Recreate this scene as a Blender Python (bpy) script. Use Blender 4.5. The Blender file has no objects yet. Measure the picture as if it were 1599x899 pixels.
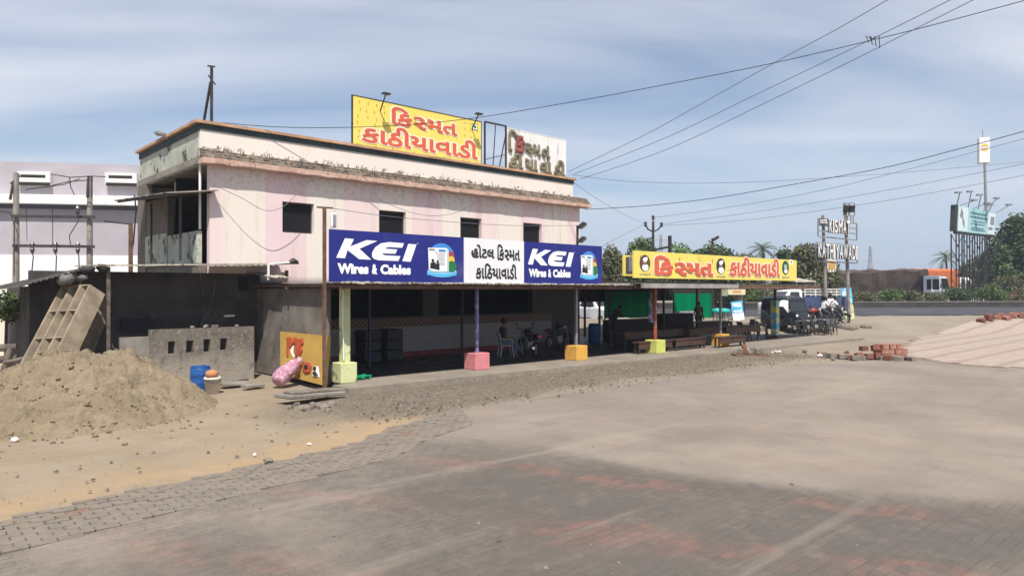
import bpy, bmesh, math, random
from mathutils import Vector, Matrix, noise
random.seed(7)
SC = bpy.context.scene
COL = SC.collection
# ------------------------------------------------------------------ camera
TH = math.radians(47.8)
F = Vector((math.cos(TH), math.sin(TH), 0)); R = Vector((math.sin(TH), -math.cos(TH), 0))
CAM = Vector((-13.37, -16.37, 2.5)); FPX = 1100.0; CX = 799.5; HOR = 453.0
cd = bpy.data.cameras.new('camera'); cam = bpy.data.objects.new('camera', cd); COL.objects.link(cam)
cam.location = CAM
cam.rotation_euler = (math.radians(90) + math.atan((HOR-449.5)/FPX), 0, TH - math.radians(90))
cd.sensor_width = 36; cd.lens = 36*FPX/1599; cd.clip_end = 3000; cd.clip_start = .1
SC.camera = cam
# ------------------------------------------------------------------ light
SUN_AZ = Vector((-.568, -.823)).normalized(); SUN_EL = math.radians(56)
sl = bpy.data.lights.new('sun', 'SUN'); sl.energy = 4.2; sl.angle = math.radians(.53); sl.color = (1, .95, .87)
so = bpy.data.objects.new('sun', sl); COL.objects.link(so)
sd = Vector((SUN_AZ.x*math.cos(SUN_EL), SUN_AZ.y*math.cos(SUN_EL), math.sin(SUN_EL)))
so.rotation_euler = sd.to_track_quat('Z', 'Y').to_euler(); so.location = (0, 0, 30)
W = bpy.data.worlds.new("World"); SC.world = W; W.use_nodes = True
wn = W.node_tree.nodes; wl = W.node_tree.links
bg = wn['Background']
sky = wn.new('ShaderNodeTexSky'); sky.sky_type = 'NISHITA'; sky.sun_disc = False
sky.sun_elevation = SUN_EL; sky.sun_rotation = math.atan2(SUN_AZ.x, SUN_AZ.y)
sky.air_density = 1.0; sky.dust_density = .6; sky.ozone_density = 3.0
bg.inputs['Strength'].default_value = .084
def wnode(t, **k):
    n = wn.new(t)
    for a, b in k.items(): setattr(n, a, b)
    return n
# thin streaky cirrus, laid on a flat cloud deck seen by direction
tc = wnode('ShaderNodeTexCoord'); sep = wnode('ShaderNodeSeparateXYZ'); wl.new(tc.outputs['Generated'], sep.inputs[0])
mz = wnode('ShaderNodeMath', operation='MAXIMUM'); mz.inputs[1].default_value = .0; wl.new(sep.outputs[2], mz.inputs[0])
az = wnode('ShaderNodeMath', operation='ADD'); az.inputs[1].default_value = .16; wl.new(mz.outputs[0], az.inputs[0])
dv = wnode('ShaderNodeVectorMath', operation='DIVIDE'); wl.new(tc.outputs['Generated'], dv.inputs[0])
cb = wnode('ShaderNodeCombineXYZ'); [wl.new(az.outputs[0], cb.inputs[i]) for i in range(3)]; wl.new(cb.outputs[0], dv.inputs[1])
mp = wnode('ShaderNodeMapping'); mp.vector_type = 'TEXTURE'; mp.inputs['Rotation'].default_value = (0, 0, math.radians(-36)); mp.inputs['Scale'].default_value = (2.6, .9, 1)
wl.new(dv.outputs[0], mp.inputs[0])
nz = wnode('ShaderNodeTexNoise'); nz.inputs['Scale'].default_value = 1.1; nz.inputs['Detail'].default_value = 7; nz.inputs['Roughness'].default_value = .5
nz.inputs['Distortion'].default_value = .6; wl.new(mp.outputs[0], nz.inputs[0])
cr = wnode('ShaderNodeValToRGB'); cr.color_ramp.elements[0].position = .3; cr.color_ramp.elements[0].color = (.1, .1, .1, 1)
cr.color_ramp.elements[1].position = .66; cr.color_ramp.elements[1].color = (.92, .92, .92, 1); wl.new(nz.outputs[0], cr.inputs[0])
mx = wnode('ShaderNodeMix', data_type='RGBA'); wl.new(cr.outputs[0], mx.inputs[0]); wl.new(sky.outputs[0], mx.inputs[6])
mx.inputs[7].default_value = (6.9, 7.15, 7.9, 1)
hm = wnode('ShaderNodeMapRange', interpolation_type='SMOOTHSTEP'); wl.new(sep.outputs[2], hm.inputs[0])
hm.inputs[1].default_value = -.02; hm.inputs[2].default_value = .24; hm.inputs[3].default_value = .9; hm.inputs[4].default_value = 0.
mh = wnode('ShaderNodeMix', data_type='RGBA'); wl.new(hm.outputs[0], mh.inputs[0]); wl.new(mx.outputs[2], mh.inputs[6]); mh.inputs[7].default_value = (4.0, 4.95, 6.3, 1)
wl.new(mh.outputs[2], bg.inputs['Color'])
SC.view_settings.view_transform = 'Standard'; SC.view_settings.look = 'None'; SC.view_settings.gamma = 1
SC.view_settings.use_curve_mapping = False; SC.view_settings.exposure = .5
SC.cycles.use_denoising = True; SC.cycles.max_bounces = 6; SC.cycles.use_adaptive_sampling = True

# ------------------------------------------------------------------ geometry of the view: measured places on the photo -> places in the world
def ray(u, v): return F + R*((u-CX)/FPX) + Vector((0, 0, (HOR-v)/FPX))
def G(u, v, z=0.0):
    r = ray(u, v); return CAM + r*((z-CAM.z)/r.z)
def D(u, v, d):
    r = ray(u, v); return CAM + r*((d-CAM.y)/r.y)
def SX(u, v, s):
    r = ray(u, v); return CAM + r*((s-CAM.x)/r.x)
def AT(u, v, Y): return CAM + ray(u, v)*Y
def cam_xy(x, y):
    d = Vector((x-CAM.x, y-CAM.y, 0)); return d.dot(R), d.dot(F)
def WC(X, Y, z=0.0):
    p = CAM + R*X + F*Y; return Vector((p.x, p.y, z))
def sstep(a, b, t):
    t = max(0., min(1., (t-a)/(b-a))); return t*t*(3-2*t)
def height(x, y):                      # the yard is level, then a bank rises to the highway
    X, Y = cam_xy(x, y); return .8*sstep(34, 42, Y-.19*X)
def GH(u, v):
    z = 0.
    for _ in range(14):
        p = G(u, min(v, 5000), z); z = .5*z + .5*height(p.x, p.y)
    p = G(u, v, z); p.z = height(p.x, p.y); return p

# ------------------------------------------------------------------ materials
class NT:
    def __init__(s, name):
        s.m = bpy.data.materials.new(name); s.m.use_nodes = True; s.t = s.m.node_tree; s.b = s.t.nodes['Principled BSDF']
        s.tc = s.t.nodes.new('ShaderNodeTexCoord'); s.o = s.tc.outputs['Object']
    def put(s, sock, v):
        if isinstance(v, bpy.types.NodeSocket): s.t.links.new(v, sock)
        elif v is not None:
            if hasattr(sock.default_value, '__len__') and not isinstance(v, (int, float)):
                v = tuple(v); v = v + (1,) if len(v) == 3 and len(sock.default_value) == 4 else v
            sock.default_value = v
    def nz(s, sc, det=5, vec=None, rough=.55, dist=0):
        n = s.t.nodes.new('ShaderNodeTexNoise'); n.inputs['Scale'].default_value = sc; n.inputs['Detail'].default_value = det
        n.inputs['Roughness'].default_value = rough; n.inputs['Distortion'].default_value = dist
        s.t.links.new(vec or s.o, n.inputs['Vector']); return n.outputs[0]
    def vor(s, sc, vec=None, out=0, feat='F1'):
        n = s.t.nodes.new('ShaderNodeTexVoronoi'); n.feature = feat; n.inputs['Scale'].default_value = sc; s.t.links.new(vec or s.o, n.inputs['Vector']); return n.outputs[out]
    def rng(s, v, a, b, c=0., d=1.):
        n = s.t.nodes.new('ShaderNodeMapRange'); n.interpolation_type = 'SMOOTHSTEP'
        for i, q in enumerate((v, a, b, c, d)): s.put(n.inputs[i], q)
        return n.outputs[0]
    def mix(s, f, a, b, mode='MIX'):
        n = s.t.nodes.new('ShaderNodeMix'); n.data_type = 'RGBA'; n.blend_type = mode; s.put(n.inputs[0], f); s.put(n.inputs[6], a); s.put(n.inputs[7], b); return n.outputs[2]
    def ma(s, op, a, b=0., c=0.):
        n = s.t.nodes.new('ShaderNodeMath'); n.operation = op; s.put(n.inputs[0], a); s.put(n.inputs[1], b)
        if op in ('MULTIPLY_ADD', 'WRAP'): s.put(n.inputs[2], c)
        return n.outputs[0]
    def at(s, name, out=2):
        n = s.t.nodes.new('ShaderNodeAttribute'); n.attribute_name = name; return n.outputs[out]
    def xyz(s, vec=None):
        n = s.t.nodes.new('ShaderNodeSeparateXYZ'); s.t.links.new(vec or s.o, n.inputs[0]); return n.outputs
    def comb(s, x, y, z=0.):
        n = s.t.nodes.new('ShaderNodeCombineXYZ'); [s.put(n.inputs[i], q) for i, q in enumerate((x, y, z))]; return n.outputs[0]
    def mapv(s, sc, rot=(0, 0, 0), loc=(0, 0, 0), vec=None):
        n = s.t.nodes.new('ShaderNodeMapping'); n.inputs['Scale'].default_value = sc; n.inputs['Rotation'].default_value = rot; n.inputs['Location'].default_value = loc
        s.t.links.new(vec or s.o, n.inputs[0]); return n.outputs[0]
    def bump(s, hgt, st=.3, dist=.02, prev=None):
        n = s.t.nodes.new('ShaderNodeBump'); n.inputs['Strength'].default_value = st; n.inputs['Distance'].default_value = dist; s.t.links.new(hgt, n.inputs['Height'])
        if prev: s.t.links.new(prev, n.inputs['Normal'])
        return n.outputs[0]
    def end(s, col, rough=.85, nrm=None, metal=0., spec=.3):
        s.put(s.b.inputs['Base Color'], col); s.put(s.b.inputs['Roughness'], rough); s.b.inputs['Metallic'].default_value = metal
        s.b.inputs['Specular IOR Level'].default_value = spec
        if nrm: s.t.links.new(nrm, s.b.inputs['Normal'])
        return s.m
def dk(c, k): return tuple(x*k for x in c[:3])
def mat(name, c, rough=.8, var=.25, sc=2.5, bump=.15, bsc=30, dirt=None, dlo=.55, dhi=.75, dsc=1.5, metal=0., spec=.3, streak=False):
    n = NT(name)
    col = n.mix(n.rng(n.nz(sc, 8), .3, .7), dk(c, 1-var), dk(c, 1+var*.5))
    if dirt:
        v = n.mapv((1, 1, .18)) if streak else None
        col = n.mix(n.rng(n.nz(dsc, 9, vec=v, rough=.65), dlo, dhi), col, dirt)
    nr = n.bump(n.nz(bsc, 6), bump, .02) if bump else None
    rg = n.rng(n.nz(sc*3, 4), .3, .7, max(rough-.1, .05), min(rough+.1, 1))
    return n.end(col, rg, nr, metal, spec)
M = {}
def sc(r, g, b): return tuple(((x/255)/12.92 if x/255 <= .04045 else ((x/255+.055)/1.055)**2.4) for x in (r, g, b))
M['plaster'] = mat('grey_plaster', (.2, .178, .155), .9, .35, 1.2, .5, 18, dirt=(.12, .1, .085), dlo=.5, dhi=.7)
M['darkwall'] = mat('dark_wall', (.075, .068, .066), .95, .4, 1.0, .3, 20, dirt=(.12, .11, .1))  # very dark base colour with slightly lighter patches
M['cream'] = mat('cream_paint', (.72, .62, .52), .8, .08, .8, .12, 25, dirt=(.2, .16, .13), dlo=.62, dhi=.78, dsc=1.2)
M['greenish'] = mat('pale_green_paint', (.42, .44, .37), .85, .2, 1.2, .2, 25, dirt=(.07, .065, .06), dlo=.54, dhi=.64, dsc=2.2)
M['coping'] = mat('orange_coping', (.5, .3, .18), .85, .25, 2, .2, 25, dirt=(.2, .15, .12))
M['teal'] = mat('teal_and_shadow', (.045, .07, .075), .8, .3, 2, .1)
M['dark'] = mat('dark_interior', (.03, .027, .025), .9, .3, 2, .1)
M['brownwall'] = mat('brown_grey_wall', (.17, .145, .125), .9, .25, 1.5, .2, dirt=(.1, .09, .08))
M['concrete'] = mat('concrete', (.25, .225, .195), .9, .3, 2, .4, 25, dirt=(.16, .14, .12))
M['pole'] = mat('concrete_pole', (.26, .235, .21), .9, .3, 3, .3, 30, dirt=(.1, .09, .08), streak=True)
M['white'] = mat('white_paint', (.78, .77, .74), .6, .06, 2, .05, dirt=(.4, .36, .32), dlo=.62, dhi=.8)
M['whiteweather'] = mat('weathered_white', (.74, .73, .71), .7, .08, 2, .08, dirt=(.3, .27, .24), dlo=.6, dhi=.72, dsc=2.5, streak=True)
M['steel'] = mat('dark_steel', (.06, .055, .055), .6, .4, 5, .1, dirt=(.12, .07, .045), metal=.3)
M['grey_metal'] = mat('grey_metal', (.3, .3, .3), .5, .2, 4, .05, metal=.5, dirt=(.15, .1, .07), dlo=.6)
M['rust'] = mat('rusty_metal', (.15, .085, .06), .85, .4, 4, .2, dirt=(.07, .045, .035))
M['tin'] = mat('tin_sheet', (.2, .175, .155), .75, .35, 2, .1, dirt=(.12, .075, .05), metal=.2)
M['darksheet'] = mat('dark_tin_sheet', (.07, .06, .055), .8, .35, 2, .15)  # darker base colour than the plain tin sheet
M['tinpale'] = mat('pale_tin_edge', (.5, .46, .38), .7, .3, 4, .1, dirt=(.16, .12, .09), dlo=.5, dhi=.6, dsc=5)
M['lilac'] = mat('lilac_wall', (.4, .37, .405), .85, .1, .5, .06, 8, dirt=(.36, .33, .37), dlo=.5, dhi=.75, dsc=.35)
M['bluegrey'] = mat('ledge_shade_tone', (.11, .12, .16), .8, .15, 1)
M['signblue'] = mat('sign_blue', sc(36, 42, 122), .42, .1, .9, .5, 1.3, dirt=(.07, .08, .2), dlo=.5, dhi=.8, dsc=.8)
M['signwhite'] = mat('sign_white', (.74, .74, .76), .45, .05, .9, .5, 1.3, dirt=(.6, .58, .55), dlo=.5, dhi=.8, dsc=.8)
M['signyellow'] = mat('sign_yellow', (.78, .635, .14), .5, .06, .8, .5, 1.3, dirt=(.7, .55, .12), dlo=.5, dhi=.8, dsc=.8)
M['letterwhite'] = mat('letter_white', (.85, .85, .86), .5, .02, 2, 0)
M['letterblack'] = mat('letter_black', (.02, .02, .025), .5, .1, 2, 0)
M['letterred'] = mat('letter_red', (.62, .12, .06), .5, .1, 2, 0)
M['letterpale'] = mat('letter_pale_outline', (.87, .76, .62), .5, .03, 2, 0)
M['cyan'] = mat('print_cyan', (.1, .42, .75), .5, .05, 2, 0)
M['sky'] = mat('print_blue', (.06, .24, .62), .5, .05, 2, 0)
M['pgreen'] = mat('print_green', (.02, .17, .06), .5, .1, 2, 0)
M['pred'] = mat('print_red', (.35, .05, .04), .5, .1, 2, 0)
M['pyellow'] = mat('print_yellow', (.75, .5, .05), .5, .1, 2, 0)
M['pgrey'] = mat('print_grey', (.25, .25, .28), .5, .1, 2, 0)
M['porange'] = mat('print_orange', (.75, .38, .06), .5, .06, 2, 0)
M['skinprint'] = mat('print_skin', (.4, .22, .13), .5, .1, 2, 0)
M['boardyellow'] = mat('old_yellow_board', (.43, .265, .065), .6, .12, 2, .08, dirt=(.35, .2, .06), dlo=.6, dhi=.8)
M['boardred'] = mat('faded_red_letter', (.36, .075, .03), .6, .3, 5, .1)
M['bluedrum'] = mat('blue_plastic', (.02, .09, .3), .45, .15, 3, .05, dirt=(.12, .12, .13), dlo=.66, dhi=.8)
M['bucketw'] = mat('white_bucket', (.62, .57, .52), .6, .15, 4, .05, dirt=(.2, .14, .1), dlo=.55, dhi=.7, dsc=5)
M['terracotta'] = mat('terracotta', (.5, .22, .1), .85, .2, 6, .1)
M['pinksack'] = mat('pink_mesh_sack', (.42, .2, .28), .85, .3, 18, .7, 45, dirt=(.58, .4, .46), dlo=.48, dhi=.6, dsc=11)
M['whitesack'] = mat('white_sack', (.62, .6, .58), .85, .1, 8, .3, 20)
M['net'] = mat('green_net', (.0, .2, .09), .8, .15, 3, .1)
M['wood'] = mat('dark_brown_wood', (.075, .04, .028), .6, .3, 3, .1)
M['woodgrey'] = mat('weathered_timber', (.15, .12, .1), .9, .4, 5, .4)
M['blackplastic'] = mat('black_plastic', (.035, .035, .04), .5, .2, 5, .03)
M['greyplastic'] = mat('grey_plastic', (.2, .2, .22), .5, .1, 5, .03)
M['brick'] = mat('red_paver', (.34, .145, .105), .9, .3, 4, .4, 40, dirt=(.36, .26, .2), dlo=.45, dhi=.7, dsc=5)
M['brickdark'] = mat('dark_paver', (.2, .08, .055), .9, .3, 4, .4, 40)
M['stone'] = mat('rubble_stone', (.21, .18, .148), .95, .35, 6, .5, 30)
M['car_dark'] = mat('dark_blue_black_paint', (.018, .021, .03), .35, .1, 2, 0, spec=.5)
M['car_white'] = mat('white_car_paint', (.75, .75, .75), .4, .04, 2, 0, spec=.5, dirt=(.45, .42, .38), dlo=.6, dhi=.85)
M['carblue'] = mat('blue_grey_panel', (.06, .08, .17), .5, .15, 2, 0, dirt=(.2, .19, .19), dlo=.5, dhi=.8)
M['glass'] = mat('dark_glass', (.02, .025, .03), .08, .1, 2, 0, spec=.7)
M['darkpane'] = mat('dull_dark_pane', (.012, .012, .014), .55, .2, 2, 0, spec=.15)
M['tyre'] = mat('tyre_rubber', (.02, .02, .02), .85, .2, 6, .1)
M['chrome'] = mat('chrome', (.6, .6, .6), .25, .1, 6, 0, metal=.9)
M['lampglass'] = mat('lamp_glass', (.7, .7, .68), .2, .05, 4, 0, spec=.6)
M['tail'] = mat('red_lens', (.45, .02, .02), .3, .1, 4, 0, spec=.6)
M['amber'] = mat('yellow_plate', (.7, .42, .03), .5, .1, 4, 0)
M['tarp'] = mat('brown_tarpaulin', (.085, .06, .05), .85, .35, 1.2, .6, 4, dirt=(.05, .042, .04))
M['orange'] = mat('orange_truck_body', (.5, .14, .05), .6, .15, 1.5, .05)
M['skin'] = mat('skin', (.2, .11, .07), .6, .1, 5, 0)
M['hair'] = mat('black_hair', (.012, .011, .01), .6, .1, 9, .1)
M['shirtw'] = mat('white_shirt', (.72, .74, .76), .85, .08, 4, .2)
M['shirtd'] = mat('dark_shirt', (.035, .03, .035), .85, .2, 4, .2)
M['jeans'] = mat('blue_jeans', (.1, .13, .18), .85, .2, 5, .2)
M['trousers'] = mat('dark_trousers', (.04, .042, .05), .85, .2, 5, .2)
M['teal_shade'] = mat('turquoise_plastic', (.03, .4, .36), .5, .1, 3, 0)
M['curtain'] = mat('blue_green_cloth', (.1, .28, .35), .9, .2, 4, .2)
M['porcelain'] = mat('brown_insulator', (.06, .05, .05), .3, .2, 5, 0, spec=.6)
M['wire'] = mat('black_cable', (.02, .02, .022), .7, .1, 5, 0)
M['wiregrey'] = mat('grey_cable', (.16, .16, .18), .7, .1, 5, 0)
M['billboard'] = mat('pale_teal_print', (.36, .6, .62), .5, .1, .6, 0)
M['redpaint'] = mat('red_post_paint', (.4, .09, .045), .6, .3, 5, .1, dirt=(.5, .42, .38), dlo=.55, dhi=.7, dsc=6)
M['purple'] = mat('purple_post_paint', (.2, .19, .42), .6, .2, 4, .1, dirt=(.55, .53, .56), dlo=.5, dhi=.65, dsc=4)
M['pinkblock'] = mat('pink_block', (.62, .22, .24), .85, .15, 3, .3, 25, dirt=(.35, .17, .15), dlo=.48, dhi=.85, dsc=2.3)
M['orangeblock'] = mat('orange_block', (.68, .37, .075), .85, .15, 3, .3, 25, dirt=(.3, .18, .08), dlo=.48, dhi=.85, dsc=2.3)
M['limeblock'] = mat('lime_block', (.55, .58, .15), .85, .15, 3, .3, 25, dirt=(.3, .28, .12), dlo=.48, dhi=.85, dsc=2.3)
M['pillar'] = mat('yellow_green_pillar', (.58, .62, .33), .85, .12, 3, .2, 25, dirt=(.16, .15, .1), dlo=.54, dhi=.66, dsc=3.5)
M['timberboard'] = mat('tan_concrete_rack', (.26, .208, .15), .9, .3, 3, .3, 25, dirt=(.22, .17, .12))
M['bark'] = mat('bark', (.1, .08, .06), .95, .3, 6, .5)
def leafmat(name, a, b):
    n = NT(name); t = n.at('tint')
    col = n.mix(t, a, b); n.b.inputs['Subsurface Weight'].default_value = 0
    return n.end(col, .6, None, 0, .25)
LEAF = {'dark': leafmat('dark_leaves', (0.026, 0.050, 0.019), (0.088, 0.136, 0.047)), 'mid': leafmat('mid_leaves', (0.041, 0.073, 0.024), (0.142, 0.195, 0.059)),
        'olive': leafmat('olive_leaves', (0.059, 0.066, 0.033), (0.189, 0.189, 0.094)), 'bright': leafmat('fresh_leaves', (0.053, 0.106, 0.024), (0.165, 0.248, 0.059)),
        'palm': leafmat('palm_leaves', (0.029, 0.053, 0.019), (0.142, 0.171, 0.071))}

# ------------------------------------------------------------------ mesh builder
class MB:
    def __init__(s): s.bm = bmesh.new(); s.i = 0; s.tint = None
    def face(s, vs):
        f = s.bm.faces.new(vs); f.material_index = s.i; return f
    def quadpts(s, pts):
        return s.face([s.bm.verts.new(p) for p in pts])
    def box(s, x0, x1, y0, y1, z0, z1, X=None):
        P = [Vector((x, y, z)) for z in (z0, z1) for y in (y0, y1) for x in (x0, x1)]
        if X is not None: P = [X @ p for p in P]
        v = [s.bm.verts.new(p) for p in P]
        for q in ((0, 2, 3, 1), (4, 5, 7, 6), (0, 1, 5, 4), (2, 6, 7, 3), (1, 3, 7, 5), (0, 4, 6, 2)): s.face([v[k] for k in q])
    def hexa(s, P):           # 8 points: bottom ring 4, top ring 4
        v = [s.bm.verts.new(p) for p in P]
        for q in ((3, 2, 1, 0), (4, 5, 6, 7), (0, 1, 5, 4), (1, 2, 6, 5), (2, 3, 7, 6), (3, 0, 4, 7)): s.face([v[k] for k in q])
    def plate(s, pts, nrm):   # polygon pts thickened along nrm
        n = Vector(nrm); a = [s.bm.verts.new(Vector(p)) for p in pts]; b = [s.bm.verts.new(Vector(p)+n) for p in pts]; k = len(pts)
        s.face(a); s.face(b[::-1])
        for i in range(k): s.face([a[i], b[i], b[(i+1) % k], a[(i+1) % k]])
    def tube(s, p0, p1, r0, r1=None, n=8): s.path([p0, p1], [r0, r0 if r1 is None else r1], n)
    def bar(s, p0, p1, w, h=None):
        s.path([p0, p1], [w*.7071, w*.7071], 4, math.pi/4)
    def path(s, pts, rad, n=6, ph=0.):
        pts = [Vector(p) for p in pts]; rad = rad if hasattr(rad, '__len__') else [rad]*len(pts); rings = []
        for i, p in enumerate(pts):
            d = (pts[min(i+1, len(pts)-1)] - pts[max(i-1, 0)]).normalized()
            up = Vector((0, 0, 1)) if abs(d.z) < .95 else Vector((1, 0, 0))
            a = d.cross(up).normalized(); b = a.cross(d)
            rings.append([s.bm.verts.new(p + (a*math.cos(ph+t*math.tau/n) + b*math.sin(ph+t*math.tau/n))*rad[i]) for t in range(n)])
        for r0, r1 in zip(rings, rings[1:]):
            for k in range(n): s.face([r0[k], r0[(k+1) % n], r1[(k+1) % n], r1[k]])
        s.face(rings[0][::-1]); s.face(rings[-1])
    def lathe(s, prof, n=16, X=None):
        X = X or Matrix(); rings = []
        for r, z in prof: rings.append([s.bm.verts.new(X @ Vector((r*math.cos(t*math.tau/n), r*math.sin(t*math.tau/n), z))) for t in range(n)])
        for r0, r1 in zip(rings, rings[1:]):
            for k in range(n): s.face([r0[k], r0[(k+1) % n], r1[(k+1) % n], r1[k]])
        s.face(rings[0][::-1]); s.face(rings[-1])
    def add_mesh(s, me, X):
        k0 = len(s.bm.verts); b = bmesh.new(); b.from_mesh(me); b.transform(X)
        mp_ = {v: s.bm.verts.new(v.co) for v in b.verts}
        for f in b.faces:
            try: s.face([mp_[v] for v in f.verts])
            except ValueError: pass
        b.free()
    def rock(s, c, r, sq=.7, seed=0):
        t = bmesh.new(); bmesh.ops.create_icosphere(t, subdivisions=1, radius=1)
        q = Matrix.Rotation(random.random()*6, 3, 'Z') @ Matrix.Rotation(random.random()*.6, 3, 'X')
        for v in t.verts:
            k = 1 + .35*(noise.noise(v.co*1.7 + Vector((seed*3.1, c[0], c[1]))))
            v.co = q @ Vector((v.co.x*k*random.uniform(.9, 1.1), v.co.y*k*.8, v.co.z*k*sq))
        mp_ = {v: s.bm.verts.new(v.co*r + Vector(c)) for v in t.verts}
        for f in t.faces: s.face([mp_[v] for v in f.verts])
        t.free()
def link(name, mb, mats, parent=None, local=False, smooth=False, bevel=0., loc=None):
    bm = mb.bm
    if parent is not None and not local:
        off = parent.location.copy(); p = parent.parent
        bmesh.ops.translate(bm, vec=-WLOC.get(parent.name, off), verts=bm.verts)
        base = WLOC.get(parent.name, off)
    bmesh.ops.recalc_face_normals(bm, faces=bm.faces)
    me = bpy.data.meshes.new(name); bm.to_mesh(me); bm.free()
    for m in (mats if isinstance(mats, (list, tuple)) else [mats]): me.materials.append(m)
    if smooth:
        for p in me.polygons: p.use_smooth = True
    o = bpy.data.objects.new(name, me); COL.objects.link(o)
    if parent is not None:
        o.parent = parent
        if not local: WLOC[o.name] = base
    if loc is not None: o.location = loc
    if bevel:
        b = o.modifiers.new('bevel', 'BEVEL'); b.width = bevel; b.segments = 1; b.limit_method = 'ANGLE'
    return o
WLOC = {}
def tag(o, label=None, cat=None, group=None, kind=None):
    for k, v in (('label', label), ('category', cat), ('group', group), ('kind', kind)):
        if v: o[k] = v
    return o
def thing(name, label, cat, loc=(0, 0, 0), rz=0., group=None):
    o = bpy.data.objects.new(name, None); COL.objects.link(o); o.location = loc; o.rotation_euler = (0, 0, rz); o.empty_display_size = .2
    WLOC[o.name] = Vector(loc)
    return tag(o, label, cat, group)
def kids(o): return [c for c in bpy.data.objects if c.parent == o]
def dup(root, loc, rz, label):
    def cp(o, par):
        c = o.copy(); COL.objects.link(c); c.parent = par
        for ch in kids(o): cp(ch, c)
        return c
    r = cp(root, None); r.location = loc; r.rotation_euler = (0, 0, rz); r['label'] = label; return r
def single(name, mb, m, label, cat, group=None, **k): return tag(link(name, mb, m, **k), label, cat, group)

# ------------------------------------------------------------------ lettering
def text_piece(s, bold, clip=0.):
    c = bpy.data.curves.new('lettering', 'FONT'); c.body = s; c.size = 1; c.bevel_depth = bold; c.bevel_resolution = 0; c.resolution_u = 3
    o = bpy.data.objects.new('lettering', c); COL.objects.link(o); bpy.context.view_layer.update()
    me = bpy.data.meshes.new_from_object(o.evaluated_get(bpy.context.evaluated_depsgraph_get()))
    bpy.data.objects.remove(o); bpy.data.curves.remove(c)
    b = bmesh.new(); b.from_mesh(me); bpy.data.meshes.remove(me)
    if clip:
        mxx = max(v.co.x for v in b.verts)
        bmesh.ops.bisect_plane(b, geom=b.verts[:]+b.edges[:]+b.faces[:], plane_co=(mxx-clip, 0, 0), plane_no=(1, 0, 0), clear_outer=True)
    return b
def text_mesh(tokens, bold=.03):
    """tokens: strings in drawing order; a leading '~' draws the half form of a letter (its upright cut away)."""
    out = bmesh.new(); x = 0.
    for t in tokens:
        half = t[0] == '~'
        b = text_piece(t[1:] if half else t, bold, .16 + 2*bold if half else 0.)
        x0 = min(v.co.x for v in b.verts); x1 = max(v.co.x for v in b.verts)
        bmesh.ops.translate(b, vec=(x-x0, 0, 0), verts=b.verts)
        x += x1-x0 + (0.0 if half else .045)
        me = bpy.data.meshes.new('t'); b.to_mesh(me); b.free(); out.from_mesh(me); bpy.data.meshes.remove(me)
    me = bpy.data.meshes.new('t'); out.to_mesh(me); out.free(); return me
def fit(mb, me, x0, x1, z0, z1, plane, thick=.012, skew=0.):
    """lay a flat text mesh on a board: plane = (origin, along, up, out)"""
    xs = [v.co.x for v in me.vertices]; ys = [v.co.y for v in me.vertices]; zs = [v.co.z for v in me.vertices]
    a, b = min(xs), max(xs); c, d = min(ys), max(ys); e, f = min(zs), max(zs)
    O, U, V, Nn = plane
    S_ = Matrix.Translation((x0, z0, 0)) @ Matrix.Diagonal(((x1-x0)/(b-a), (z1-z0)/(d-c), thick/max(f-e, 1e-6), 1)) @ Matrix.Translation((-a, -c, -e))
    if skew: S_ = Matrix(((1, skew, 0, 0), (0, 1, 0, 0), (0, 0, 1, 0), (0, 0, 0, 1))) @ S_
    B = Matrix((U, V, Nn)).transposed().to_4x4(); B.translation = O
    mb.add_mesh(me, B @ S_)
def front(d): return (Vector((0, d, 0)), Vector((1, 0, 0)), Vector((0, 0, 1)), Vector((0, -1, 0)))
def decal(mb, pts, plane, off, thick=.003):
    O, U, V, Nn = plane
    mb.plate([O + U*x + V*z + Nn*off for x, z in pts], Nn*thick)
def ell(cx, cz, rx, rz, n=20, a0=0., a1=math.tau): return [(cx+rx*math.cos(a0+(a1-a0)*i/n), cz+rz*math.sin(a0+(a1-a0)*i/n)) for i in range(n if a1-a0 > 6.2 else n+1)]
KISMAT = ['િક', '~સ', 'મત']; KATHI = ['કાઠીયાવાડી']; KATHI2 = ['કાિઠયાવાડી']

# ================================================================== GROUND
EDGE = [(-40, -9.2), (-12.34, -6.85), (-11.01, -6.61), (-9.25, -6.3), (-8.2, -6.21), (-7.45, -6.0), (-6.5, -5.34), (-4.48, -4.62), (-.6, -4.62), (5.1, -4.6), (8.76, -4.75), (10.8, -5.7), (14.5, -6.6), (18, -6.0)]
def edge_y(x):
    for (a, b), (c, d) in zip(EDGE, EDGE[1:]):
        if a <= x <= c: return b+(d-b)*(x-a)/(c-a)
    return EDGE[0][1] if x < EDGE[0][0] else EDGE[-1][1]
NEWP = [GH(u, v) for u, v in ((1420, 560), (1412, 545), (1440, 528), (1490, 512), (1545, 499), (1640, 496), (1760, 500))] + [GH(1900, 540), GH(1760, 590), GH(1620, 577), GH(1560, 575), GH(1500, 570), GH(1450, 563)]
def inside(poly, x, y):
    r = False; n = len(poly)
    for i in range(n):
        a, b = poly[i], poly[(i+1) % n]
        if (a.y > y) != (b.y > y) and x < (b.x-a.x)*(y-a.y)/(b.y-a.y)+a.x: r = not r
    return r
def paved(x, y): return y < edge_y(x) and x < 60
def axis(lo, hi, st, far, g=1.35):
    a = [lo + i*st for i in range(int((hi-lo)/st)+1)]; s = st
    while a[-1] < far: s *= g; a.append(a[-1]+s)
    s = st
    while a[0] > -far: s *= g; a.insert(0, a[0]-s)
    return a
gx = axis(-22, 40, .25, 1500); gy = axis(-10, 14, .25, 1500)
bm = bmesh.new()
tl = [bm.verts.layers.float.new(n) for n in ('sandy', 'rubbly', 'tanstrip')]
gv = []
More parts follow.
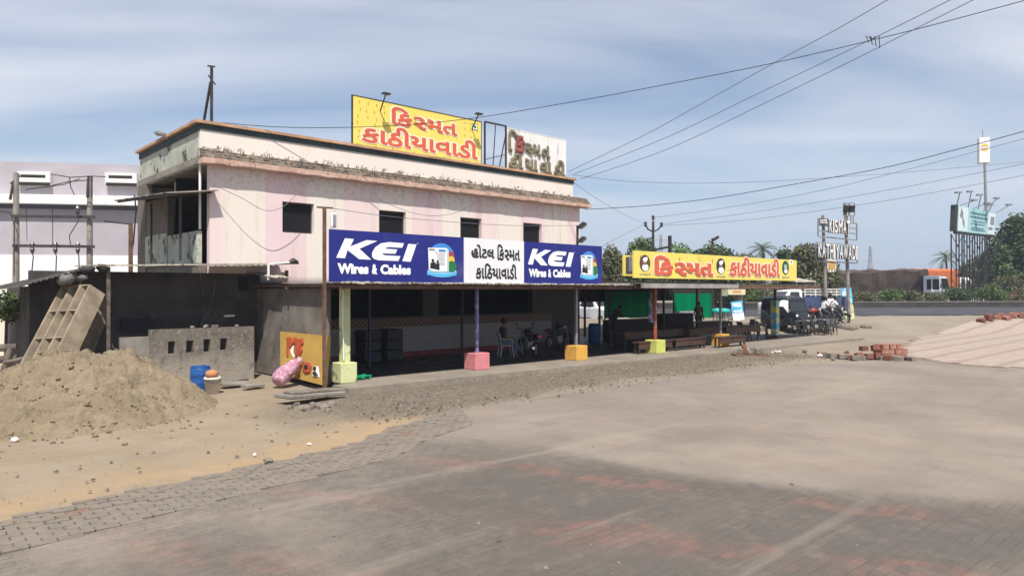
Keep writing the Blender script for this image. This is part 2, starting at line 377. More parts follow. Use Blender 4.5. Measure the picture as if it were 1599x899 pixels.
for y in gy:
    row = []
    for x in gx:
        X, Y = cam_xy(x, y); z = height(x, y)
        pv = paved(x, y)
        dlt = y - edge_y(x)
        if pv: z -= .05 if dlt < -.6 else .012
        elif -4.6 < x < 21 and -1.3 < y < 8: z -= .06
        elif Y < 60 and -30 < x < 45:
            z += .035*noise.fractal(Vector((x*.5, y*.5, 0)), 1, 2, 5) + .02*noise.noise(Vector((x*2.1, y*2.1, 3)))
            if -7.5 < x < 12 and -4.6 < y < -.9: z += .05*sstep(-4.6, -3.4, y)*sstep(-.9, -1.8, y) + .03*noise.fractal(Vector((x*2, y*2, 7)), 1, 2, 4)
            z -= .015
        v = bm.verts.new((x, y, z))
        nn = noise.fractal(Vector((x*.35, y*.35, 9)), 1, 2, 4)
        rub = sstep(-8.2, -5.5, x+nn*1.5)*sstep(16, 12, x+nn*2)*sstep(-4.75, -3.9, y+nn*.5)*sstep(-.5, -1.0, y)
        v[tl[0]] = sstep(-3.0, -7., x + nn*1.5)
        v[tl[1]] = rub
        v[tl[2]] = sstep(1.5, .3, dlt+nn*.4)*sstep(-4.4, -6.2, x)
        row.append(v)
    gv.append(row)
for j in range(len(gy)-1):
    for i in range(len(gx)-1): bm.faces.new((gv[j][i], gv[j][i+1], gv[j+1][i+1], gv[j+1][i]))
n = NT('bare_earth')
fine = n.nz(9, 8, rough=.7); big = n.nz(.35, 8); grit = n.nz(60, 4)
base = n.mix(n.rng(big, .3, .7), (0.218, 0.182, 0.142), (0.277, 0.231, 0.182))
sand = n.mix(n.rng(n.nz(.9, 8), .35, .65), (0.256, 0.199, 0.131), (0.297, 0.238, 0.167))
base = n.mix(n.at('sandy'), base, sand)
base = n.mix(n.ma('MULTIPLY', n.at('tanstrip'), n.rng(n.nz(1.3, 6), .3, .55)), base, (0.350, 0.244, 0.139))
rubc = n.mix(n.rng(n.nz(14, 8, rough=.75), .38, .62), (.06, .048, .036), (.2, .163, .122))
rubc = n.mix(n.rng(n.nz(.7, 6), .4, .65, 0, .8), rubc, (.125, .102, .078))
base = n.mix(n.at('rubbly'), base, rubc)
track = n.nz(1.0, 7, vec=n.mapv((.22, 2.2, 1), rot=(0, 0, math.radians(3))))
base = n.mix(n.rng(track, .54, .72, 0, .45), base, (0.224, 0.198, 0.172))
base = n.mix(n.rng(fine, .3, .75, .0, .4), base, (.3, .25, .2))
base = n.mix(n.rng(n.vor(7), .1, .02, 0, .7), base, (.16, .13, .1))
n1 = n.bump(n.nz(4, 10, rough=.68), .55, .06); n1 = n.bump(grit, .3, .015, n1)
me = bpy.data.meshes.new('ground'); bm.to_mesh(me); bm.free(); me.materials.append(n.end(base, .95, n1, 0, .1))
for p in me.polygons: p.use_smooth = True
tag(bpy.data.objects.new('ground', me), kind='structure'); COL.objects.link(bpy.data.objects['ground'])

# ---- block paving: one sheet, real blocks along its broken edge
def paver_nodes(n, lx=.23, ly=.115):
    x, y, _ = n.xyz(n.tc.outputs['Object'])
    zig = n.ma('MULTIPLY', n.ma('PINGPONG', n.ma('DIVIDE', y, ly/2), 1.0), .03)
    wob = n.ma('MULTIPLY', n.nz(.9, 4), .16)
    v = n.comb(n.ma('ADD', n.ma('ADD', x, zig), wob), n.ma('ADD', y, wob))
    b = n.t.nodes.new('ShaderNodeTexBrick'); n.t.links.new(v, b.inputs['Vector']); b.offset = .5
    b.inputs['Scale'].default_value = 1; b.inputs['Brick Width'].default_value = lx; b.inputs['Row Height'].default_value = ly
    b.inputs['Mortar Size'].default_value = .006; b.inputs['Mortar Smooth'].default_value = .3
    b.inputs['Color1'].default_value = (0, 0, 0, 1); b.inputs['Color2'].default_value = (1, 1, 1, 1); b.inputs['Mortar'].default_value = (.5, .5, .5, 1)
    return b.outputs['Color'], b.outputs['Fac']
def red_bands(n):      # zones where red blocks were laid among the grey
    w = n.nz(.8, 3); x, y, _ = n.xyz()
    a = n.ma('ADD', n.ma('ADD', x, n.ma('MULTIPLY', y, .45)), n.ma('MULTIPLY', w, 1.5))
    return n.ma('MULTIPLY', n.rng(n.ma('PINGPONG', a, 1.12), .62, .98), n.rng(n.nz(.55, 5), .38, .6, .1, 1))
n = NT('block_paving')
bc, mort = paver_nodes(n)
bx = n.xyz(bc)[0]
grey = n.mix(n.ma('MULTIPLY_ADD', bx, .5, .2), (.108, .091, .077), (.146, .124, .105)); grey = n.mix(n.rng(n.nz(.9, 8, rough=.65), .48, .68, 0, .5), grey, (.118, .1, .09))
grey = n.mix(n.rng(n.nz(6, 8, rough=.7), .3, .72), (.105, .092, .08), grey)
isred = n.ma('MULTIPLY', red_bands(n), n.rng(n.ma('ADD', n.ma('MULTIPLY', bx, .3), n.ma('MULTIPLY', n.nz(2.6, 7, rough=.65), .9)), .38, .78))
col = n.mix(n.ma('MULTIPLY', isred, .8), grey, (.205, .115, .093))
wear = n.at('dusty'); dn = n.nz(.55, 9, rough=.62, vec=n.mapv((1, .55, 1), rot=(0, 0, math.radians(-32))))
dn2 = n.nz(5, 8, rough=.7)
dcol = n.mix(n.rng(n.nz(.3, 5), .35, .65), (.25, .206, .168), (.305, .254, .208))
mask = n.rng(n.ma('ADD', wear, n.ma('ADD', n.ma('MULTIPLY', n.ma('SUBTRACT', dn, .5), .95), n.ma('MULTIPLY', n.ma('SUBTRACT', dn2, .5), .55))), .12, .78)
near = n.at('nearedge')
jointc = n.ma('MULTIPLY', mort, n.ma('ADD', n.ma('MULTIPLY', near, .5), n.ma('MULTIPLY', n.rng(n.nz(1.5, 8, rough=.65), .42, .7), .62)))
col = n.mix(n.ma('MULTIPLY', mask, n.rng(n.nz(.45, 8, rough=.65), .3, .7, .62, .93)), col, dcol)
col = n.mix(n.ma('MULTIPLY', n.rng(n.nz(2.3, 9, rough=.7), .5, .72), .45), col, (.2, .168, .14))
col = n.mix(n.ma('MULTIPLY', n.rng(n.nz(.8, 7), .55, .75), .35), col, (.115, .096, .084))
col = n.mix(n.ma('MULTIPLY', jointc, n.ma('MULTIPLY_ADD', mask, -.85, 1.0)), col, (.055, .045, .038))
col = n.mix(n.ma('MULTIPLY', mask, n.rng(n.nz(.13, 6), .5, .68, 0, .5)), col, (.19, .168, .158))
trk = n.nz(.8, 7, vec=n.mapv((.12, 1.5, 1), rot=(0, 0, math.radians(24))), rough=.6)
col = n.mix(n.rng(trk, .55, .7, 0, .38), col, (.17, .145, .122)); col = n.mix(n.rng(trk, .42, .3, 0, .3), col, (.33, .28, .23))
col = n.mix(n.rng(n.vor(1.7), .035, .015, 0, .85), col, (.06, .05, .043)); col = n.mix(n.rng(n.vor(2.3, n.mapv((1, 1, 1), loc=(3.7, 1.2, 0))), .03, .012, 0, .8), col, (.4, .37, .33))
col = n.mix(n.rng(n.nz(38, 5, rough=.75), .52, .75, 0, .4), col, (.085, .074, .064))
nb = n.bump(n.ma('SUBTRACT', n.ma('MULTIPLY', bx, .5), n.ma('MULTIPLY', mort, n.ma('MULTIPLY', n.ma('ADD', .6, near), n.ma('MULTIPLY_ADD', mask, -.85, 1.0)))), .5, .012)
nb = n.bump(n.nz(25, 7, rough=.7), .35, .012, nb); nb = n.bump(n.nz(1.2, 4), .25, .05, nb)
M['paving'] = n.end(col, n.rng(mask, 0, 1, .8, .95), nb, 0, .2)
px_ = axis(-16, 40, .2, 60, 1.4); px_ = [x for x in px_ if -45 < x < 62]
bm = bmesh.new(); dl = bm.verts.layers.float.new('dusty'); nl = bm.verts.layers.float.new('nearedge')
def dust_line(X):
    T = [(-9, 20), (-4.5, 16), (-2.2, 13.2), (.6, 11.1), (1.8, 10), (4, 8.8), (6.2, 8.4), (12, 8.2)]
    for (a, b), (c, d) in zip(T, T[1:]):
        if a <= X <= c: return b+(d-b)*(X-a)/(c-a)
    return 20 if X < 0 else 8.2
BORDER = 1.35                         # width of the strip built of separate blocks
def border_in(x): return sstep(-4.0, -5.2, x)*BORDER if x > -16 else 0.
rows = []
NY = 90
for x in px_:
    ye = edge_y(x) - border_in(x) + (.10*noise.noise(Vector((x*1.7, 0, 0))) if x > -5 else .0); row = []
    for k in range(NY+1):
        t = (k/NY)**1.8; y = ye - 30*t
        X, Y = cam_xy(x, y)
        v = bm.verts.new((x, y, height(x, y) + .008*noise.noise(Vector((x*.6, y*.6, 0))) + .004))
        # the wheel-swept clean zone near the viewer ends along a ragged line; dust lies beyond it
        hw = .75 + 2.0*sstep(2.0, -1.5, X); lo = .12 + .3*sstep(1.5, -3.0, X); d = lo+(1-lo)*sstep(-hw, hw, Y - dust_line(X)); d = max(d, .62*sstep(2.4, .2, edge_y(x)-y)*sstep(0, -3, X))
        v[dl] = d; v[nl] = sstep(2.8, .5, edge_y(x)-y)*sstep(-4.3, -6, x)
        row.append(v)
    rows.append(row)
for a, b in zip(rows, rows[1:]):
    for k in range(NY): bm.faces.new((a[k+1], b[k+1], b[k], a[k]))
me = bpy.data.meshes.new('paving'); bm.to_mesh(me); bm.free(); me.materials.append(M['paving'])
for p in me.polygons: p.use_smooth = True
tag(bpy.data.objects.new('paving', me), kind='structure'); COL.objects.link(bpy.data.objects['paving'])
mb = MB()
LX, LY = .235, .118
y0 = -16
for r in range(70):
    yb = -4.6 - r*LY
    for c in range(60):
        xb = -16 + c*LX + (LX/2 if r % 2 else 0)
        e = edge_y(xb+LX/2)
        if xb > -4.4 or yb+LY > e + .06*noise.noise(Vector((xb*2, 0, 0))) or yb < e-border_in(xb)-.35*LY: continue
        dist = e-yb
        gap = .006 + .011*sstep(1.5, .2, dist)*random.random()
        dz = random.uniform(-.012, .008)*sstep(1.6, .1, dist)
        tx, ty = random.uniform(-.02, .02)*sstep(1.4, .1, dist), random.uniform(-.02, .02)*sstep(1.4, .1, dist)
        rz = random.uniform(-.03, .03)*sstep(1.5, .2, dist)
        xa, xc = -LX/2+gap*.9, LX/2-gap*.9; ya, yc = -LY/2+.0015+gap*.12, LY/2-.0015-gap*.12; zg = .022
        poly = [(xa, ya), (xa+zg, ya/3), (xa, yc/3+ya/9), (xa+zg, yc), (xc+zg, yc), (xc, yc/3+ya/9), (xc+zg, ya/3), (xc, ya)]
        zc = height(xb, yb) + .004 + dz + .003*sstep(BORDER-.5, BORDER, dist)
        redn = math.sin((xb*.62 - yb*.78)*2.7) + .5*noise.noise(Vector((xb, yb, 5)))
        mb.i = 1 if redn > 1.12 and random.random() < .6 else 0
        cxx, cyy = xb+LX/2, yb+LY/2; cr_, sr_ = math.cos(rz), math.sin(rz)
        top = [mb.bm.verts.new((cxx + x*cr_-y*sr_, cyy + x*sr_+y*cr_, zc + x*tx + y*ty)) for x, y in poly]
        bot = [mb.bm.verts.new((v.co.x, v.co.y, zc-.06)) for v in top]
        mb.face(top)
        for q in range(8): mb.face([top[q], bot[q], bot[(q+1) % 8], top[(q+1) % 8]])
def blockmat(name, a, b):
    n = NT(name); col = n.mix(n.rng(n.nz(3, 8), .3, .7), a, b); col = n.mix(n.rng(n.nz(7, 8, rough=.7), .42, .66, 0, .7), col, (.235, .185, .14))
    return n.end(col, .9, n.bump(n.nz(30, 6), .3, .01), 0, .2)
tag(link('paving_border', mb, [blockmat('grey_block', (.165, .142, .12), (.215, .185, .153)), blockmat('red_block', (.2, .12, .095), (.19, .15, .122))]), kind='structure')
# ---- fresh red paving on the right
n = NT('fresh_paving'); bc, mort = paver_nodes(n, .24, .24); bx = n.xyz(bc)[0]
x, y, _ = n.xyz()
rowb = n.rng(n.ma('PINGPONG', n.ma('ADD', y, n.ma('MULTIPLY', n.nz(.6, 3), .25)), .62), .08, .2)
col = n.mix(bx, (.32, .245, .2), (.385, .305, .255)); col = n.mix(n.rng(n.nz(1.1, 8), .35, .65, 0, .75), col, (.36, .3, .25))
col = n.mix(n.ma('MULTIPLY', n.ma('SUBTRACT', 1.0, rowb), .5), col, (.22, .165, .135)); col = n.mix(n.ma('MULTIPLY', mort, .25), col, (.2, .15, .12))
M['freshpaving'] = n.end(col, .9, n.bump(n.nz(20, 6), .3, .012), 0, .2)
bm = bmesh.new(); st = .35; grid = {}
xs = [p.x for p in NEWP]; ys = [p.y for p in NEWP]
xx = min(xs)
while xx < max(xs):
    yy = min(ys)
    while yy < max(ys):
        j = .3*noise.noise(Vector((xx, yy, 0)))
        if inside(NEWP, xx+j, yy+j):
            q = []
            for a, b in ((0, 0), (st, 0), (st, st), (0, st)):
                k = (round((xx+a)/st), round((yy+b)/st))
                if k not in grid: grid[k] = bm.verts.new((xx+a, yy+b, height(xx+a, yy+b)+.05))
                q.append(grid[k])
            if len(set(q)) == 4: bm.faces.new(q)
        yy += st
    xx += st
ext = bmesh.ops.extrude_face_region(bm, geom=bm.faces[:]); bmesh.ops.translate(bm, vec=(0, 0, -.09), verts=[v for v in ext['geom'] if isinstance(v, bmesh.types.BMVert)])
bmesh.ops.recalc_face_normals(bm, faces=bm.faces)
me = bpy.data.meshes.new('new_paving'); bm.to_mesh(me); bm.free(); me.materials.append(M['freshpaving'])
tag(bpy.data.objects.new('new_paving', me), kind='structure'); COL.objects.link(bpy.data.objects['new_paving'])
# ---- walkway under the canopies
mb = MB(); mb.plate([(-4.75, -.95, .1), (2.3, -1.15, .1), (6.4, -1.4, .1), (11.2, -1.6, .1), (16.3, -1.7, .1), (24, -1.9, .1), (24, 12, .1), (-4.2, 12, .1), (-4.2, 0, .1), (-4.75, -.1, .1)], (0, 0, -.25))
n = NT('walkway_concrete'); col = n.mix(n.rng(n.nz(.8, 8), .3, .7), (.22, .19, .155), (.29, .25, .205)); col = n.mix(n.rng(n.nz(6, 8), .4, .7, 0, .5), col, (.17, .145, .12))
tag(link('walkway', mb, n.end(col, .9, n.bump(n.nz(20, 6), .3, .01), 0, .2)), kind='structure')
mb = MB(); mb.plate([(-4.2, .55, .104), (23.5, .55, .104), (23.5, 11.9, .104), (-4.2, 11.9, .104)], (0, 0, -.003)); fl = mat('shade_darkened_floor', (.05, .048, .05), .5, .25, 1, .05)  # dark floor colour paints the deep shade under the canopy
tag(link('hall_floor_shade', mb, fl), kind='structure')
# ---- highway, divider and what lies beyond
def strip(name, a0, b0, a1, b1, z, m, X0=-120, X1=220):
    bm_ = bmesh.new(); pv = None
    for i in range(0, 69):
        X = X0 + (X1-X0)*i/68; r = [bm_.verts.new(WC(X, a0+b0*X, z)), bm_.verts.new(WC(X, a1+b1*X, z))]
        if pv: bm_.faces.new((pv[0], r[0], r[1], pv[1]))
        pv = r
    me = bpy.data.meshes.new(name); bm_.to_mesh(me); bm_.free(); me.materials.append(m); o = bpy.data.objects.new(name, me); COL.objects.link(o); return o
asph = NT('asphalt'); c_ = asph.mix(asph.rng(asph.nz(.5, 7), .3, .7), (.045, .046, .052), (.065, .064, .066)); asph.end(c_, .8, asph.bump(asph.nz(30, 5), .2, .01), 0, .3)
tag(strip('highway_road', 42.5, .185, 61, .2, .82, asph.m), kind='structure')
tag(strip('far_carriageway', 65.5, .2, 81, .2, .82, asph.m), kind='structure')
lm = mat('lane_paint', (.6, .6, .58), .7, .1, 3, 0)
mb = MB()
for i in range(-8, 16):
    X = i*8.0; a = WC(X, 51.5+.193*X, .826); b = WC(X+3, 51.5+.193*(X+3), .826); pn = (F - R*.193).normalized()*.07
    mb.quadpts([a-pn, b-pn, b+pn, a+pn])
tag(link('lane_markings', mb, lm), kind='structure')

# ================================================================== THE HOTEL BUILDING
XL, XR, DF = -6.03, 10.1, 5.0           # facade: along x from XL to XR at y = DF
n = NT('striped_facade_paint')
x, y, z = n.xyz(n.tc.outputs['Object'])
sx = n.ma('FLOORED_MODULO', n.ma('ADD', x, .9), 2.72)
st_ = n.rng(sx, 1.33, 1.39)
col = n.mix(st_, (.70, .54, .555), (.71, .655, .585))
st2 = n.rng(n.ma('FLOORED_MODULO', n.ma('ADD', x, .9), 5.44), 2.70, 2.74)
col = n.mix(n.ma('MULTIPLY', st2, .45), col, (.73, .63, .58))
col = n.mix(n.rng(n.nz(.8, 8), .3, .7, 0, .2), col, (.74, .64, .56))
drip = n.nz(2.2, 8, vec=n.mapv((1, 1, .1)), rough=.7)
col = n.mix(n.ma('MULTIPLY', n.rng(drip, .5, .72), .5), col, (.45, .37, .32)); col = n.mix(n.rng(n.nz(1.4, 9, rough=.68), .56, .7, 0, .28), col, (.55, .47, .42)); col = n.mix(n.ma('MULTIPLY', n.rng(z, 5.2, 6.2), n.rng(n.nz(6, 9, rough=.72), .48, .62, 0, .5)), col, (.3, .25, .215))
low = n.rng(z, 3.0, 2.6)  # canopy shade darkened into the wall colour down here
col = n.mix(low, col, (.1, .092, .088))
M['facade'] = n.end(col, .85, n.bump(n.nz(14, 7), .25, .015), 0, .2)
n = NT('parapet_paint'); x, y, z = n.xyz(n.tc.outputs['Object'])
col = n.mix(n.rng(n.nz(.6, 7), .3, .7), (.72, .645, .58), (.75, .68, .62))
mould = n.rng(n.ma('ADD', n.nz(5, 9, rough=.72), n.ma('MULTIPLY', n.rng(z, 6.98, 6.55), .22)), .66, .74)
col = n.mix(n.ma('MULTIPLY', mould, .85), col, (.12, .1, .085))
col = n.mix(n.ma('MULTIPLY', n.rng(n.nz(1.7, 8, vec=n.mapv((1, 1, .12)), rough=.7), .55, .75), .3), col, (.4, .33, .27))
M['parapet'] = n.end(col, .85, n.bump(n.nz(14, 7), .25, .015), 0, .2)
n = NT('mouldy_chajja'); 
col = n.mix(n.rng(n.nz(2.2, 9, rough=.7), .38, .62), (.2, .165, .13), (.4, .33, .265)); col = n.mix(n.rng(n.nz(7, 9, rough=.75), .48, .58, 0, .85), col, (.085, .072, .06))
M['chajja'] = n.end(col, .95, n.bump(n.nz(12, 8, rough=.7), .7, .04), 0, .15)
n = NT('peeling_pink_soffit'); col = n.mix(n.rng(n.nz(3, 9, rough=.7), .4, .6), (.5, .32, .25), (.62, .44, .36)); col = n.mix(n.rng(n.nz(8, 9, rough=.75), .55, .65), col, (.12, .1, .085))
M['chajjaedge'] = n.end(col, .95, n.bump(n.nz(12, 8, rough=.7), .6, .04), 0, .15)
hb = thing('hotel_building', 'two storey pink and cream striped roadside hotel with peeling cornice and open dark windows', 'building', (2, 8, 0))
WINS = [(-3.79, -2.72), (-.27, .85), (3.33, 4.39), (6.64, 7.72)]
mb = MB()                               # front wall with its openings
def wall_x(mb, x0, x1, z0, z1, holes, ya, yb):
    xs_ = sorted({x0, x1} | {h[0] for h in holes} | {h[1] for h in holes}); zs_ = sorted({z0, z1} | {h[2] for h in holes} | {h[3] for h in holes})
    for a, b in zip(xs_, xs_[1:]):
        run = None
        for c, d in zip(zs_, zs_[1:]):
            if any(h[0] <= a and b <= h[1] and h[2] <= c and d <= h[3] for h in holes):
                if run: mb.box(a, b, ya, yb, *run); run = None
            else: run = (run[0], d) if run else (c, d)
        if run: mb.box(a, b, ya, yb, *run)
wall_x(mb, XL, XR, .0, 6.22, [(a, b, 4.33, 5.31) for a, b in WINS] + [(-3.2, 1.6, 1.55, 2.55), (2.3, 7.2, 1.55, 2.55)], DF, DF+.22)
bmesh.ops.remove_doubles(mb.bm, verts=mb.bm.verts, dist=1e-4)
bmesh.ops.delete(mb.bm, geom=[f for f in mb.bm.faces if any(g is not f and set(g.verts) == set(f.verts) for e in f.edges for g in e.link_faces)], context='FACES_ONLY')
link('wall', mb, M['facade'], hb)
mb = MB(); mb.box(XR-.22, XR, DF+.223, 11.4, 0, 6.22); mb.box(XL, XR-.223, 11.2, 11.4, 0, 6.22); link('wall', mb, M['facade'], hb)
mb = MB(); mb.box(XL+.02, XR-.225, DF+.225, 11.19, 3.12, 3.3); link('floor_slab', mb, M['brownwall'], hb)
mb = MB(); mb.box(XL-.3, XR+.02, DF-.02, 11.45, 6.225, 6.42); link('roof', mb, M['concrete'], hb)
mb = MB()
PL, PR = -6.32, 9.62
mb.box(PL, PR, DF-.04, DF+.12, 6.425, 7.36); mb.box(PR-.16, PR, DF+.123, 11.2, 6.425, 7.36); mb.box(PL+.16, PR-.163, 11.05, 11.2, 6.425, 7.36)
link('parapet', mb, M['parapet'], hb)
mb = MB(); mb.box(PL, PL+.155, DF+.123, 11.2, 6.2, 7.36); link('parapet', mb, M['greenish'], hb)
mb = MB(); mb.box(PL-.03, PR+.03, DF-.075, DF-.043, 7.2, 7.362); mb.box(PL-.035, PL-.003, DF-.04, 11.2, 7.16, 7.362); link('parapet_band', mb, M['teal'], hb)  # teal paint with the coping's shadow darkened into its colour
mb = MB(); mb.box(PL-.15, PR+.1, DF-.16, DF+.2, 7.365, 7.45); mb.box(PL-.15, PL+.2, DF+.2, 11.25, 7.365, 7.45); mb.box(PR-.2, PR+.12, DF+.2, 11.25, 7.365, 7.45); mb.box(PL+.2, PR-.2, 11.0, 11.25, 7.365, 7.45); link('coping', mb, M['coping'], hb)
mb = MB()                              # sloping sun shade over the facade, four tiled steps
prof = [(.0, 6.64), (.085, 6.61), (.07, 6.545), (.165, 6.515), (.15, 6.45), (.25, 6.42), (.235, 6.36), (.33, 6.335)]
def chaj(x0, x1, pr, zlow):
    pts = pr + [(.43, zlow), (.0, zlow+.06)]
    return pts
N_ = 60
for i in range(N_):
    xa = PL-.03 + (XR+.42-PL)*i/N_; xb = PL-.03 + (XR+.42-PL)*(i+1)/N_
    A = []
    for xq in (xa, xb):
        A.append([mb.bm.verts.new((xq, DF-.042-o-.012*noise.noise(Vector((xq*2, o*9, 1))), z_-.018*noise.noise(Vector((xq*1.6, z_*7, 0))))) for o, z_ in prof])
    for k in range(len(prof)-1): mb.face([A[0][k], A[1][k], A[1][k+1], A[0][k+1]])
bmesh.ops.remove_doubles(mb.bm, verts=mb.bm.verts, dist=1e-4)
link('sun_shade', mb, M['chajja'], hb)
mb = MB()
for i in range(N_):
    xa = PL-.03 + (XR+.42-PL)*i/N_; xb = PL-.03 + (XR+.42-PL)*(i+1)/N_
    A = []
    for xq in (xa, xb):
        r_ = .03*noise.noise(Vector((xq*2.3, 0, 4))) - .05*max(0, noise.noise(Vector((xq*1.1, 3, 4))))
        A.append([mb.bm.verts.new(p) for p in ((xq, DF-.375, 6.345), (xq, DF-.365, 6.19-r_), (xq, DF-.003, 6.17), (xq, DF-.003, 6.3))])
    for k in range(4): mb.face([A[0][k], A[1][k], A[1][(k+1) % 4], A[0][(k+1) % 4]])
    if i in (0, N_-1): mb.face(A[0] if i == 0 else A[1])
bmesh.ops.remove_doubles(mb.bm, verts=mb.bm.verts, dist=1e-4)
link('sun_shade_edge', mb, M['chajjaedge'], hb)
for a, b in WINS:
    mb = MB(); t = .05
    mb.box(a, b, DF+.16, DF+.2, 4.33, 4.33+t); mb.box(a, b, DF+.16, DF+.2, 5.31-t, 5.31); mb.box(a, a+t, DF+.16, DF+.2, 4.33+t, 5.31-t); mb.box(b-t, b, DF+.16, DF+.2, 4.33+t, 5.31-t)
    wf = link('window', mb, M['steel'], hb)
    mb = MB(); mb.quadpts([(a+t, DF+.185, 4.38), (b-t, DF+.185, 4.38), (b-t, DF+.185, 5.26), (a+t, DF+.185, 5.26)]); link('pane', mb, M['darkpane'], wf)
# lattice tile band and white dado of the eating hall
n = NT('lattice_tiles'); x, y, z = n.xyz()
d1 = n.ma('PINGPONG', n.ma('ADD', n.ma('MULTIPLY', x, 5.), n.ma('MULTIPLY', z, 5.)), .5); d2 = n.ma('PINGPONG', n.ma('SUBTRACT', n.ma('MULTIPLY', x, 5.), n.ma('MULTIPLY', z, 5.)), .5)
col = n.mix(n.rng(n.ma('MINIMUM', d1, d2), .1, .16), (.19, .16, .13), (.13, .065, .035)); M['lattice'] = n.end(col, .6)
mb = MB(); mb.box(-4.3, 8.3, DF-.012, DF-.002, 1.2, 1.5); link('tile_band', mb, M['lattice'], hb)
mb = MB(); mb.box(-2.2, 8.3, DF-.014, DF-.002, .1, 1.197); link('dado', mb, mat('white_dado', (.3, .29, .285), .7, .1, 2, .05, dirt=(.35, .3, .28)), hb)
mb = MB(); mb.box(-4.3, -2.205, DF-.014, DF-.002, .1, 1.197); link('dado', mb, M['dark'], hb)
mb = MB(); mb.box(-4.3, 8.3, DF-.03, DF-.016, .1, .3); link('skirting', mb, mat('red_skirting', (.22, .05, .05), .6, .2, 3, .05), hb)
# inner room walls so the openings stay dark
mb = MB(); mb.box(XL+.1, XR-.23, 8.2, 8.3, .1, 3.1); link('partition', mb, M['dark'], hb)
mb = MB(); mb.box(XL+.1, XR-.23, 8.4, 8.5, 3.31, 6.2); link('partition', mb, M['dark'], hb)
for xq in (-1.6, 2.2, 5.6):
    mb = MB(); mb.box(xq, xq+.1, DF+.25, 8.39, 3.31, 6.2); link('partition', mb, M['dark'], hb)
# open stair side of the building (its left face)
mb = MB(); mb.box(XL-.29, XL-.1, 8.0, 10.4, 3.3, 5.55); link('stair_wall', mb, M['brownwall'], hb)
mb = MB(); mb.box(XL-.32, XL-.293, 8.0, 10.4, 3.3, 4.35); link('stair_wall_lit_part', mb, M['greenish'], hb)  # one wall: brown above paints the awning's shade, green below its lit part
mb = MB(); mb.box(XL-.29, XL-.14, DF+.23, 7.99, 3.3, 4.25); link('balcony_wall', mb, M['greenish'], hb)
mb = MB(); mb.box(-4.7, -4.55, DF+.23, 11.1, 3.3, 6.2); link('wall', mb, M['brownwall'], hb)
mb = MB(); mb.box(-4.76, -4.71, 5.5, 6.3, 3.32, 5.25); link('door', mb, mat('blue_door', (.05, .07, .14), .6, .2), hb)
mb = MB()
for k in range(7): mb.box(-4.76, -4.72, 6.8+.16*k, 6.83+.16*k, 4.3, 5.3)
for k in range(4): mb.box(-4.765, -4.725, 6.78, 7.8, 4.3+.32*k, 4.33+.32*k)
gw = link('window', mb, M['white'], hb)
mb = MB(); mb.quadpts([(-4.705, 6.8, 4.3), (-4.705, 7.78, 4.3), (-4.705, 7.78, 5.3), (-4.705, 6.8, 5.3)]); link('pane', mb, M['glass'], gw)
mb = MB(); mb.box(XL-.31, XL-.1, 10.405, 11.4, 0, 6.2); mb.box(XL-.25, XL-.02, DF+.23, 11.39, 0, 3.29); link('wall', mb, M['brownwall'], hb)
mb = MB(); mb.box(-5.9, -5.2, 8.5, 8.7, 5.7, 6.1); link('ceiling_beam', mb, M['greenish'], hb)
mb = MB(); mb.tube((-6.22, 5.25, 4.3), (-6.22, 5.25, 6.6), .035, n=8); link('drain_pipe', mb, M['white'], hb)
# weeds and rubbish caught on the sun shade
mb = MB()
for k in range(55):
    cx_ = random.choice([-5.9, -5.2, -4.1, -3.6, -2.2, -1.2, -.9, .8, 2.2, 4.0]) + random.gauss(0, .35)
    p = Vector((cx_, DF-.1-.15*random.random(), 6.6)); d_ = Vector((random.gauss(0, .3), random.gauss(0, .3), 1)).normalized()*random.uniform(.04, .2); s_ = Vector((random.gauss(0, 1), random.gauss(0, 1), 0)).normalized()*.012
    mb.quadpts([p-s_, p+s_, p+d_+s_, p+d_-s_])
link('dry_weeds', mb, mat('dry_weed', (.1, .08, .05), .9, .3), hb)['kind'] = 'stuff'
# tin awning on the stair side
def corrugated(mb, c0, c1, c2, c3, nseg, amp, nrm=(0, 0, 1), rag=0.):
    """sheet c0-c1 (one eave) to c3-c2 (other), ridges running from eave to eave"""
    c0, c1, c2, c3 = map(Vector, (c0, c1, c2, c3)); n_ = Vector(nrm); pv = None
    for i in range(nseg*2+1):
        t = i/(nseg*2); o = n_*(amp*(1 if i % 2 else -1)); e = random.uniform(-rag, rag)
        a = c0.lerp(c1, t); b = c3.lerp(c2, t); a = a + (a-b).normalized()*e
        r = [mb.bm.verts.new(a+o), mb.bm.verts.new(b+o), mb.bm.verts.new(b+o-n_*.006), mb.bm.verts.new(a+o-n_*.006)]
        if pv:
            for k in range(4): mb.face([pv[k], r[k], r[(k+1) % 4], pv[(k+1) % 4]])
        pv = r
aw = thing('tin_awning', 'rusty tin awning on thin posts beside the open stair of the pink hotel', 'awning', (-6.9, 6, 5))
mb = MB(); corrugated(mb, (-7.3, 4.6, 5.22), (-7.3, 10.5, 5.55), (-5.9, 10.5, 5.72), (-5.9, 4.6, 5.42), 20, .02, rag=.05); link('sheet', mb, M['tin'], aw)
mb = MB(); mb.bar((-7.2, 4.7, 5.17), (-7.2, 10.4, 5.5), .05); mb.bar((-6.1, 4.7, 5.34), (-6.1, 10.4, 5.66), .05); link('rail', mb, M['steel'], aw)
for yq in (5.3, 8.2):
    mb = MB(); mb.bar((-6.75, yq, 3.35), (-6.75, yq, 5.3), .06); link('post', mb, M['steel'], aw)
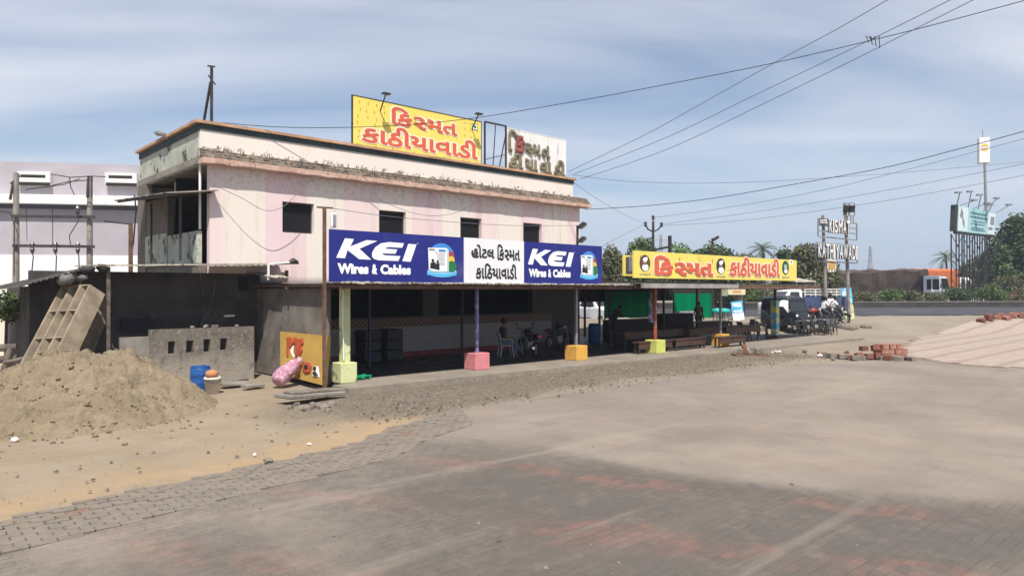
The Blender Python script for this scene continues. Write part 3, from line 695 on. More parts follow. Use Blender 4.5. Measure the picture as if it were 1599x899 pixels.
# rooftop mast, lamp
mt = thing('roof_mast', 'dark steel mast with a slanting brace standing on the flat roof', 'antenna mast', (-5.9, 5.6, 6.42))
pt = AT(330, 103, 0); yb_ = 5.6
def on(u, v, d): return D(u, v, d)
a = on(330, 103, 5.6); b = Vector((a.x, 5.6, 6.43)); mb = MB(); mb.bar(b, a, .07); link('pole', mb, M['steel'], mt)
mb = MB(); mb.bar(a+Vector((-.12, 0, -.02)), a+Vector((.1, 0, .0)), .04); mb.bar(a+Vector((-.1, 0, -.3)), a+Vector((.12, 0, -.55)), .03); link('bracket', mb, M['steel'], mt)
e_ = on(318, 189, 6.0); mb = MB(); mb.bar(Vector((e_.x, 6.0, 6.43)), e_, .06); mb.bar(e_, a+Vector((-.03, 0, -.5)), .06); link('brace', mb, M['steel'], mt)
rl = thing('roof_lamp', 'small grey street lamp head leaning over the left roof edge', 'lamp', (-6.45, 9, 7.45))
h0 = SX(243, 207, -6.5); h1 = SX(257, 210, -6.5); h2 = SX(262, 213, -6.4)
mb = MB(); mb.path([h0, h0.lerp(h1, .3), h1], [.06, .1, .05], 8); link('lamp_head', mb, M['grey_metal'], rl); mb = MB(); mb.tube(h1, h2+Vector((0, 0, -.1)), .025); link('arm', mb, M['grey_metal'], rl)

# ================================================================== ROOFTOP SIGNS
def board_px(u0, u1, d, zb, zt, name, mats, label, cat, thick=.06, frame=None, group=None):
    """a board facing the road on the plane y = d between image columns u0 and u1"""
    x0 = D(u0, 300, d).x; x1 = D(u1, 300, d).x
    t = thing(name, label, cat, ((x0+x1)/2, d, zb), 0, group)
    mb = MB(); mb.box(x0, x1, d, d+thick, zb, zt); link('board', mb, mats, t)
    if frame:
        mb = MB(); f_ = .03
        for q in ((x0-f_, x1+f_, zt, zt+f_), (x0-f_, x1+f_, zb-f_, zb), (x0-f_, x0, zb, zt), (x1, x1+f_, zb, zt)): mb.box(q[0], q[1], d-.01, d+thick+.01, q[2], q[3])
        link('frame', mb, frame, t)
    return t, x0, x1
def words(t, tokens, px, d, m, bold=.035, outline=None, depth=.012, name='lettering'):
    """px = (u0, v_top, u1, v_bottom): where the words stand on the board"""
    a = D(px[0], px[3], d); b = D(px[2], px[3], d); zt = D(px[0], px[1], d).z; zb = D(px[0], px[3], d).z
    me = text_mesh(tokens, bold)
    if outline:
        mo = text_mesh(tokens, bold+.05); w = (b.x-a.x)*.022; h = (zt-zb)*.05
        mb = MB(); fit(mb, mo, a.x-w, b.x+w, zb-h, zt+h, (Vector((0, d-.010, 0)), Vector((1, 0, 0)), Vector((0, 0, 1)), Vector((0, -1, 0))), .006); link('letter_outline', mb, outline, t)
    mb = MB(); fit(mb, me, a.x, b.x, zb, zt, (Vector((0, d-.012-depth/2, 0)), Vector((1, 0, 0)), Vector((0, 0, 1)), Vector((0, -1, 0))), depth); return link(name, mb, m, t)
d_ = 5.35
zt_ = D(551, 149, d_).z; zb_ = 7.46
t, x0, x1 = board_px(551, 751, d_, zb_, zt_, 'rooftop_sign', M['signyellow'], 'tall yellow rooftop board with big red script on two lines', 'sign', frame=M['steel'])
ts = thing  # alias
for tok, px in ((KISMAT, (606, 165, 708, 212)), (KATHI, (563, 200, 744, 248))):
    pass
def sloped_words(t, tokens, x0f, x1f, z0f, z1f, bx, bz, d, m, outline, bold):
    me = text_mesh(tokens, bold); mo = text_mesh(tokens, bold+.045)
    X0 = bx[0]+(bx[1]-bx[0])*x0f; X1 = bx[0]+(bx[1]-bx[0])*x1f; Z0 = bz[0]+(bz[1]-bz[0])*z0f; Z1 = bz[0]+(bz[1]-bz[0])*z1f
    if outline:
        mb = MB(); w = (X1-X0)*.018; h = (Z1-Z0)*.05; fit(mb, mo, X0-w, X1+w, Z0-h, Z1+h, (Vector((0, d-.010, 0)), Vector((1, 0, 0)), Vector((0, 0, 1)), Vector((0, -1, 0))), .006); link('letter_outline', mb, outline, t)
    mb = MB(); fit(mb, me, X0, X1, Z0, Z1, (Vector((0, d-.018, 0)), Vector((1, 0, 0)), Vector((0, 0, 1)), Vector((0, -1, 0))), .01); link('lettering', mb, m, t)
bx = (x0, x1); bz = (zb_, zt_)
sloped_words(t, KISMAT, .27, .79, .57, .95, bx, bz, d_, M['letterred'], M['letterpale'], .034)
sloped_words(t, KATHI, .055, .97, .125, .54, bx, bz, d_, M['letterred'], M['letterpale'], .03)
mb = MB(); random.seed(3)
for i in range(17):
    for j in range(7):
        fx, fz = .035+.058*i+random.uniform(-.01, .01), .08+.14*j+random.uniform(-.02, .02)
        if (.05 < fx < .97 and .1 < fz < .5) or (.25 < fx < .81 and fz > .5): continue
        xq, zq = x0+(x1-x0)*fx, zb_+(zt_-zb_)*fz
        decal(mb, [(xq, zq), (xq+.035, zq+.02), (xq+.03, zq-.09), (xq+.015, zq-.1)], front(d_), .004)
link('printed_pattern', mb, mat('olive_tick', (.3, .24, .06), .6, .1), t)
mb = MB(); qx, qz = x0+(x1-x0)*.945, zb_+(zt_-zb_)*.86
mb.i = 0; decal(mb, [(qx-.13, qz-.13), (qx+.13, qz-.13), (qx+.13, qz+.13), (qx-.13, qz+.13)], front(d_), .004)
mb.i = 1; decal(mb, [(qx-.1, qz-.1), (qx+.1, qz-.1), (qx+.1, qz+.1), (qx-.1, qz+.1)], front(d_), .008)
mb.i = 2; decal(mb, ell(qx, qz, .065, .065, 14), front(d_), .012)
link('vegetarian_mark', mb, [M['pgreen'], M['letterwhite'], M['pgreen']], t)
for fx in (.17, .90):
    xq = x0+(x1-x0)*fx
    mb = MB(); mb.bar((xq+.1, d_-.02, zt_-.35), (xq, d_-.55, zt_+.12), .035); br = link('lamp_arm', mb, M['steel'], t)
    mb = MB(); mb.box(xq-.14, xq+.14, d_-.66, d_-.48, zt_+.10, zt_+.15); link('lamp_head', mb, M['steel'], br)
for xq in (x0+.4, (x0+x1)/2, x1-.4):
    mb = MB(); mb.bar((xq, d_+.1, 6.43), (xq, d_+.1, zt_-.1), .06); mb.bar((xq, d_+1.2, 6.43), (xq, d_+.12, zt_-.5), .05); link('support', mb, M['steel'], t)
# bare frame and old white sign
fr = thing('bare_hoarding', 'empty dark steel hoarding frame between the yellow and the white rooftop signs', 'frame', (D(773, 200, d_).x, d_, 6.43))
mb = MB(); a = D(757, 190, d_); b = D(790, 197, d_)
mb.bar((a.x, d_, 6.43), (a.x, d_, a.z), .06); mb.bar((b.x, d_, 6.43), (b.x, d_, b.z), .06); mb.bar((a.x, d_, a.z), (b.x, d_, b.z), .06); link('frame', mb, M['steel'], fr)
mb = MB(); mb.bar((a.x+.4, d_, 7.1), ((a.x+b.x)/2, d_, a.z-.05), .03); mb.bar((b.x, d_, a.z-.3), ((a.x+b.x)/2+.1, d_, 7.1), .035); mb.bar((a.x, d_, 7.75), (b.x, d_, 8.1), .03); mb.bar((a.x, d_+.9, 6.43), (a.x+.05, d_, 7.6), .05); link('brace', mb, M['steel'], fr)
zt2 = D(791, 200, d_).z; zb2 = 7.46
t, x0, x1 = board_px(790.5, 883, d_, zb2, zt2, 'rooftop_sign', M['whiteweather'], 'weathered white rooftop board with raised worn letters, one still red', 'sign', frame=M['whiteweather'])
bx = (x0, x1); bz = (zb2, zt2)
def raised(t, tokens, fx0, fx1, fz0, fz1, m, bold=.03, dp=.07):
    me = text_mesh(tokens, bold); mb = MB()
    fit(mb, me, bx[0]+(bx[1]-bx[0])*fx0, bx[0]+(bx[1]-bx[0])*fx1, bz[0]+(bz[1]-bz[0])*fz0, bz[0]+(bz[1]-bz[0])*fz1, (Vector((0, d_-dp/2-.003, 0)), Vector((1, 0, 0)), Vector((0, 0, 1)), Vector((0, -1, 0))), dp); link('raised_letter', mb, m, t)
ML = [mat('worn_letter', (.2, .175, .12), .8, .3, 4, .1, dirt=(.08, .07, .05)), mat('worn_red_letter', (.26, .08, .07), .8, .3, 4, .1, dirt=(.1, .05, .05))]
raised(t, ['િ'], .015, .17, .44, .985, ML[0], .05); raised(t, ['ક'], .11, .29, .43, .88, ML[1], .07); raised(t, ['~સ'], .27, .42, .47, .74, ML[0], .05); raised(t, ['મ'], .42, .55, .44, .75, ML[0], .05); raised(t, ['ત'], .56, .71, .43, .76, ML[0], .05)
raised(t, ['ઠી'], .02, .26, .05, .44, ML[0], .05); raised(t, ['યા'], .28, .50, .05, .36, ML[0], .05); raised(t, ['વા'], .53, .74, .05, .36, ML[0], .05); raised(t, ['ડી'], .76, .985, .03, .46, ML[0], .05)
for fx in (.38, .69):
    xq = x0+(x1-x0)*fx; mb = MB(); mb.box(xq, xq+.012, d_-.003, d_-.001, zb2, zt2); link('panel_joint', mb, M['pgrey'], t)

# ================================================================== CANOPIES
c1 = thing('canopy_roof', 'long rusty tin canopy over the eating hall, behind the blue and white boards', 'canopy', (0, 2, 2.6))
mb = MB(); corrugated(mb, (-4.86, -.8, 2.68), (6.6, -.8, 2.68), (6.6, 4.98, 2.72), (-4.86, 4.98, 2.72), 75, .014, rag=.05); link('roof_sheet', mb, M['tin'], c1)
mb = MB()                                       # pale bent lip of the sheets
for i in range(70):
    xa = -4.86 + 11.3*i/70; z_ = 2.685+.02*random.random()
    mb.hexa([(xa, -.76, z_-.03), (xa+.16, -.76, z_-.03-.02*random.random()), (xa+.16, -.735, z_-.03), (xa, -.735, z_-.03), (xa, -.76, z_+.02*random.random()), (xa+.16, -.76, z_+.015), (xa+.16, -.735, z_+.02), (xa, -.735, z_+.02)])
lp = link('roof_edge', mb, M['tinpale'], c1)
mb = MB(); mb.box(-4.85, 6.6, -.68, -.60, 2.54, 2.63); link('beam', mb, M['rust'], c1)
mb = MB(); mb.box(-4.85, 6.6, .02, .10, 2.6, 2.68); link('beam', mb, M['rust'], c1)
mb = MB(); mb.box(-4.85, 6.6, 2.4, 2.48, 2.52, 2.6); link('beam', mb, M['rust'], c1)
for xq in (-4.82, -4.3, -2.2, 0.02, 2.2, 4.4, 6.5):
    mb = MB(); mb.hexa([(xq, -.59, 2.57), (xq+.05, -.59, 2.57), (xq+.05, 4.97, 2.6), (xq, 4.97, 2.6), (xq, -.59, 2.635), (xq+.05, -.59, 2.635), (xq+.05, 4.97, 2.67), (xq, 4.97, 2.67)]); link('rafter', mb, M['rust'], c1)
c2 = thing('canopy_roof', 'brown canopy with a pale fascia beam, under the yellow script board', 'canopy', (13, 2, 2.6))
mb = MB(); corrugated(mb, (6.4, -.75, 2.74), (21.4, -.75, 2.74), (21.4, 8.6, 2.78), (6.4, 8.6, 2.78), 90, .014, rag=.03); link('roof_sheet', mb, M['tin'], c2)
mb = MB(); mb.box(7.1, 13.6, -.82, -.70, 2.58, 2.74); link('fascia', mb, mat('pale_fascia', (.33, .31, .3), .7, .2, 2, .05, dirt=(.14, .1, .08), dsc=3), c2)
mb = MB(); mb.box(13.63, 21.4, -.80, -.72, 2.56, 2.7); link('fascia', mb, M['rust'], c2)
for yq in (.0, 3.0, 6.3):
    mb = MB(); mb.box(6.7, 21.3, yq, yq+.08, 2.55, 2.62); link('beam', mb, M['rust'], c2)
for xq in (6.8, 9, 11.3, 13.7, 16, 18.2, 20.2):
    mb = MB(); mb.hexa([(xq, -.69, 2.62), (xq+.05, -.69, 2.62), (xq+.05, 6.4, 2.65), (xq, 6.4, 2.65), (xq, -.69, 2.67), (xq+.05, -.69, 2.67), (xq+.05, 6.4, 2.71), (xq, 6.4, 2.71)]); link('rafter', mb, M['rust'], c2)
# ---- posts
def post(x, y, label, mpost, mblock, w=.09, bw=.56, bh=.5, z0=.1, ztop=2.58, cat='post'):
    t = thing('support_post', label, cat, (x, y, z0), 0, 'posts along the canopy edge')
    if mblock:
        mb = MB(); mb.box(x-.02, x+bw-.02, y, y+bw, z0, z0+bh); link('base_block', mb, mblock, t, bevel=.015)
    cx_, cy_ = x+bw*.5-.02, y+bw*.5
    mb = MB(); mb.box(cx_-w/2, cx_+w/2, cy_-w/2, cy_+w/2, z0+(bh if mblock else 0)-.02, ztop); link('post', mb, mpost, t, bevel=.006); return t
t = post(-4.45, -.02, 'thick pale yellow green pillar with stained foot at the near end of the canopy', M['pillar'], M['pillar'], .21, .47, .52)
mb = MB(); mb.path([(-4.36, .04, .7), (-4.34, .08, 1.0), (-4.37, .08, 1.6), (-4.35, .08, 2.5)], .016, 6); link('pipe', mb, M['white'], t)
post(0.02, 0, 'purple post on a pink block', M['purple'], M['pinkblock'])
post(4.37, -.1, 'bare grey steel post on an orange block, nearest the blue board end', M['grey_metal'], M['orangeblock'])
post(8.62, -.3, 'red flaking post on a lime green block', M['redpaint'], M['limeblock'])
post(13.65, -.05, 'bare grey post on an orange block beside the benches', M['grey_metal'], M['orangeblock'])
pc = thing('support_post', 'post wrapped in blue and yellow printed cloth at the far canopy end', 'post', (20.1, .8, .1), 0, 'posts along the canopy edge')
n = NT('blue_yellow_wrap'); col = n.mix(n.rng(n.nz(2.5, 3), .45, .55), (.08, .35, .6), (.65, .6, .15)); n.end(col, .7)
mb = MB(); mb.box(20.0, 20.3, .8, 1.1, .25, 2.0); link('cloth', mb, n.m, pc)
mb = MB(); mb.box(20.1, 20.2, .9, 1.0, .2, 2.6); link('post', mb, M['steel'], pc)
mb = MB(); mb.box(19.9, 20.6, .7, 1.3, .1, .2); link('base_block', mb, M['rust'], pc)
for x, y, l in ((-1.9, 2.9, 'dark blue inner post of the hall, nearest the pink block'), (2.0, 3.2, 'dark inner post behind the seated man'), (10.5, 3.6, 'thin dark inner post between the benches'), (15.6, 4.4, 'thin dark inner post in front of the leaning blue notice'), (19.4, 5.0, 'thin grey inner post at the far end of the hall')):
    t = thing('inner_post', l, 'post', (x, y, .1), 0, 'thin posts inside the hall'); mb = MB(); mb.box(x-.035, x+.035, y-.035, y+.035, .1, 2.72); link('post', mb, mat('dark_blue_post', (.05, .05, .12), .6, .2) if x < 0 else M['steel'], t)
    mb = MB(); mb.box(x-.1, x+.1, y-.1, y+.1, .1, .115); link('foot_plate', mb, M['steel'], t)

# ================================================================== SIGN BOARDS ON THE CANOPY
DS = -.74
B1 = (D(514.5, 400, DS).x, D(724, 400, DS).x); B2 = (D(724.5, 400, DS).x, D(818, 400, DS).x); B3 = (D(818.5, 400, DS).x, D(940, 400, DS).x)
ZB, ZT = D(515, 440, DS).z, D(515, 357.5, DS).z
ZB2, ZT2 = 2.74, D(940, 380, DS).z
def zbt(x):
    return ZB, ZT
def cable_sign(B, label, k0=(545, 0)):
    t = thing('advert_board', label, 'sign', ((B[0]+B[1])/2, DS, ZB), 0, 'printed boards on the canopy edge')
    mb = MB(); mb.box(B[0], B[1], DS, DS+.04, ZB, ZT); link('board', mb, M['signblue'], t)
    w, h = B[1]-B[0], ZT-ZB; X = lambda f: B[0]+w*f; Z = lambda f: ZB+h*f
    pl = front(DS)
    # pixel design read from the photograph's own board: 538..1375 across, 555..228 up
    def P(pts): return [(X((x-538)/840), Z((565-.028*(x-538)*0 - y)/330)) for x, y in pts]
    def sh(pts): return [(x, y - (x-538)*.012*0) for x, y in pts]
    K = [(622, 288), (672, 290), (652, 338), (745, 292), (808, 294), (704, 350), (772, 418), (702, 417), (636, 362), (622, 414), (574, 413)]
    E_ = [(972, 300), (880, 297), (830, 308), (796, 336), (778, 370), (777, 398), (790, 413), (815, 420), (936, 421), (950, 388), (856, 386), (840, 380), (838, 373), (918, 373), (930, 344), (854, 342), (868, 332), (888, 330), (960, 331)]
    I_ = [(1000, 302), (1052, 304), (1014, 423), (962, 421)]
    for q in (K, E_, I_):
        mb = MB(); decal(mb, P(q), pl, .003, .004); link('letter', mb, M['letterwhite'], t)
    mb = MB(); decal(mb, P([(1055, 292), (1065, 292), (1065, 302), (1055, 302)]), pl, .003, .003); link('registered_mark', mb, M['pgrey'], t)
    for tok, a, b in ((['Wires'], 580, 756), (['&'], 776, 808), (['Cables'], 826, 1015)):
        me = text_mesh(tok, .058); mb = MB(); fit(mb, me, X((a-538)/840), X((b-538)/840), Z((565-514)/330), Z((565-447)/330), (Vector((0, DS-.008, 0)), Vector((1, 0, 0)), Vector((0, 0, 1)), Vector((0, -1, 0))), .008); link('lettering', mb, M['letterwhite'], t)
    mb = MB()
    def q(pts, i, o): mb.i = i; decal(mb, P(pts), pl, o, .002)
    q(ell(1222, 380, 88, 95, 24), 0, .003); q(ell(1225, 490, 102, 36, 24), 1, .006); q([(1123, 490), (1327, 490), (1325, 512), (1123, 512)], 1, .0045)
    q(ell(1225, 480, 100, 24, 24), 2, .009)
    q(ell(1283, 372, 24, 34, 14), 4, .012); q(ell(1287, 402, 24, 28, 14), 5, .015); q(ell(1290, 448, 34, 40, 14), 3, .018)
    q([(1126, 322), (1254, 318), (1268, 332), (1268, 486), (1160, 486), (1132, 470)], 6, .021); q([(1254, 318), (1268, 332), (1268, 486), (1254, 484)], 7, .024)
    for z_ in (372, 388, 402, 418, 432): q([(1188, z_), (1240, z_+1), (1240, z_+6), (1188, z_+5)], 8, .026)
    q([(1132, 328), (1170, 327), (1170, 340), (1132, 341)], 8, .026); q([(1198, 330), (1246, 329), (1246, 346), (1198, 347)], 0, .026); q([(1170, 340), (1188, 358), (1246, 358), (1246, 362), (1186, 362), (1168, 344)], 8, .026)
    q(ell(1158, 410, 10, 12, 10), 9, .026); q([(1142, 425), (1176, 420), (1180, 470), (1140, 465)], 9, .026); q(ell(1190, 418, 8, 10, 10), 9, .028); q([(1178, 430), (1202, 428), (1204, 474), (1180, 472)], 9, .028)
    link('printed_picture', mb, [M['sky'], M['cyan'], mat('print_pale_cyan', (.25, .6, .82), .5, .05), M['pgreen'], M['pred'], M['pyellow'], M['letterwhite'], mat('print_shade', (.45, .6, .62), .5, .05), M['pgrey'], M['letterblack']], t)
    return t
cable_sign(B1, 'long blue cable advert board, left of the white board')
t2 = thing('name_board', 'white hotel name board with black script between the two blue boards', 'sign', ((B2[0]+B2[1])/2, DS, ZB), 0, 'printed boards on the canopy edge')
mb = MB(); mb.box(B2[0], B2[1], DS-.004, DS+.04, ZB-.01, ZT+.005); link('board', mb, M['signwhite'], t2)
w = B2[1]-B2[0]; h = ZT-ZB
for tok, a, b, c, d in ((['હોટલ'], .11, .485, .565, .865), (KISMAT, .535, .925, .53, .90), (KATHI2, .18, .87, .10, .45)):
    me = text_mesh(tok, .028); mb = MB(); fit(mb, me, B2[0]+w*a, B2[0]+w*b, ZB+h*c, ZB+h*d, (Vector((0, DS-.012, 0)), Vector((1, 0, 0)), Vector((0, 0, 1)), Vector((0, -1, 0))), .008); link('lettering', mb, M['letterblack'], t2)
cable_sign(B3, 'shorter blue cable advert board, right of the white board')
for xq, l in ((B1[0]-.03, 'rusty pole at the near end of the blue board, small lamp on top'),):
    t = thing('sign_pole', l, 'pole', (xq, DS+.2, .0)); top = D(514, 325, DS+.2).z
    mb = MB(); mb.bar((xq, DS+.2, .02), (xq, DS+.2, top), .07); link('pole', mb, M['rust'], t); mb = MB(); mb.bar((xq-.2, DS+.2, top), (xq+.22, DS+.2, top+.01), .04); cb_ = link('cross_bar', mb, M['rust'], t)
    mb = MB(); mb.box(xq+.14, xq+.28, DS+.1, DS+.2, top-.48, top-.12); ll = link('lamp', mb, M['white'], t, bevel=.02); mb = MB(); mb.box(xq+.17, xq+.25, DS+.085, DS+.098, top-.44, top-.16); link('lamp_glass', mb, M['pgrey'], ll)
t = thing('thin_pole', 'thin dark pole standing in front of the grey side wall, before the leaning yellow board', 'pole', (-5.6, 1.2, 0)); p_ = AT(442, 500, 20.6)
mb = MB(); zt_ = AT(442, 425, 20.6).z; mb.bar((p_.x, p_.y, 0), (p_.x, p_.y, zt_), .07); link('pole', mb, M['rust'], t); mb = MB(); mb.box(p_.x-.09, p_.x+.09, p_.y-.09, p_.y+.09, -.02, .06); link('foot', mb, M['concrete'], t)
# ---- yellow script board
YB = (D(990, 400, DS).x, D(1244, 400, DS).x); zb_, zt_ = D(1115, 436, DS).z, D(990, 391, DS).z
t = thing('script_board', 'long yellow board with red script and three dark oval portraits on the far canopy', 'sign', ((YB[0]+YB[1])/2, DS, zb_))
mb = MB(); mb.box(YB[0], YB[1], DS, DS+.07, zb_, zt_); link('board', mb, M['signyellow'], t)
def hz(u, v): p = D(u, v, DS); return p.x, p.z
for tok, px in ((KISMAT, (1021, 398, 1113, 431)), (KATHI, (1138, 404, 1217, 431))):
    a, b = D(px[0], 400, DS).x, D(px[2], 400, DS).x; zz0, zz1 = D((px[0]+px[2])/2, px[3], DS).z, D(px[0], px[1], DS).z
    if tok is KATHI: zz0 = D(1180, 432, DS).z; zz1 = D(1215, 404, DS).z
    mo = text_mesh(tok, .095 if tok is KISMAT else .085); mb = MB(); w = (b-a)*.015; h = (zz1-zz0)*.04
    fit(mb, mo, a-w, b+w, zz0-h, zz1+h, (Vector((0, DS-.012, 0)), Vector((1, 0, 0)), Vector((0, 0, 1)), Vector((0, -1, 0))), .008); link('letter_outline', mb, M['letterpale'], t)
    me = text_mesh(tok, .055 if tok is KISMAT else .04); mb = MB()
    fit(mb, me, a, b, zz0, zz1, (Vector((0, DS-.022, 0)), Vector((1, 0, 0)), Vector((0, 0, 1)), Vector((0, -1, 0))), .012); link('lettering', mb, M['letterred'], t)
for k, (u, v, ru, rv, cap) in enumerate(((1007, 411, 8.3, 13.2, 'રાજસ્થાની'), (1125.5, 415.5, 7.0, 12.3, 'નમસ્તે'), (1226.5, 418, 5.2, 11.0, 'ગુજરાતી'))):
    x_, z_ = hz(u, v); rx = (D(u+ru, v, DS).x-D(u-ru, v, DS).x)/2; rz_ = (D(u, v-rv, DS).z-D(u, v+rv, DS).z)/2
    mb = MB(); P_ = front(DS)
    def e(cx_, cz_, a, b, i, o, n=16): mb.i = i; decal(mb, ell(x_+cx_*rx, z_+cz_*rz_, a*rx, b*rz_, n), P_, o, .002)
    e(0, 0, 1, 1, 0, .004, 24); e(0, 0, .9, .92, 1 if k != 2 else 4, .007, 24)
    if k != 2:
        e(.05, -.5, .6, .42, 2, .010); e(-.08, .1, .3, .3, 3, .013); e(-.02, .42, .42, .25, 2, .016); e(.2, .55, .25, .2, 2, .018)
        mb.i = 0; decal(mb, [(x_-.3*rx, z_-.02*rz_), (x_+.1*rx, z_-.02*rz_), (x_+.05*rx, z_-.1*rz_), (x_-.25*rx, z_-.1*rz_)], P_, .020, .002)
    else:
        e(0, .1, .45, .4, 5, .010); e(.05, -.5, .5, .3, 2, .013)
    link('oval_portrait', mb, [M['letterblack'], mat('oval_ground', (.12, .07, .05) if k == 0 else (.035, .035, .03), .6, .2), M['letterwhite'], M['skinprint'], mat('oval_green', (.02, .08, .06), .6, .2), mat('oval_pale', (.35, .5, .45), .6, .2)], t)
    me = text_mesh([cap], .03); mb = MB(); za = D(u, v+rv+2, DS).z; zc = D(u, v+rv+6, DS).z
    fit(mb, me, x_-rx*1.05, x_+rx*1.05, zc, za, (Vector((0, DS-.008, 0)), Vector((1, 0, 0)), Vector((0, 0, 1)), Vector((0, -1, 0))), .004); link('caption', mb, M['pgrey'], t)
mb = MB(); x_, z_ = hz(1235.5, 409); decal(mb, [(x_-.14, z_-.11), (x_+.14, z_-.11), (x_+.14, z_+.11), (x_-.14, z_+.11)], front(DS), .004); mb.i = 1; decal(mb, ell(x_, z_, .06, .06, 12), front(DS), .008); link('vegetarian_mark', mb, [M['letterwhite'], M['pgreen']], t)
for u in (1000, 1061, 1112, 1165, 1205):
    x_ = D(u, 400, DS).x; mb = MB(); mb.bar((x_, DS+.03, zt_-.02), (x_, DS+.03, zt_+.07), .02); mb.bar((x_, DS-.012, zt_-.16), (x_, DS-.012, zt_-.35), .012); link('hanger', mb, M['steel'], t)
sb = thing('side_board', 'small yellow board with a dark standing figure beside the long script board', 'sign', (D(975, 415, .4).x, .4, 3))
a, b = D(973.5, 398, .4), D(996, 431, .4)
mb = MB(); mb.box(a.x, b.x, .4, .45, b.z, a.z); link('board', mb, M['signyellow'], sb)
mb = MB(); c, d_q = D(977, 401, .4), D(994, 428, .4); P_ = front(.4); decal(mb, [(c.x, d_q.z), (d_q.x, d_q.z), (d_q.x, c.z), (c.x, c.z)], P_, .004)
mb.i = 1; mx_ = (c.x+d_q.x)/2-.03; decal(mb, ell(mx_, d_q.z+.75, .07, .09, 10), P_, .008); decal(mb, [(mx_-.13, d_q.z+.1), (mx_+.13, d_q.z+.1), (mx_+.1, d_q.z+.65), (mx_-.1, d_q.z+.65)], P_, .008); link('printed_picture', mb, [mat('picture_ground', (.07, .075, .08), .6, .2, 4), mat('picture_figure', (.2, .2, .21), .6, .2, 5)], sb)
# flood lights
def flood(p, label, tilt=.6, rz=0., s=1., polez=None, poley=None):
    t = thing('flood_light', label, 'flood light', p, 0, 'flood lights on the canopies')
    X = Matrix.Translation(p) @ Matrix.Rotation(rz, 4, 'Z') @ Matrix.Rotation(tilt, 4, 'X')
    mb = MB(); mb.box(-.2*s, .2*s, -.05, .05, -.14*s, .14*s, X); link('housing', mb, M['steel'], t, bevel=.02)
    mb = MB(); mb.box(-.17*s, .17*s, -.06, -.052, -.11*s, .11*s, X); link('lens', mb, M['pgrey'], t)
    if polez is not None:
        mb = MB(); mb.bar((p[0]-.12, p[1]+.1, polez), (p[0]-.12, p[1]+.1, p[2]), .06); mb.bar((p[0]-.12, p[1]+.1, p[2]-.02), p, .05); link('bracket', mb, M['steel'], t)
    return t
p = D(909, 352, -.4); flood(tuple(p), 'upper flood light on the short post above the blue board end', .9, .5, 1., ZT-.25)
p = D(909, 374, -.6); flood(tuple(p), 'lower flood light on the short post above the blue board end', .9, .5, .9, ZT-.15)
p = D(1118, 372, -.3); flood(tuple(p), 'single flood light on a short post above the yellow script board', 1.0, .6, .95, 3.85)
t = thing('steel_bracket', 'square steel post with a slanting arm rising behind the yellow script board', 'bracket', (D(1046, 390, .6).x, .6, 2.8)); a = D(1046, 368, .6); mb = MB(); mb.bar((a.x, .6, 2.75), a, .11); link('post', mb, M['steel'], t)
b = D(1012, 392, 2.6); mb = MB(); mb.bar((a.x, .6, a.z-.45), b, .07); link('arm', mb, M['steel'], t)

# ================================================================== LEFT SIDE: side wall, shed, low wall
sw = thing('side_wall', 'grey plastered side wall of the eating hall, sunlit below a shadow line', 'wall', (-4.4, 2.6, 0))
mb = MB(); mb.box(-4.62, -4.42, .62, 4.96, 0, 2.55); link('wall', mb, M['plaster'], sw)
sh = thing('shed', 'dark lean to shed with ragged tin roof left of the hotel', 'shed', (-9, 5, 0))
DW = 5.0
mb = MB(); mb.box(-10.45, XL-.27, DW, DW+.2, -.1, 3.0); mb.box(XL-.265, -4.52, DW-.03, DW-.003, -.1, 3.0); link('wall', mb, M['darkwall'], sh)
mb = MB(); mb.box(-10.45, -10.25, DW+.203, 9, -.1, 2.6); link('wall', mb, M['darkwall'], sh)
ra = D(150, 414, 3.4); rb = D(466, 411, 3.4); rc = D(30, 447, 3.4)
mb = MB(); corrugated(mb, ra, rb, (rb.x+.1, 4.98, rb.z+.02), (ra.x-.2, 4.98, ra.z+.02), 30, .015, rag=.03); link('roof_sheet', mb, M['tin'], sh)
mb = MB(); mb.bar(ra+Vector((0, -.03, -.01)), rb+Vector((0, -.03, -.01)), .035); link('roof_edge', mb, M['tinpale'], sh)  # pale bar paints the sunlit rim of the shed roof
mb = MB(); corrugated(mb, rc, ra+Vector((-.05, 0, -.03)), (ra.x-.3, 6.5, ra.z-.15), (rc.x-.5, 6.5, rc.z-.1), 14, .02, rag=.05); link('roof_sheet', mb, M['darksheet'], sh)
for xq in (ra.x+.3, rb.x-.3): 
    mb = MB(); mb.bar((xq, 3.55, 0), (xq, 3.55, ra.z-.03), .08); link('post', mb, M['woodgrey'], sh)
mb = MB(); pv_ = D(345, 438, 4.9); mb.path([D(337, 436, 4.93), D(333, 460, 4.93), D(325, 490, 4.93), D(313, 508, 4.93)], .018, 6); link('hanging_cable', mb, M['wiregrey'], sh)
mb = MB(); mb.path([D(170, 425, 4.93), D(172, 445, 4.93), D(175, 465, 4.93)], .015, 6); link('hanging_cable', mb, M['wiregrey'], sh)
mb = MB(); a, b = D(372, 433, 4.96), D(388, 453, 4.96); mb.box(a.x, b.x, 4.93, 4.96, b.z, a.z); link('vent', mb, M['dark'], sh)
mb = MB(); a, b = D(189, 496, 4.9), D(236, 514, 4.9)
for k in range(7): z_ = b.z + (a.z-b.z)*k/7; mb.box(a.x, b.x, 4.85, 4.95, z_, z_+.07)
link('louvre', mb, mat('dark_blue_louvre', (.045, .045, .065), .6, .2), sh)
for u in (150, 190, 330):
    pass
rk = single('rubble_bundle', MB(), M['stone'], 'grey bundle of rags lying on the shed roof corner', 'bundle'); 
bpy.data.objects.remove(rk)
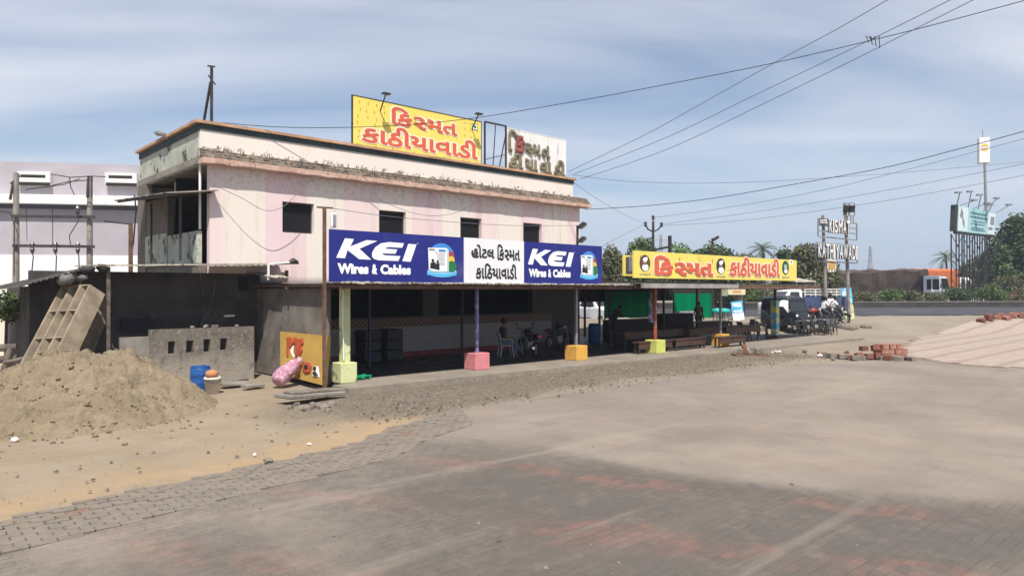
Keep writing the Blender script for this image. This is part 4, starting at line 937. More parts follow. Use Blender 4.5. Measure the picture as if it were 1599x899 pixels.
mb = MB(); p = D(104, 433, 3.6); mb.rock((p.x, p.y, p.z-.05), .3, .55, 2); mb.rock((p.x+.3, p.y, p.z+.0), .22, .5, 3)
single('rag_bundle', mb, mat('grey_rags', (.2, .19, .18), .95, .4, 5, .6, 8), 'grey bundle of rags lying on the corner of the shed roof', 'bundle', smooth=True)
mb = MB(); p = D(135, 421, 3.5); mb.rock((p.x, p.y, p.z), .22, .5, 5); mb.rock((p.x+.35, p.y, p.z+.05), .18, .5, 6)
single('rag_bundle', mb, mat('dark_rags', (.06, .055, .055), .95, .4, 5, .6, 8), 'black bundle of rags on the shed roof next to the pole', 'bundle', smooth=True)
t = thing('roof_edge_lamp', 'small dark lamp on a white bracket at the shed roof end', 'lamp', tuple(D(440, 412, 3.3))); a = D(419, 412, 3.3); b = D(452, 409, 3.3); mb = MB(); mb.bar(a, b, .05); mb.bar(a, D(419, 437, 3.3), .05); link('bracket', mb, M['white'], t); c = D(458, 407, 3.3)
mb = MB(); mb.path([b, c, c+Vector((.15, 0, -.04))], [.05, .09, .04], 8); link('lamp_head', mb, M['steel'], t)
# pale sloping sheet under the pink facade, beside the blue board
t = thing('fallen_sheet', 'pale ragged sheet edge under the facade beside the shed roof', 'sheet', (-4.9, 3, 2.8)); 
mb = MB(); corrugated(mb, (-5.0, 2.6, 2.86), (-4.6, 2.6, 2.86), (-4.6, 4.9, 3.05), (-5.0, 4.9, 3.05), 4, .02, rag=.06); link('sheet', mb, M['tinpale'], t)
n = NT('stained_low_wall'); x, y, z = n.xyz(); e = n.ma('ADD', z, n.ma('MULTIPLY', n.ma('SUBTRACT', n.nz(1.6, 8, rough=.65), .5), 1.1))
col = n.mix(n.rng(e, .35, 1.0), (.3, .27, .23), (.17, .15, .128)); col = n.mix(n.rng(n.nz(3, 9, rough=.7), .5, .66, 0, .8), col, (.085, .075, .066)); col = n.mix(n.rng(n.nz(9, 8, rough=.7), .5, .65, 0, .6), col, (.34, .31, .27))
M['lowwall'] = n.end(col, .95, n.bump(n.nz(16, 9, rough=.72), .8, .04), 0, .1)
# low wall with square holes
lw = thing('low_wall', 'low stained plaster wall with four square holes before the dark shed', 'wall', (-7.5, 3.46, 0))
DL = 3.46
xa = D(188, 540, DL).x; xb = D(397, 540, DL).x; zt_ = 1.5
hl = []
for u0, u1, v0, v1 in ((262.5, 273.5, 533, 552), (291, 302, 531.5, 550), (318, 328.5, 529.5, 549), (344, 355, 528, 546)):
    a = D(u0, v0, DL); b = D(u1, v1, DL); hl.append((a.x, b.x, b.z, a.z))
mb = MB(); wall_x(mb, D(234, 540, DL).x, xb, -.1, 1.47, hl, DL, DL+.15); link('wall', mb, M['lowwall'], lw)
mb = MB(); mb.box(xa, D(234, 540, DL).x-.003, DL+.01, DL+.15, -.1, 1.3); link('wall', mb, M['concrete'], lw)
mb = MB(); mb.box(xb-.15, xb, DL+.153, 4.96, -.1, 1.2); link('wall', mb, M['plaster'], lw)
a, b = D(330, 507, DL-.01), D(340, 521, DL-.01); mb = MB(); mb.box(a.x, b.x, DL-.012, DL-.003, b.z, a.z); link('stain', mb, M['brownwall'], lw)
for k, (u, v, r_) in enumerate(((300, 511, .07), (322, 509, .09), (338, 508, .08), (370, 509, .06))):
    p = D(u, v, DL+.08); mb = MB(); mb.rock((p.x, p.y, 1.47+r_*.5), r_, .6, k); link('broken_top', mb, M['concrete'], lw)
t = thing('tube_light', 'short white tube light lying above the low plaster wall', 'lamp', tuple(D(358, 493, 4.6))); a, b = D(350, 493.5, 4.6), D(366, 492.5, 4.6); mb = MB(); mb.tube(a, b, .03); link('tube', mb, M['white'], t); mb = MB(); mb.box(a.x-.1, b.x+.5, 4.63, 4.7, a.z-.03, a.z+.01); link('batten', mb, M['steel'], t)

# ================================================================== FAR LEFT: grey hall, electric poles
YH = 42.
def hx(u, v, dY=0.): return AT(u, v, YH+dY)
hall = thing('lilac_hall', 'large plain lilac grey hall with white base band far behind the shed', 'building', tuple(WC(-29, YH)))
ang = math.radians(10)
p0 = WC((-60-CX)/FPX*YH, YH); hd = (R*math.cos(ang) - F*math.sin(ang)*-1*.0 + F*math.sin(ang)*0).normalized()
hd = (R*math.cos(ang)+F*math.sin(ang)).normalized(); hn = Vector((hd.y, -hd.x, 0))
if hn.dot(F) > 0: hn = -hn
HM = Matrix((hd, -hn, Vector((0, 0, 1)))).transposed().to_4x4(); HM.translation = p0
def hl_box(mb, a, b, c, d, e, f): mb.box(a, b, c, d, e, f, HM)
def hpt(u, v):      # pixel -> hall plane coordinates
    r = ray(u, v); t_ = (p0-CAM).dot(hn)/r.dot(hn); p = CAM+r*t_; return (p-p0).dot(hd), p.z
L_ = 24.
zl, zr = hpt(20, 252)[1], hpt(210, 258)[1]; ztp = (zl+zr)/2; zle = (hpt(20, 304)[1]+hpt(200, 309)[1])/2; zbd = (hpt(20, 326)[1]+hpt(200, 328)[1])/2; zw = (hpt(20, 400)[1]+hpt(200, 397)[1])/2
mb = MB(); hl_box(mb, -8, L_, 0, 12, 0, ztp); link('wall', mb, M['lilac'], hall)
mb = MB(); hl_box(mb, -8.05, L_+.05, -.7, -.003, zle-.55, zle); link('ledge', mb, M['whiteweather'], hall)
mb = MB(); hl_box(mb, -8.02, L_+.02, -.02, -.003, zbd, zle-.553); link('ledge_shade_band', mb, M['bluegrey'], hall)  # dark strip paints the shade below the ledge
mb = MB(); hl_box(mb, -8.04, L_+.04, -.04, -.003, 0, zw); link('base_band', mb, M['white'], hall)
for u0, u1, v0, v1 in ((31, 82, 270, 289), (167, 216, 272, 290)):
    a = hpt(u0, v1); b = hpt(u1, v0); mb = MB(); hl_box(mb, a[0], b[0], -.35, -.003, a[1], b[1]); wv = link('window_hood', mb, M['whiteweather'], hall)
    mb = MB(); hl_box(mb, a[0]+.2, b[0]-.25, -.36, -.353, a[1]+.42, a[1]+.6); hl_box(mb, a[0]+.05, b[0]+.02, -.36, -.353, a[1]-.05, a[1]+.15); link('slot', mb, M['dark'], wv)
# double pole with cross arms
def concrete_pole(u, Y, vt, label, r0=.15, r1=.11, group='concrete poles of the double pole structure'):
    p = WC((u-CX)/FPX*Y, Y); zt = AT(u, vt, Y).z
    t = thing('concrete_pole', label, 'utility pole', tuple(p), 0, group); mb = MB(); mb.path([p, (p.x, p.y, zt)], [r0, r1], 8); link('shaft', mb, M['pole'], t); return t, p, zt
YP = 31.
t, pA, zA = concrete_pole(25, YP, 270, 'concrete pole of the double pole, nearest the picture edge')
mb = MB(); mb.bar((pA.x-.2, pA.y, zA-.5), (pA.x+.15, pA.y, zA-.1), .08); mb.bar((pA.x-.22, pA.y, zA-1.2), (pA.x-.1, pA.y, zA-.4), .1); link('bracket', mb, M['steel'], t)
t, pB, zB = concrete_pole(140, YP+.4, 277, 'concrete pole of the double pole, nearer the hotel')
mb = MB(); mb.bar((pB.x-.03, pB.y, zB-.9), (pB.x, pB.y, zB+.03), .2); link('cap', mb, M['steel'], t)
for v, lab in ((337.5, 'upper dark cross arm joining the two concrete poles'), (383.5, 'lower dark cross arm with three fuses joining the two concrete poles')):
    a = AT(20, v, YP-.2); b = AT(147, v+1.5, YP+.2); t = thing('cross_arm', lab, 'cross arm', tuple(a), 0, 'cross arms'); mb = MB(); mb.bar(a, b, .12); link('beam', mb, M['steel'], t)
    if v > 380:
        for u in (50.5, 86.5, 121.5):
            p = AT(u, 385, YP-.15); mb = MB(); mb.lathe([(.05, .2), (.1, .1), (.06, .05), (.1, 0), (.06, -.06), (.1, -.12), (.05, -.3)], 8, Matrix.Translation(p)); f_ = link('insulator', mb, M['porcelain'], t)
            mb = MB(); q_ = AT(u+1.5, 400, YP-.3); e_ = AT(u+random.uniform(-4, 3), 440, YP-.3); mb.path([p+Vector((0, 0, -.3)), q_, q_.lerp(e_, .6), e_], .025, 5); link('jumper_cable', mb, M['wire'], f_)
    else:
        p = AT(121, 332, YP-.1); mb = MB(); mb.lathe([(.04, -.1), (.1, 0), (.1, .2), (.05, .3)], 8, Matrix.Translation(p)); f_ = link('insulator', mb, M['porcelain'], t)
        mb = MB(); mb.path([p, AT(122, 345, YP-.2), AT(108, 368, YP-.2), AT(110, 382, YP-.2)], .02, 5); link('jumper_cable', mb, M['wire'], f_)
        p = AT(82, 326, YP); mb = MB(); mb.path([p, AT(82, 383, YP)], .015, 5); mb.path([AT(41, 326, YP), AT(42, 376, YP)], .012, 5); link('jumper_cable', mb, M['wire'], t)
t = thing('street_lamp', 'thin rusty street lamp post with a straight arm behind the shed', 'street lamp', tuple(WC((204-CX)/FPX*27, 27))); p = AT(204, 348, 27)
mb = MB(); mb.bar((p.x, p.y, 0), p, .13); link('post', mb, M['rust'], t); mb = MB(); mb.bar(p+Vector((0, 0, -.05)), AT(163, 345.5, 27), .06); link('arm', mb, M['steel'], t)
mb = MB(); mb.path([AT(210, 305, 27.5), AT(212, 330, 27.5), AT(208, 380, 27.5), AT(206, 400, 27)], .03, 5); single('drop_cable', mb, M['wire'], 'dark cable hanging from the awning past the thin street lamp', 'cable')
# wires on the hall front
for i, (pts) in enumerate((((80, 272), (110, 277), (140, 275), (165, 276)), ((80, 290), (105, 284), (140, 281)), ((40, 296), (70, 292), (100, 288), (125, 279)), ((108, 276), (110, 292), (116, 304)), ((0, 330), (16, 332), (22, 350), (22, 430)))):
    mb = MB(); mb.path([AT(u, v, 30.6) for u, v in pts], .02, 5); single('slack_cable', mb, M['wire'], ('slack cable between the pole tops, topmost one', 'slack cable drooping to the inner pole top, short one', 'long slack cable sloping from the outer pole', 'short cable loop hanging below the pole tops', 'cable running down the outer concrete pole')[i], 'cable', 'cables around the double pole')

# ================================================================== SAND, RACK, DRUM, SACK, BOARD, RUBBLE
sp = MB(); Cx = 0
def pile(a, b):       # a right, b forward (metres from its middle)
    a -= -.0; r = math.hypot(a/(2.55 if a > 0 else 3.3), b/(3.35 if b < 0 else 2.6))
    nn = noise.fractal(Vector((a*.8, b*.8, 2)), 1, 2, 5)
    if r > 1.2: return -.25
    h = 1.62*max(0, 1-r)**(1.03+.75*max(0, -b)/(abs(a)+abs(b)+.3))
    h = min(h, 1.15+.05*nn)
    scarp = noise.noise(Vector((a*.7+1, b*1.5, 7)))
    h += .10*nn*sstep(1.15, .6, r) + .10*(abs(scarp)*-1+.3)*sstep(1.1, .5, r)
    h += .05*noise.fractal(Vector((a*3, b*3, 5)), 1, 2, 4)*sstep(1.15, .8, r)
    ter = .05*math.sin(h*11+nn*6)*sstep(1.05, .6, r); h += ter; cut = noise.noise(Vector((a*.9, b*.9+h*2, 11))); h -= .16*sstep(.12, .2, cut)*sstep(1.1, .7, r); h += .035*noise.noise(Vector((a*6, b*6, 3)))*sstep(1.15, .9, r)
    q = noise.fractal(Vector((a*1.25+4, b*1.25, 21)), 1, 2, 3)*5 + h*3.2; fl = math.floor(q); fr = q-fl; h += .115*(fl + sstep(.0, .22, fr) - q)*sstep(1.1, .65, r)
    h += .03*noise.noise(Vector((a*11, b*11, 8)))*sstep(1.1, .9, r)
    return h - .14*sstep(.85, 1.15, r)
st = .05; na = 184; vs = []
for j in range(136):
    row = []
    for i in range(na):
        a, b = (i-na/2)*st, (j-62)*st; p = WC(-8.85+a, 14.7+b); p.z = pile(a, b) + .0
        row.append(sp.bm.verts.new(p))
    vs.append(row)
for j in range(135):
    for i in range(na-1):
        q = (vs[j][i], vs[j][i+1], vs[j+1][i+1], vs[j+1][i])
        if max(v.co.z for v in q) > -.2: sp.face(q)
n = NT('sand'); col = n.mix(n.rng(n.nz(1.1, 8), .35, .65), (.30, .238, .158), (.37, .295, .2)); col = n.mix(n.rng(n.nz(2.2, 10, rough=.72), .52, .62, 0, .6), col, (.2, .152, .104)); col = n.mix(n.rng(n.nz(22, 5, rough=.7), .4, .7, 0, .35), col, (.2, .155, .105))
M['sand'] = n.end(col, .97, n.bump(n.nz(60, 4), .3, .01, n.bump(n.nz(5, 10, rough=.75), 1.0, .12)), 0, .1)
single('sand_pile', sp, M['sand'], 'big heap of tan sand with crumbling ledges in front of the shed', 'sand pile', smooth=True)
mb = MB(); rq = random.Random(31)
for k in range(330):
    a, b = rq.gauss(.2, 1.7), rq.gauss(-1.6, 1.1); p = WC(-8.85+a, 14.7+b); z_ = max(pile(a, b), height(p.x, p.y)-.01)
    if p.y < edge_y(p.x)+.15: continue
    mb.rock((p.x, p.y, z_+.01), rq.choice([.018, .025, .03, .04, .06]), .6, k)
tag(link('sand_clods', mb, mat('sand_clod', (.235, .178, .12), .95, .35, 6, .4)), kind='stuff')
# leaning compartment rack: front face from its four measured corners
rk = thing('compartment_rack', 'tan precast rack with open compartments tipped against the shed', 'rack', (-10.6, 2, 0))
YR = 17.2
TL, TR = AT(93, 442, YR), AT(133, 447, YR-.1); BL, BR = AT(28, 574, YR-1.6), AT(72, 560, YR-1.7)
ez = ((TL-BL)+(TR-BR)).normalized(); ex = (TR-TL); ex = (ex - ez*ex.dot(ez)).normalized(); ey = ez.cross(ex); ey = ey if ey.dot(F) > 0 else -ey
ey = (ey + R*.55).normalized(); Wd = (TR-TL).length*1.02; Hd = (TL-BL).length
RM = Matrix((ex, ey, ez)).transposed().to_4x4(); RM.translation = BL
dp = .42; t_ = .035
mb = MB(); mb.box(0, Wd, dp-.04, dp, 0, Hd, RM); link('back_panel', mb, M['timberboard'], rk)
for k in range(4):
    mb = MB(); x_ = Wd*k/3; x_ = min(max(x_, t_/2), Wd-t_/2); mb.box(x_-t_/2, x_+t_/2, 0, dp-.043, 0, Hd, RM); link('side_panel' if k in (0, 3) else 'divider', mb, M['timberboard'], rk)
for k in range(4):
    for j in range(3):
        z_ = Hd*k/3; z_ = min(max(z_, t_/2), Hd-t_/2); a_ = Wd*j/3+t_*.6; b_ = Wd*(j+1)/3-t_*.6
        mb = MB(); mb.box(a_, b_, 0, dp-.043, z_-t_/2, z_+t_/2, RM); link('shelf', mb, M['timberboard'], rk)
sl_ = thing('leaning_slab', 'rough grey brown slab leaning behind the compartment rack', 'slab', (-9.8, 3, 0))
P1 = [AT(150, 470, 18.6), AT(165, 466, 18.8), AT(160, 500, 18.6), AT(140, 548, 18), AT(118, 552, 17.8), AT(133, 505, 18.2)]
mb = MB(); mb.plate(P1, F*.12+R*.05); link('slab', mb, mat('rough_slab', (.2, .16, .115), .95, .35, 3, .6, 15), sl_)
mb = MB(); mb.bar(AT(137, 488, 17.9), AT(116, 543, 17.2), .05); link('batten', mb, M['timberboard'], sl_)
# drum and bucket
p = GH(313, 609); 
t = thing('plastic_drum', 'blue plastic drum standing by the low plaster wall', 'drum', tuple(p)); s_ = AT(313, 571, (p-CAM).dot(F)).z - p.z
r_ = .235
mb = MB(); mb.lathe([(r_*.9, -.03), (r_, .03), (r_, s_*.3), (r_*1.04, s_*.34), (r_, s_*.38), (r_, s_*.62), (r_*1.04, s_*.66), (r_, s_*.7), (r_, s_*.9), (r_*.92, s_*.96)], 20, Matrix.Translation(p)); link('body', mb, M['bluedrum'], t, smooth=True)
mb = MB(); mb.lathe([(r_*.98, s_*.955), (r_*.98, s_*.995), (r_*.8, s_*1.0), (r_*.78, s_*.975), (.02, s_*.975)], 20, Matrix.Translation(p)); link('lid', mb, M['bluedrum'], t)
mb = MB(); mb.lathe([(.04, s_*.97), (.04, s_*1.02)], 10, Matrix.Translation(p+Vector((.1, .05, 0)))); link('bung', mb, M['bluedrum'], t)
p = GH(332, 612); t = thing('bucket', 'dirty white paint bucket beside the blue drum', 'bucket', tuple(p)); Yb = (p-CAM).dot(F); h_ = AT(332, 588, Yb).z-p.z
mb = MB(); mb.lathe([(.15, -.03), (.19, h_*.85), (.205, h_*.86), (.205, h_*.93), (.19, h_*.94), (.195, h_), (.175, h_), (.165, h_*.5)], 18, Matrix.Translation(p)); link('body', mb, M['bucketw'], t, smooth=True)
mb = MB(); mb.path([p+Vector((-.2, 0, h_*.9)), p+Vector((-.15, -.15, h_*.72)), p+Vector((0, -.22, h_*.62)), p+Vector((.15, -.15, h_*.72)), p+Vector((.2, 0, h_*.9))], .008, 5); link('handle', mb, M['steel'], t)
mb = MB(); q_ = p+Vector((-.02, 0, h_+.07)); mb.lathe([(.02, -.1), (.12, -.07), (.15, 0), (.13, .07), (.06, .1), (.01, .105)], 14, Matrix.Translation(q_)); single('clay_pot', mb, M['terracotta'], 'orange clay pot upturned on the white bucket', 'pot', smooth=True)
# yellow board leaning on the side wall
A_ = G(441, 579.); Bq = GH(508, 602)
bl, br = SX(438, 584, -5.05), SX(507, 602, -5.05); tl_, tr_ = SX(437.5, 517, -4.7), SX(513, 524.5, -4.7)
bb = thing('broken_sign_board', 'old yellow sign board with broken red letters leaning on the side wall', 'sign', tuple(GH(480, 598)))
nrm = (br-bl).cross(tl_-bl).normalized(); nrm = nrm if nrm.dot(F) < 0 else -nrm
mb = MB(); mb.plate([bl, br, tr_, tl_], -nrm*.07); link('board', mb, M['boardyellow'], bb)
def on_board(u, v):
    r = ray(u, v); t__ = (bl-CAM).dot(nrm)/r.dot(nrm); return CAM+r*t__
def bits(polys, m, name, th_=.05):
    for pl_ in polys:
        mb = MB(); mb.plate([on_board(300+a/4, 450+b/4)+nrm*.004 for a, b in pl_], nrm*th_); link(name, mb, m, bb)
bits([[(600, 310), (622, 305), (640, 345), (625, 370), (612, 360), (606, 425), (598, 410), (603, 350)], [(640, 312), (660, 308), (668, 325), (700, 315), (702, 345), (688, 362), (696, 392), (680, 425), (655, 420), (648, 380), (660, 352), (642, 342)], [(700, 462), (742, 466), (752, 492), (742, 525), (715, 530), (700, 505)]], M['boardred'], 'broken_letter')
bits([[(622, 330), (636, 345), (632, 400), (645, 425), (633, 430), (618, 395), (614, 360)], [(760, 485), (790, 486), (798, 552), (752, 548)]], M['letterwhite'], 'peeled_patch', .004)
bits([[(752, 320), (762, 325), (758, 350), (748, 370), (742, 365), (748, 345)], [(735, 395), (748, 385), (742, 408), (728, 420), (726, 410)]], M['pgrey'], 'letter_trace', .004)
bits([[(712, 482), (730, 480), (736, 500), (722, 512), (712, 502)], [(770, 492), (778, 490), (776, 512), (768, 515)], [(764, 528), (776, 520), (790, 545), (768, 545)]], M['letterblack'], 'letter_trace', .056)
# pink onion sack
sk = MB(); a0 = AT(429, 605, 18.0); a0.z = .15; a1 = AT(469, 561, 18.6)
axs = [(0, .02), (.02, .12), (.09, .19), (.3, .215), (.55, .2), (.75, .165), (.88, .1), (.93, .05), (.98, .09), (1.02, .07)]
Lk = (a1-a0).length; az_ = (a1-a0).normalized(); X = az_.to_track_quat('Z', 'Y').to_matrix().to_4x4(); X.translation = a0
sk.lathe([(r, f*Lk) for f, r in axs], 22, X)
bmesh.ops.subdivide_edges(sk.bm, edges=sk.bm.edges[:], cuts=1)
for v in sk.bm.verts: v.co += Vector((noise.noise(v.co*9), noise.noise(v.co*9+Vector((5, 0, 0))), noise.noise(v.co*9+Vector((0, 5, 0)))))*.045
single('mesh_sack', sk, M['pinksack'], 'bulging pink mesh sack tied at the neck leaning on the yellow board', 'sack', smooth=True)
sk = MB(); p = GH(517, 598); sk.lathe([(.02, 0), (.15, .03), (.19, .18), (.16, .34), (.06, .42), (.09, .47)], 14, Matrix.Translation(p+Vector((0, .1, 0))))
for v in sk.bm.verts: v.co += Vector((noise.noise(v.co*7), noise.noise(v.co*7+Vector((5, 0, 0))), 0))*.05
single('plastic_bag', sk, M['whitesack'], 'small white plastic bag behind the leaning yellow board', 'bag', smooth=True)
# heap of green net on the walkway
gn = MB(); p = G(561, 592, .1)
for k in range(8):
    gn.path([p+Vector((random.uniform(-.3, .3), random.uniform(-.2, .2), random.uniform(.02, .12))) for _ in range(6)], .03, 6)
single('net_heap', gn, M['net'], 'crumpled green net lying at the foot of the thick pillar', 'net')
# broken concrete slab heap by the pillar
def chunk(mb, c, s, seed=0): mb.rock(c, s, .6, seed)
dl_ = thing('broken_slab', 'broken slab of block work on rubble in front of the yellow board', 'rubble', tuple(GH(485, 630)))
p = GH(485, 628); mb = MB(); X = Matrix.Translation(p+Vector((0, 0, .14))) @ Matrix.Rotation(.2, 4, 'Z') @ Matrix.Rotation(.05, 4, 'Y')
mb.box(-.75, .75, -.3, .3, 0, .09, X); link('slab', mb, M['concrete'], dl_, bevel=.02)
for k in range(8):
    mb = MB(); X2 = X @ Matrix.Translation((-.62+.18*k, -.05+.05*random.random(), .093)) @ Matrix.Rotation(random.uniform(-.1, .1), 4, 'Z'); mb.box(0, .16, -.2, .18, 0, .05, X2); link('block', mb, M['stone'], dl_, bevel=.01)
for k in range(9):
    q_ = GH(452+9*k+random.uniform(-4, 4), 640+random.uniform(-6, 4)); mb = MB(); chunk(mb, (q_.x, q_.y, .04), random.uniform(.09, .2), k); link('lump', mb, M['stone'], dl_)
for i, (u, v, s_, lab) in enumerate(((368, 603, 1.0, 'flat grey slab lying behind the white bucket'), (395, 606, .7, 'small broken slab lying right of the bucket'), (375, 597, .6, 'short plank of concrete lying by the low wall'))):
    p = GH(u, v); mb = MB(); X = Matrix.Translation(p+Vector((0, 0, .03))) @ Matrix.Rotation(.3*i, 4, 'Z') @ Matrix.Rotation(.06, 4, 'Y'); mb.box(-.4*s_, .4*s_, -.2*s_, .2*s_, 0, .09, X); single('stone_slab', mb, M['concrete'], lab, 'slab', 'slabs by the low wall', bevel=.02)

# ================================================================== INSIDE THE HALL
def gh1(u, v): return G(u, v, .1)
# ---- plastic chair (built once, then copied)
def make_chair(label, m, group):
    t = thing('plastic_chair', label, 'chair', (0, 0, 0), 0, group)
    mb = MB(); mb.hexa([(-.21, -.2, .41), (.21, -.2, .41), (.19, .2, .39), (-.19, .2, .39), (-.22, -.21, .445), (.22, -.21, .445), (.2, .2, .425), (-.2, .2, .425)]); link('seat', mb, m, t, local=True, bevel=.012)
    mb = MB()
    for k in range(6):
        a = -.2+.4*k/6; b = a+.045; mb.hexa([(a, .19, .43), (b, .19, .43), (b, .215, .43), (a, .215, .43), (a, .27, .83), (b, .27, .83), (b, .295, .83), (a, .295, .83)])
    mb.hexa([(-.22, .265, .82), (.22, .265, .82), (.22, .305, .82), (-.22, .305, .82), (-.2, .28, .89), (.2, .28, .89), (.2, .315, .89), (-.2, .315, .89)]); link('backrest', mb, m, t, local=True)
    for s_ in (-1, 1):
        for y_, k in ((-.19, -.05), (.19, .07)):
            mb = MB(); mb.path([(s_*.2, y_, .42), (s_*.235, y_+k, 0)], [.026, .018], 6); link('leg', mb, m, t, local=True)
        mb = MB(); mb.path([(s_*.22, -.19, .43), (s_*.25, -.17, .64), (s_*.25, .05, .66), (s_*.215, .25, .68)], .018, 6); link('arm', mb, m, t, local=True)
    return t
# ---- figures
def skin_obj(name, verts, edges, radii, m, parent, lv=1, root=0):
    me = bpy.data.meshes.new(name); me.from_pydata(verts, edges, []); o = bpy.data.objects.new(name, me); COL.objects.link(o); o.parent = parent
    sm = o.modifiers.new('skin', 'SKIN'); sm.use_smooth_shade = True
    for i, r in enumerate(radii): me.skin_vertices[0].data[i].radius = (r, r)
    me.skin_vertices[0].data[root].use_root = True
    ss = o.modifiers.new('smooth', 'SUBSURF'); ss.levels = lv; ss.render_levels = lv
    me.materials.append(m); return o
def person(loc, rz, label, pose, shirt, trousers, sc_=1.):
    """joints in metres, the figure faces -y"""
    t = thing('person', label, 'person', loc, rz); J = pose
    nm = ['pelvis', 'chest', 'neck', 'jaw', 'skull', 'crown', 'sl', 'el', 'wl', 'sr', 'er', 'wr', 'hl', 'kl', 'al', 'tl', 'hr', 'kr', 'ar', 'tr']
    rd = dict(pelvis=.13, chest=.15, neck=.055, jaw=.075, skull=.1, crown=.07, sl=.06, el=.042, wl=.03, sr=.06, er=.042, wr=.03, hl=.085, kl=.06, al=.042, tl=.035, hr=.085, kr=.06, ar=.042, tr=.035)
    ed = [('pelvis', 'chest'), ('chest', 'neck'), ('neck', 'jaw'), ('jaw', 'skull'), ('skull', 'crown'), ('chest', 'sl'), ('sl', 'el'), ('el', 'wl'), ('chest', 'sr'), ('sr', 'er'), ('er', 'wr'), ('pelvis', 'hl'), ('hl', 'kl'), ('kl', 'al'), ('al', 'tl'), ('pelvis', 'hr'), ('hr', 'kr'), ('kr', 'ar'), ('ar', 'tr')]
    V = [Vector(J[k]) for k in nm]; idx = {k: i for i, k in enumerate(nm)}; E_ = [(idx[a], idx[b]) for a, b in ed]; Rr = [rd[k] for k in nm]
    for sd_ in 'lr':             # palm, four fingers and a thumb on each wrist
        w_ = V[idx['w'+sd_]]; d_ = (w_-V[idx['e'+sd_]]).normalized(); sd2 = d_.cross(Vector((0, 0, 1))); sd2 = sd2.normalized() if sd2.length > .1 else Vector((1, 0, 0)); dn = d_.cross(sd2)
        V.append(w_+d_*.07); Rr.append(.032); p_ = len(V)-1; E_.append((idx['w'+sd_], p_))
        for f_, L in ((-1.5, .06), (-.5, .075), (.5, .08), (1.5, .07)):
            V += [V[p_]+d_*.03+sd2*.019*f_, V[p_]+d_*(.03+L*.6)+sd2*.021*f_, V[p_]+d_*(.03+L*.9)+sd2*.021*f_+dn*.025]; Rr += [.009, .0085, .007]; k = len(V)-3; E_ += [(p_, k), (k, k+1), (k+1, k+2)]
        V += [w_+d_*.04-sd2*.045, w_+d_*.08-sd2*.06+dn*.01]; Rr += [.011, .009]; E_ += [(p_, len(V)-2), (len(V)-2, len(V)-1)]
    hd_ = V[idx['skull']]; fd = Vector((0, -1, 0)); V += [hd_+fd*.115+Vector((0, 0, -.03))]; Rr += [.018]; E_.append((idx['skull'], len(V)-1))
    b = skin_obj('body', V, E_, Rr, M['skin'], t, 2)
    s1 = ['pelvis', 'chest', 'neck', 'sl', 'el', 'sr', 'er']; SV = [Vector(J[k]) for k in s1]; SV[2] = SV[1].lerp(SV[2], .55); SV[4] = SV[3].lerp(SV[4], .85); SV[6] = SV[5].lerp(SV[6], .85)
    skin_obj('shirt', SV, [(0, 1), (1, 2), (1, 3), (3, 4), (1, 5), (5, 6)], [.165, .185, .08, .085, .07, .085, .07], shirt, t, 2)
    s2 = ['pelvis', 'hl', 'kl', 'al', 'hr', 'kr', 'ar']; SV = [Vector(J[k]) for k in s2]
    skin_obj('trousers', SV, [(0, 1), (1, 2), (2, 3), (0, 4), (4, 5), (5, 6)], [.16, .11, .085, .065, .11, .085, .065], trousers, t, 2)
    mb = MB(); c = Vector(J['skull']); mb.lathe([(.02, .125), (.085, .095), (.112, .03), (.108, -.03), (.06, -.06)], 12, Matrix.Translation(c+Vector((0, .018, .02)))); link('hair', mb, M['hair'], t, local=True, smooth=True)
    for s_ in (-1, 1):
        mb = MB(); mb.rock((c.x+s_*.035, c.y-.098, c.z), .011, 1, 1); link('eye', mb, M['hair'], t, local=True)
        mb = MB(); e_ = Vector(J['al' if s_ < 0 else 'ar']); f_ = Vector(J['tl' if s_ < 0 else 'tr']); mb.path([e_+Vector((0, .05, -.05)), f_+Vector((0, -.03, 0))], [.045, .04], 8); link('shoe', mb, M['trousers'], t, local=True)
    return t
STAND = dict(pelvis=(0, 0, .95), chest=(0, 0, 1.3), neck=(0, 0, 1.48), jaw=(0, -.02, 1.55), skull=(0, -.01, 1.64), crown=(0, 0, 1.71), sl=(-.19, 0, 1.42), el=(-.24, .02, 1.13), wl=(-.25, -.06, .88), sr=(.19, 0, 1.42), er=(.24, .02, 1.13), wr=(.25, -.06, .88), hl=(-.1, 0, .9), kl=(-.11, -.02, .5), al=(-.12, 0, .09), tl=(-.13, -.14, .04), hr=(.1, 0, .9), kr=(.11, -.02, .5), ar=(.12, .03, .09), tr=(.13, -.11, .04))
SIT = dict(pelvis=(0, .1, .56), chest=(0, .13, .92), neck=(0, .1, 1.09), jaw=(0, .06, 1.16), skull=(0, .07, 1.25), crown=(0, .08, 1.32), sl=(-.19, .12, 1.03), el=(-.24, .06, .76), wl=(-.1, -.2, .68), sr=(.19, .12, 1.03), er=(.24, .06, .76), wr=(.1, -.2, .68), hl=(-.1, .05, .53), kl=(-.12, -.36, .5), al=(-.14, -.3, .09), tl=(-.15, -.44, .04), hr=(.1, .05, .53), kr=(.11, -.38, .52), ar=(.1, -.62, .12), tr=(.1, -.76, .08))
RIDE = dict(pelvis=(0, .1, .86), chest=(0, .0, 1.22), neck=(0, -.05, 1.39), jaw=(0, -.1, 1.45), skull=(0, -.09, 1.54), crown=(0, -.08, 1.61), sl=(-.19, -.02, 1.33), el=(-.27, -.2, 1.08), wl=(-.3, -.45, 1.02), sr=(.19, -.02, 1.33), er=(.27, -.2, 1.08), wr=(.3, -.45, 1.02), hl=(-.11, .06, .82), kl=(-.2, -.28, .66), al=(-.2, -.02, .3), tl=(-.21, -.16, .24), hr=(.11, .06, .82), kr=(.2, -.28, .66), ar=(.2, -.02, .3), tr=(.21, -.16, .24))
